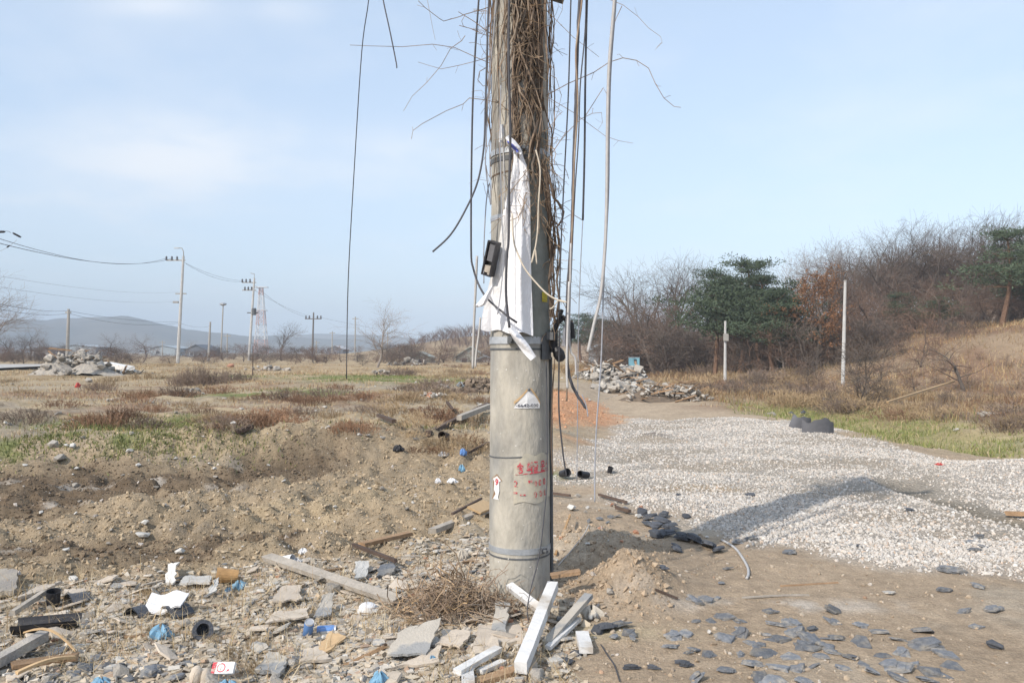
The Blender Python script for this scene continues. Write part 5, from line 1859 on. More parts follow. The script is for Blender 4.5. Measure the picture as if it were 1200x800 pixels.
house('house', 'small hazy house at the foot of the hills at centre left', 383, 402, 260, 409, 405, 9, 'wall_dark', 'white_wall', ((.5, .5, 1.2, 1),), cat='house')
house('house', 'white hazy house among bare trees at the far left', 36, 56, 200, 411, 407, 9, 'white_wall', 'wall_dark', ((.3, .5, 1.2, 1), (.7, .5, 1.2, 1)), cat='house')
house('house', 'white house glimpsed low through the trees of the wood', 797, 806, 75, 398, 392, 5, 'white_wall', 'wall_pale', ((.5, .6, .4, .4),), cat='house')
house('house', 'grey blue hut at the foot of the pines behind the cables', 695, 714, 85, 409, 404, 5, 'wall_pale', 'wall_pale', ((.5, .5, .7, .6),), cat='hut')

Y = 50.0
s = Y / F
x_ = (743 - 600) / F * Y
c = pt(743, 428, Y)
cb = thing('site_cabin', 'small light blue cabin with a dark doorway by the grey rubble heap', 'cabin', (x_, Y, hz(x_, Y)))
zb = hz(x_, Y) - .1
MB().box((x_, Y, (zb + c.z) / 2), (8 * s, 8 * s, c.z - zb + .01)).build('base', M['plaster'], cb)
MB().box(c + Vector((0, 0, 4.5 * s)), (11.5 * s, 8.4 * s, 8.9 * s)).build('wall', M['cabin_blue'], cb)
MB().box(c + Vector((0, 0, 9.3 * s)), (12.6 * s, 9 * s, .8 * s)).build('roof', M['wall_pale'], cb)
MB().box(c + Vector((.8 * s, -4.2 * s, 4.9 * s)), (3.4 * s, .4 * s, 4.6 * s)).build('doorway', M['window'], cb)

# ------------------------------------------------------------------ loose things on the ground
import bmesh
rd = random.Random(29)


def hull_mesh(name, mat, seed, dims, n=15, shape='box'):
    """angular broken lump"""
    r = random.Random(seed)
    bm = bmesh.new()
    for k in range(n):
        p = Vector((r.uniform(-1, 1), r.uniform(-1, 1), r.uniform(-1, 1)))
        m = max(abs(p.x), abs(p.y), abs(p.z))
        p = p / m * r.uniform(.8, 1) if shape == 'box' else p.normalized() * r.uniform(.85, 1)
        bm.verts.new((p.x * dims[0] / 2, p.y * dims[1] / 2, p.z * dims[2] / 2 + dims[2] * .35))
    res = bmesh.ops.convex_hull(bm, input=bm.verts)
    bmesh.ops.delete(bm, geom=list({v for v in res['geom_interior'] if isinstance(v, bmesh.types.BMVert)}), context='VERTS')
    me = bpy.data.meshes.new(name)
    bm.to_mesh(me)
    bm.free()
    me.materials.append(mat)
    return me


def slab_mesh(name, mat, seed, asp=.65, thick=.08, dome=.05, corners=8, rough=.2, layers=1):
    """flat broken plate about one unit wide, its edge chipped, sometimes split in layers"""
    r = random.Random(seed)
    m = MB()
    for L in range(layers):
        n = corners
        ang_ = sorted(2 * PI * (k + r.uniform(-.32, .32)) / n for k in range(n))
        sc = 1 - .16 * L
        ox, oy = r.uniform(-.08, .08) * L, r.uniform(-.08, .08) * L
        ring = [(.5 * sc * math.cos(a) * r.uniform(1 - rough, 1) + ox, .5 * asp * sc * math.sin(a) * r.uniform(1 - rough, 1) + oy) for a in ang_]
        z0 = thick * L * .9
        bot = [(x_, y_, z0 - dome * 2.2 * (x_ * x_ + y_ * y_) + r.uniform(-.01, .01)) for x_, y_ in ring]
        top = [(x_ * .965, y_ * .965, b[2] + thick * r.uniform(.7, 1.1)) for (x_, y_), b in zip(ring, bot)]
        mid = [(x_ * .5 + ox * .5, y_ * .5 + oy * .5, z0 + dome * .6 + thick + r.uniform(-.012, .012)) for x_, y_ in ring]
        vs = bot + top + mid + [(ox, oy, z0 + dome + thick)]
        fs = [tuple(range(n))[::-1]]
        for k in range(n):
            q = (k + 1) % n
            fs += [(k, q, n + q, n + k), (n + k, n + q, 2 * n + q, 2 * n + k), (2 * n + k, 2 * n + q, 3 * n)]
        m.add(vs, fs)
    return m.mesh(name, mat)


SLATES = [slab_mesh('slate_shard', M['slate'], 100 + k, asp=rd.uniform(.6, .9), thick=.05, dome=rd.choice((.0, .02, .05)), corners=rd.choice((4, 5, 5, 6)), rough=.5, layers=rd.choice((1, 1, 2, 2, 3))) for k in range(12)]
SLATES_D = [slab_mesh('slate_shard', M['slate_dark'], 140 + k, asp=rd.uniform(.6, .9), thick=.06, dome=.04, corners=rd.choice((4, 5, 6)), rough=.5, layers=rd.choice((1, 2, 3))) for k in range(6)]
CHUNKS = [hull_mesh('concrete_chunk', M['chunk'], 200 + k, (1, rd.uniform(.6, .9), rd.uniform(.4, .7))) for k in range(10)]
PLASTER = [slab_mesh('plaster_piece', M['plaster'], 220 + k, asp=rd.uniform(.5, .9), thick=.16, dome=.02, corners=6, rough=.35) for k in range(6)]
SHEETS = [slab_mesh('sheet_piece', M['tile'], 240 + k, asp=rd.uniform(.5, .9), thick=.045, dome=.015, corners=rd.choice((5, 6)), rough=.32) for k in range(7)]
GREYS = [slab_mesh('board_piece', M['cement_sheet'], 260 + k, asp=rd.uniform(.5, .9), thick=.06, dome=.01, corners=rd.choice((5, 6, 7)), rough=.3) for k in range(6)]
BRICKS = [hull_mesh('brick_piece', M['brick'], 280 + k, (1, .7, .5)) for k in range(4)]
STONES = [hull_mesh('stone', M['plaster'], 290 + k, (1, .75, .55), 18, 'round') for k in range(5)]
SPLINT = []
for k in range(5):
    m_ = MB().box((0, 0, .03), (1, .09, .05), None, .9, .015, rd)
    SPLINT.append(m_.mesh('wood_splinter', M['wood_grey'] if k % 2 else M['wood_brown']))


def put(name, me, loc, size, label, cat, group=None, rz=None, tilt=.16, lift=0.0, asp=None, rng=rd):
    o = bpy.data.objects.new(name, me)
    C.objects.link(o)
    o.location = Vector(loc) + Vector((0, 0, lift))
    o.rotation_euler = (rng.gauss(0, tilt), rng.gauss(0, tilt), rng.uniform(0, 6.28) if rz is None else rz)
    o.scale = (size, size * (asp or 1), size)
    return tag(o, label, cat, group)


def put_px(name, pool, px, py, w, label, cat, group=None, **kw):
    p = at(px, py)
    return put(name, rd.choice(pool), p, w * p.y / F, label, cat, group, **kw)


# slate shards on the right: spots read off the photo (column, row, width)
SG = 'broken slates strewn on the dirt'
dense = [(847, 748, 24), (812, 760, 20), (830, 767, 24), (851, 785, 28), (815, 796, 30), (880, 778, 28), (881, 754, 24), (890, 757, 26), (897, 767, 30), (913, 733, 22), (926, 730, 18), (913, 750, 32), (932, 742, 28), (951, 737, 20), (948, 749, 26),
         (945, 759, 36), (926, 770, 26), (912, 783, 34), (951, 781, 22), (907, 797, 28), (943, 798, 26), (868, 768, 20), (898, 744, 22), (965, 757, 28), (977, 749, 26), (960, 768, 22), (935, 785, 24), (890, 795, 22), (976, 764, 20), (868, 745, 18), (802, 742, 20), (790, 748, 30), (787, 758, 24), (805, 765, 18)]
for px, py, w in dense:
    put_px('slate_shard', SLATES, px, py, w * rd.uniform(1.05, 1.95), 'grey slate shard in the densest drift of slates at the bottom, right of the boards', 'slate', SG, lift=-.002, tilt=.2)
lowright = [(1007, 753, 34), (1052, 750, 28), (1082, 758, 36), (1106, 767, 28), (1115, 780, 30), (1058, 767, 18), (1052, 783, 32), (1094, 788, 28), (1022, 788, 30), (995, 770, 28), (1013, 779, 20), (1052, 795, 34), (1088, 797, 30), (1031, 741, 26), (1079, 740, 26), (1010, 733, 20), (978, 730, 24), (977, 717, 26), (988, 783, 20), (1036, 768, 18), (1070, 778, 16)]
for px, py, w in lowright:
    put_px('slate_shard', SLATES, px, py, w * rd.uniform(1.0, 1.8), 'grey slate shard in the loose scatter near the bottom right corner', 'slate', SG, lift=-.002, tilt=.2)
row = [(811, 702, 20), (826, 703, 20), (840, 700, 16), (818, 706, 18), (816, 728, 16), (833, 728, 18), (851, 724, 26), (866, 728, 16), (866, 738, 18), (842, 722, 14)]
for px, py, w in row:
    put_px('slate_shard', SLATES, px, py, w * 1.4, 'grey slate shard in the small rows above the densest drift', 'slate', SG, lift=-.002, tilt=.2)
for px, py, w in ((762, 609, 20), (775, 613, 24), (768, 618, 20), (785, 621, 26), (770, 629, 28), (781, 628, 22), (800, 633, 26), (814, 636, 28), (830, 642, 26), (842, 647, 22), (792, 646, 20), (752, 602, 16), (758, 616, 16), (778, 606, 16)):
    put_px('slate_shard', SLATES_D, px, py, w * 1.3, 'dark slate heaped behind the earth mound at the gravel edge', 'slate', 'dark slates behind the mound', lift=.02, tilt=.3)
for px, py, w in ((710, 738, 40), (726, 734, 34), (738, 744, 30), (720, 748, 22), (700, 742, 24), (741, 751, 20)):
    put_px('slate_shard', SLATES_D if px < 720 else SLATES, px, py, w, 'dark slate in the small pile right of the white boards', 'slate', 'slates by the white boards', lift=.015, tilt=.22)
for px, py, w, lab in ((1118, 671, 38, 'long flat slate lying just below the gravel edge at right'), (1136, 635, 16, 'leftmost slate of a small pile on the gravel at right'), (1145, 630, 17, 'topmost slate of a small pile on the gravel at right'), (1142, 645, 18, 'lowest slate of a small pile on the gravel at right'),
                       (1152, 641, 14, 'rightmost slate of a small pile on the gravel at right'), (926, 648, 20, 'lone slate on the lower gravel edge at centre right'), (1007, 641, 12, 'small lone dark slate in the middle of the gravel'), (1067, 599, 15, 'lone dark slate far out on the gravel below the wheel track'),
                       (880, 581, 14, 'lone dark slate on the gravel in front of the pole shadow'), (880, 633, 18, 'upper slate of two at the near edge of the gravel'), (864, 636, 18, 'lower slate of two at the near edge of the gravel'),
                       (1146, 688, 18, 'small thin brown grey slate on bare dirt at far right'), (1108, 693, 24, 'pale grey slate on bare dirt below the long flat slate'), (1130, 718, 26, 'long slate pointing right on bare dirt at right'), (1164, 716, 28, 'oval slate on bare dirt near the right edge'),
                       (1143, 735, 20, 'small slate between two larger ones on bare dirt at right'), (1166, 758, 26, 'dark slate alone nearest the right edge'), (902, 717, 20, 'lone slate on bare dirt above the densest drift'), (803, 780, 18, 'small dark slate at the bottom left of the drift'),
                       (804, 606, 14, 'small dark stone by the clumped slates at the gravel edge'), (795, 581, 9, 'little dark stone on the yellow soil beside the gravel'), (777, 666, 15, 'grey slate below the heaped dark ones'), (852, 667, 14, 'thin slate lying below the curved white hose'),
                       (845, 684, 12, 'tiny grey slate above the small rows'), (676, 768, 24, 'crumpled dark slate beside the white block'), (664, 776, 20, 'dark slate lying at the foot of the white block'), (740, 784, 24, 'left piece of a narrow dark strip on the dirt'), (765, 784, 18, 'middle piece of a narrow dark strip on the dirt'), (798, 778, 20, 'right piece of a narrow dark strip on the dirt')):
    narrow = 'strip' in lab or 'long' in lab
    put_px('slate_shard', SLATES if 'dark' not in lab else SLATES_D, px, py, w * 1.25, lab, 'slate', None, lift=.006, tilt=.1, asp=.45 if narrow else None, rz=rd.gauss(0, .2) if narrow else None)
put_px('slate_shard', GREYS, 1040, 695, 20, 'pale cream flat shard alone on the bare dirt at right', 'shard', None, lift=.004)
for px, py, w in ((735, 601, 10), (724, 606, 12), (716, 607, 14), (702, 609, 12), (712, 613, 11), (690, 612, 12), (733, 596, 9), (720, 593, 11)):
    put_px('slate_shard', SLATES, px, py, w, 'small slate on the dirt hump between pole and gravel', 'slate', 'slates on the dirt hump', lift=.01, tilt=.3)
# lower left slates
for px, py, w in ((35, 770, 30), (64, 768, 34), (100, 786, 30), (88, 793, 28), (125, 784, 20), (143, 784, 22), (175, 791, 30), (186, 784, 26), (207, 797, 24), (152, 797, 22), (60, 797, 26), (20, 795, 22), (110, 775, 26), (215, 781, 20)):
    put_px('slate_shard', SLATES, px, py, w * 1.1, 'bluish slate among the rubble at the bottom left corner', 'slate', 'slates at the bottom left', lift=.012, tilt=.28)

# random rubble between the named things
RG = 'broken pieces in the rubble left of the pole'
KINDS = [('concrete_chunk', CHUNKS, 'grey angular concrete lump among the rubble left of the pole', 'concrete lump', 70, (.03, .12)),
         ('plaster_piece', PLASTER, 'whitish broken plaster piece among the rubble left of the pole', 'plaster piece', 84, (.03, .12)),
         ('sheet_piece', SHEETS, 'beige broken flat sheet among the rubble left of the pole', 'broken sheet', 120, (.05, .24)),
         ('board_piece', GREYS, 'grey broken cement board among the rubble left of the pole', 'broken board', 40, (.05, .20)),
         ('slate_shard', SLATES, 'bluish grey slate bit among the rubble left of the pole', 'slate', 28, (.05, .13)),
         ('brick_piece', BRICKS, 'reddish brick bit among the rubble left of the pole', 'brick bit', 20, (.03, .07)),
         ('wood_splinter', SPLINT, 'weathered wood splinter among the rubble left of the pole', 'splinter', 26, (.10, .34))]
rs = np.random.RandomState(17)
cx_, cy_, cz_, _m = sample(4200, -4.6, 1.0, 3.55, 6.3, lambda x, y, m: (m['rubble'] > .55) * (np.hypot(x - PX, y - PY) > .26) * (.25 + .75 * sstep(.42, .55, fbm(x * 2.1, y * 2.1, 3, 61))), rs, .9)
q = 0
for name, pool, lab, cat, n, (s0, s1) in KINDS:
    for k in range(n):
        if q >= len(cx_):
            break
        s = s0 + (s1 - s0) * rd.random() ** 2.0
        put(name, rd.choice(pool), (cx_[q], cy_[q], cz_[q]), s, lab, cat, RG, tilt=.24, lift=.004 + (.015 if name in ('sheet_piece', 'board_piece') else 0))
        q += 1


def beam(name, label, cat, a, b, w, t, mat, lift=0.0, lift2=None, roll=0.0, seg=6, bend=0.0, group=None, jag=.3, Ya=None):
    """sawn timber from one ground spot to another"""
    A, B = at(*a), at(*b)
    A = A + Vector((0, 0, lift + t / 2))
    B = B + Vector((0, 0, (lift if lift2 is None else lift2) + t / 2))
    d = (B - A)
    L = d.length
    d.normalize()
    side = d.cross(Vector((0, 0, 1))).normalized()
    up = side.cross(d).normalized()
    rot = Matrix.Rotation(roll, 3, d)
    side, up = rot @ side, rot @ up
    r = random.Random(int(a[0] * 7 + a[1]))
    vs, fs = [], []
    for i in range(seg + 1):
        p = A + d * L * i / seg + up * bend * math.sin(PI * i / seg)
        for sx, sz in ((-1, -1), (1, -1), (1, 1), (-1, 1)):
            e = d * (r.uniform(-jag, jag) * w if i in (0, seg) else 0)
            vs.append(p + side * (sx * w / 2 * r.uniform(.94, 1.02)) + up * (sz * t / 2 * r.uniform(.92, 1.02)) + e)
    for i in range(seg):
        for k in range(4):
            q_ = (k + 1) % 4
            fs.append((i * 4 + k, i * 4 + q_, i * 4 + 4 + q_, i * 4 + 4 + k))
    fs += [(3, 2, 1, 0), tuple(seg * 4 + k for k in range(4))]
    return tag(MB().add(vs, fs).build(name, M[mat]), label, cat, group)


beam('plank', 'long grey weathered plank lying across the rubble left of the pole', 'plank', (313, 663), (466, 712), .075, .035, 'wood_grey', .05, .03, .25)
beam('plank', 'short brown grey plank behind the rubble, second from the pole', 'plank', (424, 645), (480, 631), .065, .03, 'wood_brown', .03)
beam('plank', 'thick grey brown plank running up to the left side of the pole', 'plank', (507, 629), (573, 603), .07, .045, 'wood_grey', .03)
beam('lath', 'dark reddish lath lying beside the short brown plank', 'lath', (414, 648), (464, 667), .03, .025, 'wood_dark', .05)
beam('lath', 'thin dark stick just above the thick plank left of the pole', 'stick', (530, 611), (564, 592), .022, .02, 'wood_dark', .06)
beam('board', 'short pale orange board leaning by the left foot of the pole', 'board', (554, 606), (574, 597), .14, .02, 'orange_tape', .05, roll=.4)
beam('timber', 'white square timber pointing at the camera in front of the pole', 'timber', (610, 797), (648, 715), .062, .058, 'wood_white', .03, .12, jag=.1)
beam('board', 'white board with brown edge sloping right at the foot of the pole', 'board', (597, 707), (640, 733), .05, .035, 'wood_white', .09, .05, .3, jag=.1)
beam('trim_board', 'grey white trim right of the white square timber', 'trim', (640, 764), (690, 716), .05, .028, 'cement_sheet', .03, .08, jag=.1)
beam('trim_board', 'thin white trim strip lowest right of the square timber', 'trim', (642, 768), (678, 735), .034, .02, 'wood_white', .03, .04, jag=.1)
beam('wood_block', 'short white block standing clear right of the boards', 'wood block', (687, 768), (682, 748), .07, .035, 'wood_white', .01, jag=.08)
beam('board', 'short brown board lying across the far end of the white timber', 'board', (644, 706), (682, 700), .065, .022, 'wood_brown', .15, .15)
beam('board', 'white board end in the heap at the bottom left of the white timber', 'board', (536, 800), (584, 772), .05, .025, 'wood_white', .04, jag=.1)
beam('board', 'second narrow white board under the first at the bottom', 'board', (562, 794), (590, 782), .04, .02, 'wood_white', .02, jag=.1)
beam('board', 'white ribbed board stub at the very bottom left of the timber', 'board', (549, 812), (547, 792), .06, .03, 'wood_white', .03, jag=.05)
beam('board', 'brown board at the bottom edge under the white boards', 'board', (552, 806), (602, 790), .06, .03, 'wood_brown', .0)
beam('board', 'orange brown board lying at the bottom left corner', 'board', (10, 787), (90, 776), .075, .02, 'wood_brown', .02)
beam('stick', 'pale splintered stick below the orange brown board', 'stick', (20, 800), (88, 781), .022, .015, 'orange_tape', .04, bend=.02)
beam('stick', 'pale curved stalk over the slates at bottom left', 'stick', (28, 764), (88, 770), .010, .010, 'orange_tape', .10, .03, bend=.06)
beam('concrete_bar', 'pale broken concrete kerb bar at the left edge below the black tray', 'concrete bar', (-14, 792), (52, 758), .06, .05, 'chunk', .02, .04)
beam('stick', 'thin dark weathered branch lying under the black tray at left', 'stick', (14, 732), (52, 706), .03, .03, 'wood_grey', .05)
beam('log', 'long dark log running up toward the left side of the pole', 'log', (502, 513), (572, 476), .09, .08, 'wood_dark', .02)
beam('log', 'second grey log behind the long dark one', 'log', (538, 498), (574, 482), .10, .09, 'wood_grey', .08)
beam('log', 'dark stick ending at the pole beside the blue bag', 'stick', (548, 534), (573, 523), .045, .04, 'wood_dark', .03)
beam('stick', 'short black stick in the grass left of the logs', 'stick', (443, 491), (462, 500), .07, .06, 'wood_dark', .05)
beam('stick', 'black pole end lying upright to the left of the logs', 'stick', (524, 480), (531, 489), .05, .05, 'wood_dark', .12)
beam('stick', 'thin long brown stick lying on bare dirt below the white hose', 'stick', (870, 701), (948, 698), .012, .010, 'wood_grey', .0, seg=8, bend=.005)
beam('stick', 'second thin stick lying above the first on bare dirt', 'stick', (915, 687), (982, 683), .010, .009, 'wood_brown', .0, seg=8)
beam('stick', 'dark twig on the dirt right of the earth mound', 'stick', (768, 694), (794, 704), .012, .012, 'wood_dark', .01)
beam('stick', 'rusty rod leaning on the mound right beside the pole', 'rod', (651, 652), (668, 615), .016, .016, 'tin_orange', .01, .08)
beam('stick', 'dark branch on the dirt hump right of the pole', 'stick', (645, 581), (668, 584), .025, .025, 'wood_dark', .02)
beam('stick', 'dark thin branch along the edge of the gravel near the pole', 'stick', (702, 583), (734, 592), .025, .025, 'wood_dark', .02)
beam('stick', 'second dark thin branch at the gravel edge', 'stick', (722, 599), (738, 603), .03, .03, 'wood_dark', .02)
beam('stick', 'brown stick on the gravel at the right edge', 'stick', (1178, 606), (1202, 607), .05, .04, 'wood_brown', .02)
beam('stick', 'long pale pole lying up the grass slope at right', 'pole', (1040, 480), (1118, 456), .06, .06, 'orange_tape', .18, .25)
beam('plank', 'long white plank lying right of the grey rubble pile', 'plank', (126, 434), (152, 437), .5, .25, 'wood_white', .3, .1)
beam('plank', 'dark board on the churned bank at left', 'board', (278, 512), (296, 505), .10, .06, 'wood_dark', .04)

# black tray, pots and curved tiles
p = at(55, 742)
ang_ = R(16)
b = MB()
Lt = 68 * p.y / F


def tray(u, v):
    a = PI * (1.05 + .9 * v)
    return p + Matrix.Rotation(ang_, 3, 'Z') @ Vector(((u - .5) * Lt, .075 * math.cos(a), .085 + .075 * math.sin(a) * (1 - .25 * u)))


b.grid(tray, 8, 10)
b.grid(lambda u, v: tray(u, v) * 1.0 + Vector((0, 0, .006)), 8, 10)
tag(b.build('gutter', M['black_plastic'], smooth=True), 'long black plastic gutter piece lying in the rubble at left', 'gutter')


def pot(name, label, px, py, r, h, mat, rot, lift=0.0, prof=None, cat='pot', rim=None):
    p = at(px, py) + Vector((0, 0, lift))
    b = MB()
    prof = prof or [(r * .82, 0), (r * .9, h * .5), (r, h), (r * .93, h), (r * .84, h * .5), (r * .7, h * .05)]
    b.lathe(prof, p, Euler(rot).to_matrix(), 18, cap=True)
    return tag(b.build(name, M[mat], smooth=False), label, cat)


pot('plant_pot', 'small dark plastic pot standing above the black gutter', 62, 712, .042, .11, 'black_plastic', (.15, .12, 0), .0)
pot('paper_cup', 'white paper cup lying near the upper end of the grey plank', 331, 662, .036, .09, 'foam', (R(80), 0, R(70)), .035, cat='cup')
pot('dented_tin', 'dented cream tin with a rusty orange end among the rubble', 279, 684, .052, .14, 'tin_orange', (R(82), 0, R(-72)), .05, cat='tin')
pot('pipe_piece', 'short black pipe with its open end to the camera on the near gravel', 658, 560, .052, .14, 'black_plastic', (R(75), 0, R(30)), .05, cat='pipe')
pot('pipe_piece', 'crumpled dark pipe piece second on the gravel from the pole', 689, 560, .045, .15, 'black_plastic', (R(80), .3, R(-50)), .04, cat='pipe')
pot('pipe_piece', 'small dark can standing third on the gravel from the pole', 714, 554, .035, .08, 'black_plastic', (.3, .2, 0), .0, cat='can')
pot('pipe_piece', 'dark pipe mouth in the grassy bank left of the pole', 524, 516, .065, .2, 'wood_dark', (R(80), 0, R(-20)), .06, cat='pipe')
pot('foam_bowl', 'upturned white foam bowl below the grey plank', 431, 716, .065, .045, 'foam', (.1, .05, 0), .0, [(.066, 0), (.062, .018), (.045, .04), (.02, .046), (.0, .047)], 'bowl')
pot('pipe_ring', 'half buried black curved pipe piece near the blue crushed cup', 236, 746, .052, .03, 'slate_dark', (R(65), .2, .5), .03, [(.052, 0), (.055, .05), (.036, .05), (.034, 0)], 'pipe')
for px, py, w, lab in ((163, 722, 26, 'dark curved roof tile under the left of the white sheet'), (206, 722, 32, 'dark curved roof tile under the right of the white sheet'), (90, 706, 24, 'dark folded roof tile right of the plastic pot')):
    p = at(px, py)
    s = w * p.y / F
    b = MB()
    rz = Matrix.Rotation(rd.uniform(-.6, .6), 3, 'Z')
    for off in (0, .01):
        b.grid(lambda u, v: p + rz @ Vector(((u - .5) * s, (v - .5) * s * .9, .012 + off + s * .36 * math.sin(PI * u) * (1 - .3 * v))), 10, 4)
    tag(b.build('roof_tile', M['slate_dark'], smooth=False), lab, 'roof tile')

# white sheet, cups, cans, pack, bags
p = at(193, 722)
s = p.y / F
b = MB()
for off in (0, .008):
    def sheet_fn(u, v):
        return p + Vector(((u - .5) * 44 * s + 3 * s * v, (v - .5) * .09, .035 + off + .075 * v + .018 * u + .012 * math.sin(u * 9 + v * 2) - .05 * (1 - v) * (1 - abs(2 * u - .5)) * .4))
    b.grid(sheet_fn, 12, 8)
tag(b.build('white_sheet', M['foam'], smooth=True), 'bent white plastic sheet resting on dark curved tiles at lower left', 'sheet')


def crumple(name, label, cat, px, py, w, h, mat, seed, lift=0.0, fold=9):
    """crumpled bag or cup"""
    p = at(px, py)
    s = p.y / F
    r = random.Random(seed)
    ph = [r.uniform(0, 6) for _ in range(6)]
    b = MB()
    rad_x, hh = w * s / 2, h * s

    def fn(u, v):
        a = 2 * PI * u
        q = .75 + .16 * math.sin(fold * a + ph[0] + 3 * v) + .12 * math.sin(5 * a + ph[1] - 4 * v) + .08 * math.sin(17 * a + ph[2])
        prof = math.sin(PI * min(.98, .22 + .76 * v)) ** .6
        return p + Vector((rad_x * q * prof * math.cos(a), rad_x * .75 * q * prof * math.sin(a), lift + hh * v * (.85 + .2 * math.sin(3 * a + ph[3]))))
    b.grid(fn, 40, 12)
    return tag(b.build(name, M[mat]), label, cat)


crumple('crushed_cup', 'crushed blue plastic cup in front of the white sheet', 'cup', 189, 748, 31, 17, 'sky_blue', 3)
crumple('plastic_bag', 'bright blue plastic bag at the bottom edge left of the cement sheet', 'plastic bag', 445, 806, 26, 20, 'sky_blue', 5)
crumple('plastic_scrap', 'small blue plastic scrap under the corner of the cement sheet', 'plastic scrap', 506, 779, 12, 11, 'blue_plastic', 6)
crumple('plastic_scrap', 'cyan plastic scrap under the dented tin', 'plastic scrap', 280, 690, 20, 10, 'sky_blue', 7)
crumple('plastic_scrap', 'dark blue scrap left of the cyan scrap', 'plastic scrap', 268, 694, 9, 6, 'blue_plastic', 8)
crumple('plastic_bag', 'blue bag on the grassy bank close to the left of the pole', 'plastic bag', 543, 534, 10, 8, 'can_blue', 9)
crumple('plastic_bag', 'whitish bag left of the blue bag on the bank', 'plastic bag', 519, 535, 15, 6, 'foam', 10)
crumple('plastic_bag', 'pale blue bag below the blue bag on the bank', 'plastic bag', 541, 553, 9, 9, 'sky_blue', 11)
crumple('litter', 'white litter left of the pale blue bag', 'litter', 513, 566, 8, 6, 'foam', 12)
crumple('litter', 'white litter scrap below the pale blue bag', 'litter', 530, 566, 14, 6, 'foam', 13)
crumple('plastic_bag', 'torn blue plastic at the bottom edge below the slates', 'plastic bag', 118, 803, 26, 10, 'sky_blue', 14)
crumple('plastic_bag', 'blue plastic bag under the red and white pack at the bottom', 'plastic bag', 266, 806, 30, 10, 'sky_blue', 15)
crumple('paper_lump', 'white paper lump with a red edge right of the paper cup', 'paper lump', 347, 660, 13, 7, 'foam', 16)
crumple('paper_lump', 'white foam lump behind the paper cup', 'foam lump', 355, 649, 12, 7, 'foam', 17)
crumple('wool_clump', 'grey white clump of twine beside the brush pile', 'twine', 542, 655, 14, 12, 'cement_sheet', 18)
crumple('fabric_scrap', 'grey torn fabric sheet right of the board ends', 'fabric', 693, 724, 32, 15, 'cement_sheet', 19)
crumple('tarp_piece', 'black crumpled plastic in the field left of the logs', 'plastic sheet', 467, 529, 15, 8, 'black_plastic', 20)
crumple('litter', 'light blue sheet lying left of the dark earth heap', 'sheet', 540, 453, 11, 6, 'wall_pale', 21)
crumple('litter', 'red cloth scrap on the far gravel bank', 'cloth', 1101, 545, 11, 3, 'red_plastic', 22)
crumple('litter', 'white litter on the green ditch below the dense bush', 'litter', 967, 470, 12, 4, 'foam', 23)
crumple('litter', 'red ball in the field in front of the grey rubble pile', 'ball', 91, 454, 7, 6, 'red_plastic', 24, fold=3)
crumple('litter', 'orange red bucket at the foot of the grey rubble pile', 'bucket', 109, 437, 6, 6, 'red_plastic', 25, fold=3)
for px, py, w, lab in ((228, 800, 15, 'left of two pale glove fingers at the bottom edge'), (240, 797, 13, 'right of two pale glove fingers at the bottom edge')):
    p = at(px, 802)
    s = w * p.y / F
    b = MB().lathe([(s * .2, 0), (s * .48, s * .2), (s * .5, s * .7), (s * .42, s * 1.15), (s * .2, s * 1.38), (0, s * 1.42)], p + Vector((0, 0, 0)), Euler((-.25, .08, 0)).to_matrix(), 12)
    tag(b.build('work_glove', M['tile'], smooth=True), lab, 'glove')
# red and white pack
p = at(262, 800)
rot = Euler((R(52), R(-4), R(-7))).to_matrix()
pk = thing('cigarette_pack', 'flat red and white paper pack with a round red emblem at the bottom edge', 'pack', tuple(p + Vector((0, 0, .04))))
o = p + Vector((0, 0, .07))
MB().box(o, (.108, .052, .018), rot).build('box', M['white_paper'], pk)
f = lambda x_, y_, z_=.0102: o + rot @ Vector((x_, y_, z_))
MB().add([f(-.0535, -.0255), f(-.036, -.0255), f(-.032, .0255), f(-.0535, .0255)], [(0, 1, 2, 3)]).build('red_stripe', M['red_ink'], pk)
vs, fs = [], []
for k in range(24):
    a = 2 * PI * k / 24
    vs += [f(-.008 + .021 * math.cos(a), .021 * math.sin(a)), f(-.008 + .0165 * math.cos(a), .0165 * math.sin(a))]
    fs.append((2 * k, (2 * k + 2) % 48, (2 * k + 3) % 48, 2 * k + 1))
MB().add(vs, fs).build('ring_emblem', M['red_ink'], pk)
MB().add([f(.018, -.02), f(.034, -.014), f(.03, -.004), f(.024, -.012)], [(0, 1, 2, 3)]).build('red_mark', M['red_ink'], pk)
# drink cans
for px, py, rot, lab in ((360, 745, (R(28), R(16), 0), 'blue drink can tilted with its open top to the camera'), (371, 744, (R(88), 0, R(94)), 'blue and white drink can lying on its side right of the tilted one')):
    p = at(px, py) + Vector((0, 0, .024 if rot[0] > 1 else .005))
    m_ = Euler(rot).to_matrix()
    t = thing('drink_can', lab, 'can', tuple(p))
    MB().lathe([(.024, .004), (.027, .010), (.027, .098), (.025, .104)], p, m_, 20, cap=False).build('body', M['can_blue'], t, smooth=True)
    b = MB().lathe([(.0255, .100), (.0262, .108), (.024, .112), (.021, .106)], p, m_, 20)
    b.build('rim', M['can_metal'], t)
    if rot[0] < 1:
        continue
    b = MB()
    b.grid(lambda u, v: p + m_ @ Vector((.0276 * math.cos(-3.3 + 2.6 * u), .0276 * math.sin(-3.3 + 2.6 * u), .025 + .055 * v)), 12, 2)
    b.build('print_panel', M['foam'], t)

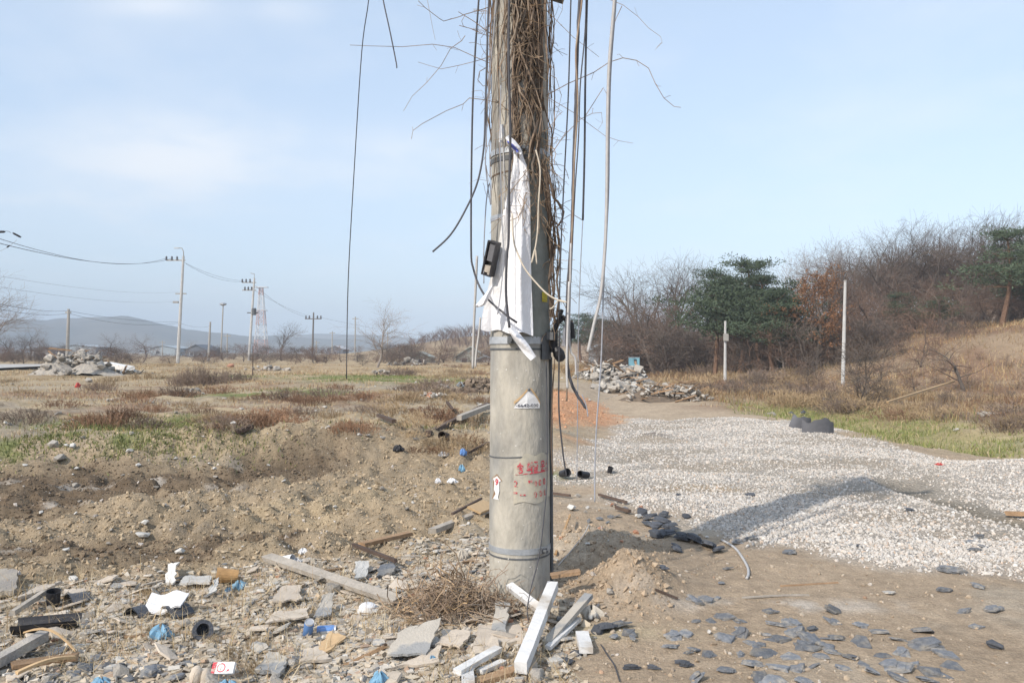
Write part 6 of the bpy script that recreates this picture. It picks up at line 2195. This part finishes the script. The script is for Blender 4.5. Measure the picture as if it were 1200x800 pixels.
# large sheets near the pole
def sheet(name, label, quad, thick, mat, lift=0.0, cat='broken sheet', lifts=(0, 0, 0, 0), n=9):
    P = [at(*q_) + Vector((0, 0, lift + l)) for q_, l in zip(quad, lifts)]
    r = random.Random(int(quad[0][0]))
    b = MB()

    def fn(u, v, dz):
        a = P[0].lerp(P[1], u)
        c_ = P[3].lerp(P[2], u)
        q_ = a.lerp(c_, v)
        e = .012 * (vnoise(np.array([u * 7 + quad[0][0]]), np.array([v * 7.0]))[0] - .5)
        return q_ + Vector((e * (2 if u in (0, 1) else .3), e * (2.5 if v in (0, 1) else .3), dz + e * .4))
    o_ = len(b.v)
    b.grid(lambda u, v: fn(u, v, thick), n, n)
    b.grid(lambda u, v: fn(u, v, 0), n, n)
    k = (n + 1) ** 2
    ed = [(i, i + 1) for i in range(n)] + [(n * (n + 1) + i + 1, n * (n + 1) + i) for i in range(n)] + [((j + 1) * (n + 1), j * (n + 1)) for j in range(n)] + [(j * (n + 1) + n, (j + 1) * (n + 1) + n) for j in range(n)]
    b.f += [(a, c_, c_ + k, a + k) for a, c_ in ed]
    return tag(b.build(name, M[mat]), label, cat)


sheet('cement_sheet', 'large cream cement sheet with a grey stain in front of the brush pile', [(450, 775), (500, 778), (517, 748), (470, 757)], .012, 'cement_sheet', .025, lifts=(.0, .02, .08, .05))
sheet('cement_sheet', 'second cream sheet half under the grey stained one', [(460, 787), (515, 780), (516, 764), (505, 772)], .012, 'tile', .012, lifts=(0, 0, .02, .02))
sheet('cement_sheet', 'pale broken sheet right of the grey stained one', [(512, 763), (540, 766), (553, 748), (520, 745)], .012, 'tile', .03)
sheet('cement_sheet', 'pale grey slab in front of the pole foot, left of the timber', [(555, 762), (612, 758), (612, 738), (560, 738)], .02, 'tile', .01)
sheet('cement_sheet', 'small tilted slab at the left foot of the white timber', [(575, 745), (592, 748), (597, 724), (580, 722)], .02, 'cement_sheet', .02, lifts=(0, 0, .05, .05))
sheet('cement_sheet', 'long beige sheet lying above the blue drink cans', [(312, 740), (362, 732), (360, 722), (322, 726)], .010, 'tile', .04)
sheet('cement_sheet', 'second beige sheet above the first, upper left of the cans', [(318, 716), (352, 713), (352, 695), (330, 698)], .010, 'tile', .05)
sheet('cement_sheet', 'grey tilted sheet behind the blue drink cans', [(368, 730), (386, 728), (392, 712), (378, 714)], .010, 'cement_sheet', .03, lifts=(0, 0, .06, .05))
sheet('cement_sheet', 'orange beige floor tile left of the stained sheet', [(372, 768), (384, 770), (408, 752), (386, 746)], .012, 'orange_tape', .02)
sheet('cement_sheet', 'grey square slab at the bottom left of centre', [(300, 792), (330, 797), (337, 780), (316, 770)], .02, 'cement_sheet', .02)
sheet('cement_sheet', 'pale flat slab right of the grey square slab', [(352, 781), (388, 778), (376, 763), (356, 766)], .015, 'tile', .015)
sheet('cement_sheet', 'grey slab half in shadow at the left edge, above the pot', [(-10, 704), (18, 700), (22, 682), (-4, 682)], .03, 'chunk', .02, lifts=(0, 0, .04, .04))
sheet('cement_sheet', 'long flat pale slab left of the plastic pot', [(20, 710), (52, 700), (70, 690), (42, 696)], .02, 'tile', .03)
sheet('cement_sheet', 'pale board above the white plastic sheet', [(212, 690), (246, 690), (248, 682), (216, 682)], .015, 'plaster', .03)
sheet('cement_sheet', 'upright pale grey sheet above the white plastic sheet', [(194, 688), (204, 688), (208, 676), (197, 677)], .012, 'plaster', .02, lifts=(0, 0, .07, .07))
sheet('cement_sheet', 'white tile fragment left of the dented tin', [(243, 704), (253, 700), (257, 690), (250, 694)], .010, 'plaster', .03, lifts=(0, 0, .04, .04))
sheet('cement_sheet', 'pale tile under the dark lath behind the plank', [(414, 685), (430, 682), (432, 668), (418, 668)], .012, 'plaster', .03, lifts=(0, 0, .03, .03))
sheet('cement_sheet', 'bluish slate slab under the dark lath', [(442, 682), (462, 676), (462, 664), (446, 668)], .012, 'slate', .03)
for px, py, w, lab in ((168, 631, 20, 'white foam brick on the dug soil at left'), (211, 649, 14, 'white smooth stone on the dug soil right of the foam brick'), (78, 646, 10, 'small white stone on the dug soil at far left'), (78, 524, 9, 'white stone beside the green weeds at far left'), (84, 526, 15, 'flat white stone right of another by the green weeds'), (63, 524, 13, 'grey tan stone by the green weeds at far left'), (152, 530, 10, 'white stone in the green weeds'),
                       (162, 547, 9, 'white stone on the dark wheel tracks'), (70, 540, 18, 'grey brown lump below the green weeds at left'), (170, 615, 14, 'yellow grey lump behind the white foam brick'), (83, 494, 8, 'white scrap of stone on the grey bank at left'), (206, 539, 6, 'small white stone in a row along the bank'), (245, 544, 5, 'another small white stone in the row on the bank'), (670, 598, 17, 'pale broken concrete lump on the dirt right of the pole'), (748, 607, 13, 'pale concrete bit behind the dark slates'),
                       (738, 695, 6, 'thin white sliver standing on the front of the earth mound'), (715, 696, 10, 'tan stone embedded in the front of the earth mound'), (952, 447, 7, 'white bottle on the dry grass beside the track'), (1160, 488, 18, 'grey boulder in the grass near the right edge'), (1150, 489, 12, 'blue grey rock left of the boulder near the right edge'), (1120, 505, 9, 'pale stone in the green ditch at right'), (691, 470, 6, 'white stone on the sandy track near the cables'), (270, 430, 9, 'orange pink block on the skyline of the left field'), (903, 487, 12, 'blue grey rock in the grass left of the drums'), (832, 743, 10, 'pale pebble beneath the rows of slates'), (545, 745, 14, 'round beige cobble right of the stained sheet')):
    pool = STONES if any(k in lab for k in ('white', 'pale', 'sliver', 'bottle')) else CHUNKS
    if 'orange' in lab:
        pool = BRICKS
    put_px('stone', pool, px, py, w, lab, 'stone', None, lift=.004, tilt=.15, asp=.4 if 'sliver' in lab else None)
wl_ = [(rd.uniform(0, 560), rd.uniform(535, 660)) for _ in range(58)]
for px, py in wl_:
    put_px('stone', rd.choice((STONES, CHUNKS, STONES)), px, py, rd.uniform(3, 8), 'small pale stone on the dug brown soil at left', 'stone', 'small pale stones on the dug soil', lift=.0)
for k in range(46):
    px, py = rd.uniform(0, 570), rd.uniform(440, 520)
    put_px('stone', rd.choice((STONES, CHUNKS, CHUNKS)), px, py, rd.uniform(3, 9), 'pale rubble lump lying in the weedy field at left', 'stone', 'rubble lumps in the weedy field', lift=.0)
for k in range(36):
    px, py = rd.uniform(640, 860), rd.uniform(568, 640)
    p = at(px, py)
    if float(poly_sd(np.array([p.x]), np.array([p.y]), GRAVEL)[0]) > -.1:
        continue
    put_px('stone', rd.choice((STONES, CHUNKS, BRICKS)), px, py, rd.uniform(4, 9), 'small stone on the dirt hump right of the pole', 'stone', 'small stones on the dirt hump', lift=.0)

# bent metal shells by the ditch
for px, py, w, hgt, a0_, a1_, tl, lab in ((938, 502, 26, .28, 3.6, 6.4, .35, 'left of two bent grey metal shells at the edge of the gravel'), (964, 507, 38, .30, 3.3, 5.9, -.08, 'right and larger of two bent grey metal shells at the gravel edge')):
    p = at(px, py)
    r_ = w * p.y / F * .55
    rot = Euler((.1, tl, .2)).to_matrix()
    b = MB()
    for off in (0, .012):
        b.grid(lambda u, v: p + rot @ Vector(((r_ - off) * math.cos(a0_ + (a1_ - a0_) * u), (r_ - off) * .7 * math.sin(a0_ + (a1_ - a0_) * u) + r_ * .6, hgt * v * (1 - .3 * u * u + .16 * math.sin(8 * u + a0_) + .06 * math.sin(23 * u)) - .04)), 12, 4)
    tag(b.build('metal_shell', M['grey_drum'], smooth=True), lab, 'metal shell')
for px, py, lab in ((927, 488, 'left dark lump behind the grey metal shells'), (941, 487, 'right dark lump behind the grey metal shells')):
    put_px('dark_lump', SLATES_D, px, py, 10, lab, 'lump', None, lift=.1)

# curved white hose and a loose wire on the dirt
def lying(name, label, cat, path, r0, mat, lift=.01):
    P = [at(*q_) + Vector((0, 0, lift)) for q_ in path]
    pts = []
    for i in range(len(P) - 1):
        p0, p1, p2, p3 = P[max(i - 1, 0)], P[i], P[i + 1], P[min(i + 2, len(P) - 1)]
        for k in range(5):
            t = k / 5
            pts.append(.5 * ((2 * p1) + (p2 - p0) * t + (2 * p0 - 5 * p1 + 4 * p2 - p3) * t * t + (3 * p1 - p0 - 3 * p2 + p3) * t ** 3))
    pts.append(P[-1])
    for q_ in pts:
        q_.z = max(q_.z, hz(q_.x, q_.y) + r0)
    return tag(MB().tube(pts, r0, 6).build(name, M[mat], smooth=True), label, cat)


lying('hose', 'curved white hose lying on the dirt at the near edge of the gravel', 'hose', [(846, 634), (858, 641), (868, 652), (876, 666), (877, 675), (875, 679)], .010, 'pale_cable')
lying('wire', 'thin dark wire curling across the bottom dirt right of the timber', 'wire', [(704, 757), (712, 770), (720, 782), (726, 800)], .003, 'rubber_cable')
lying('wire', 'thin pale wire on the shaded mound right of the pole', 'wire', [(654, 664), (668, 648), (684, 628), (690, 616)], .003, 'pale_cable')

# ------------------------------------------------------------------ brush pile, weed clumps, heaps
p0 = at(530, 728)
bp_ = thing('brush_pile', 'tangled pile of dry brown vines and weeds at the left foot of the pole', 'brush pile', tuple(p0))
rb = random.Random(41)
for name, mt, n, r0, r1 in (('stem', 'twig', 420, .0015, .0042), ('dead_shoot', 'vine', 330, .0012, .003), ('pale_stalk', 'orange_tape', 60, .002, .004)):
    b = MB()
    for k in range(n):
        u, v = rb.gauss(0, 1), rb.gauss(0, 1)
        x, y = p0.x + .165 * u, p0.y + .14 + .13 * v
        g_ = math.exp(-.5 * (u * u + v * v))
        z = hz(x, y) + rb.random() * (.05 + .19 * g_)
        p = Vector((x, y, z))
        d = Vector((rb.gauss(0, 1), rb.gauss(0, .8), rb.gauss(.1, .5))).normalized()
        pts = [p]
        L = rb.uniform(.02, .055)
        for q_ in range(rb.randint(3, 7)):
            d = (d + Vector((rb.gauss(0, .45), rb.gauss(0, .45), rb.gauss(-.08, .4)))).normalized()
            p = p + d * L
            p.z = max(p.z, hz(p.x, p.y) + .002)
            if math.hypot(p.x - PX, p.y - PY) < .2:
                break
            pts.append(p)
        if len(pts) > 2:
            b.tube(pts, rb.uniform(r0, r1), 3, cap=False)
    tag(b.build(name, M[mt], bp_), kind='stuff')


def weed_mesh(seed, n, spread, hgt, mat, name, forks=True):
    r = random.Random(seed)
    b = MB()
    for k in range(n):
        x, y = r.gauss(0, spread), r.gauss(0, spread)
        h = hgt * r.uniform(.5, 1.05) * math.exp(-.25 * (x * x + y * y) / spread ** 2)
        d = Vector((x * .3 / spread + r.gauss(0, .2), y * .3 / spread + r.gauss(0, .2), 1)).normalized()
        p = Vector((x, y, -.05))
        pts = [p]
        for q_ in range(3):
            d = (d + Vector((r.gauss(0, .12), r.gauss(0, .12), 0))).normalized()
            p = p + d * h / 3
            pts.append(p)
        b.tube(pts, [.006, .005, .004, .003], 3, cap=False)
        if forks:
            for q_ in range(4):
                i = r.choice((1, 2, 2))
                e = pts[i] + Vector((r.gauss(0, .3), r.gauss(0, .3), r.uniform(.1, .5))) * h * .42
                b.tube([pts[i], pts[i].lerp(e, .5) + Vector((0, 0, .02)), e], [.004, .0035, .003], 3, cap=False)
    return b.mesh(name, mat)


M['weed_rust'] = material('rust_weed', (.235, .14, .085), .95, .3, 4, 0, rnd=.2)
M['weed_tan'] = material('tan_weed', (.34, .25, .15), .95, .3, 4, 0, rnd=.2)
M['weed_grey'] = material('grey_weed', (.20, .15, .115), .95, .3, 4, 0, rnd=.2)
WR = [weed_mesh(k, 130, .30, .42, M['weed_rust'], 'dry_bush') for k in range(3)]
WT = [weed_mesh(10 + k, 120, .30, .42, M['weed_tan'], 'dry_bush') for k in range(3)]
WY = [weed_mesh(20 + k, 120, .28, .60, M['weed_grey'], 'dry_bush') for k in range(2)]


def weed(pool, px, py, hpx, label, group, wide=1.0):
    p = at(px, py)
    s = hpx * p.y / F / .42
    o = bpy.data.objects.new('dry_bush', rd.choice(pool))
    C.objects.link(o)
    o.location = p
    o.rotation_euler = (0, 0, rd.uniform(0, 6.28))
    o.scale = (s * wide, s * wide, s)
    return tag(o, label, 'dry bush', group)


WGR = 'clumps of dead weeds on the left field'
for px, py, h, w in ((115, 498, 24, 1.2), (132, 497, 24, 1.3), (142, 488, 18, 1.2), (278, 496, 18, 1.3), (296, 498, 20, 1.4), (315, 496, 20, 1.4), (335, 494, 18, 1.3), (262, 492, 14, 1.2), (305, 490, 18, 1.4), (365, 474, 14, 1.5), (385, 470, 12, 1.4), (350, 468, 10, 1.5), (414, 505, 20, 1.0), (426, 504, 18, 1.0), (404, 502, 14, 1.0), (70, 476, 12, 1.5), (160, 470, 12, 1.6), (310, 466, 10, 1.6), (180, 482, 12, 1.3), (340, 462, 9, 1.5)):
    weed(WR, px, py, h, 'rust brown dead weed clump on the bank of the left field', WGR, w)
for px, py, h, w in ((222, 452, 26, .9), (234, 452, 30, .9), (244, 451, 26, .9), (229, 449, 28, .8), (214, 450, 20, 1.0), (256, 448, 20, 1.0), (270, 446, 18, 1.0), (285, 446, 16, 1.0)):
    weed(WY, px, py, h * .75, 'tall grey brown dead weed clump in front of the short poles', 'tall grey weeds', w)
for k in range(70):
    px, py = rd.uniform(-10, 560), rd.uniform(428, 500)
    weed(rd.choice((WT, WT, WR, WY)), px, py, rd.uniform(4, 11) * (1 + (py - 428) / 110), 'small dead weed clump ' + ('on the left part of the field near the rubble pile' if px < 180 else 'in the middle of the left field' if px < 380 else 'on the field between the lone cable and the pole'), WGR, rd.uniform(1.2, 2.2))
for k in range(90):
    px = rd.uniform(780, 1215)
    lo = 432 + max(0, px - 860) * .12
    py = rd.uniform(lo, lo + 36)
    weed(rd.choice((WT, WR, WY, WT)), px, py, rd.uniform(9, 20), 'dead weed clump on the dry slope ' + ('left of the metal shells' if px < 930 else 'between the metal shells and the crooked bare tree' if px < 1100 else 'at the far right behind the green ditch'), 'clumps of dead weeds on the right slope', rd.uniform(1.1, 1.8))
for k in range(34):
    px, py = rd.uniform(650, 900), rd.uniform(428, 466)
    if 690 < px < 830 and py > 446:
        continue
    weed(rd.choice((WT, WR)), px, py, rd.uniform(5, 12), 'dead weed clump around the rubble heaps behind the sandy track', 'weeds around the far heaps', rd.uniform(1.2, 2.0))
for k in range(40):
    px, py = rd.uniform(470, 574), rd.uniform(428, 530)
    weed(rd.choice((WT, WR, WT)), px, py, rd.uniform(3, 9) * (1 + (py - 428) / 90), 'dead weed clump on the rough bank beside the logs', 'weeds beside the logs', rd.uniform(1.0, 1.8))
for k, (px, py, h) in enumerate(((290, 790, 36), (270, 772, 28), (300, 760, 30), (180, 745, 26), (250, 755, 22), (30, 760, 20), (170, 700, 22), (480, 735, 22), (320, 775, 26))):
    weed(WT, px, py, h * .8, 'thin straw coloured weed stalks rising from the rubble', 'weed stalks in the rubble', .55)


def heap(name, label, px, py, wpx, hpx, mats, n, seed, dark=None, sz=(.07, .2), cat='rubble heap', boards=6, deep=.5):
    c = at(px, py)
    s = c.y / F
    Wd, Hh = wpx * s, hpx * s
    r = random.Random(seed)
    t = thing(name, label, cat, tuple(c))
    tops = [(r.uniform(-.32, .32), r.uniform(-.3, .3), r.uniform(.55, 1.0), r.uniform(.16, .3)) for _ in range(5)] + [(0, 0, .9, .25)]

    def hh(u, v):
        return Hh * max(a * math.exp(-((u - x_) / w_) ** 2 - ((v - y_) / w_) ** 2) for x_, y_, a, w_ in tops)
    b = MB()
    nn = 26
    b.grid(lambda u, v: c + Vector(((u - .5) * Wd * 1.25, (v - .5) * Wd * deep * 1.25, hh((u - .5) * 1.25, (v - .5) * 1.25) * .85 - .12 + r.uniform(-.03, .03) * Hh)), nn, nn)
    b.build('mound', M[dark or 'earth'], t)
    for k in range(n):
        u, v = r.gauss(0, .22), r.gauss(-.08, .22)
        o = bpy.data.objects.new('rubble_chunk', r.choice(mats))
        C.objects.link(o)
        o.parent = t
        o.location = Vector((u * Wd, v * Wd * deep, hh(u, v) * .85 + r.uniform(-.02, .03) * Hh))
        o.rotation_euler = (r.gauss(0, .5), r.gauss(0, .5), r.uniform(0, 6.28))
        q_ = Wd * (sz[0] + (sz[1] - sz[0]) * r.random() ** 2)
        o.scale = (q_, q_, q_)
    for k in range(boards):
        u, v = r.gauss(0, .25), r.gauss(-.1, .2)
        o = bpy.data.objects.new('board', r.choice(SPLINT))
        C.objects.link(o)
        o.parent = t
        o.location = Vector((u * Wd, v * Wd * deep, hh(u, v) + .04 * Hh))
        o.rotation_euler = (r.gauss(0, .3), r.gauss(0, .35), r.gauss(0, .7))
        q_ = Wd * r.uniform(.12, .3)
        o.scale = (q_, q_ * .8, q_)
    return t


heap('rubble_heap', 'large grey rubble pile by the short pole at the left edge of the field', 98, 438, 92, 30, CHUNKS + PLASTER + GREYS + CHUNKS, 220, 1, 'chunk', boards=20, sz=(.035, .13))
heap('rubble_heap', 'grey rubble heap with pale slabs behind the hanging cables', 708, 448, 114, 25, CHUNKS + GREYS + GREYS + PLASTER + SHEETS, 270, 2, 'chunk', boards=26, sz=(.028, .105))
heap('rubble_heap', 'white sacks and slabs at the right end of the grey heap', 745, 449, 40, 20, PLASTER + SLATES_D, 40, 3, 'chunk', sz=(.1, .3), boards=2)
heap('rubble_heap', 'low tan and grey rubble heap in front of the dry grass', 785, 468, 100, 20, CHUNKS + GREYS + PLASTER + SHEETS, 230, 4, 'earth', boards=36, sz=(.026, .10))
heap('rubble_heap', 'small brown rubble strip left of the low tan heap', 722, 461, 74, 13, CHUNKS + GREYS, 80, 5, 'earth', boards=4)
heap('earth_heap', 'dark brown heap of earth clods touching the left of the pole', 562, 460, 46, 20, [hull_mesh('earth_clod', M['earth'], 400 + k, (1, .8, .7)) for k in range(5)], 110, 6, 'earth', sz=(.07, .2), boards=5, cat='earth heap')
heap('rubble_heap', 'grey slabs strewn right of the large rubble pile at left', 150, 438, 60, 6, PLASTER + GREYS, 30, 7, 'earth', boards=4)
heap('rubble_heap', 'low white rubble strip on the far field left of the lone cable', 318, 434, 52, 5, PLASTER + CHUNKS, 30, 8, 'earth', boards=3)
heap('rubble_heap', 'grey rubble patch in the left field below the tall grey weeds', 226, 462, 34, 8, PLASTER + CHUNKS, 30, 9, 'earth', boards=2)
heap('rubble_heap', 'reddish litter heap on the bank left of the earth heap', 505, 467, 40, 8, CHUNKS + BRICKS + PLASTER, 40, 10, 'earth', boards=6)
heap('rubble_heap', 'low pale rubble strip across the field under the leaning tree', 480, 428, 44, 7, PLASTER + CHUNKS, 26, 11, 'earth', boards=3)
heap('earth_heap', 'grey soil heap at the foot of the leaning bare tree', 448, 440, 34, 8, CHUNKS, 24, 12, 'earth', boards=2, cat='earth heap')
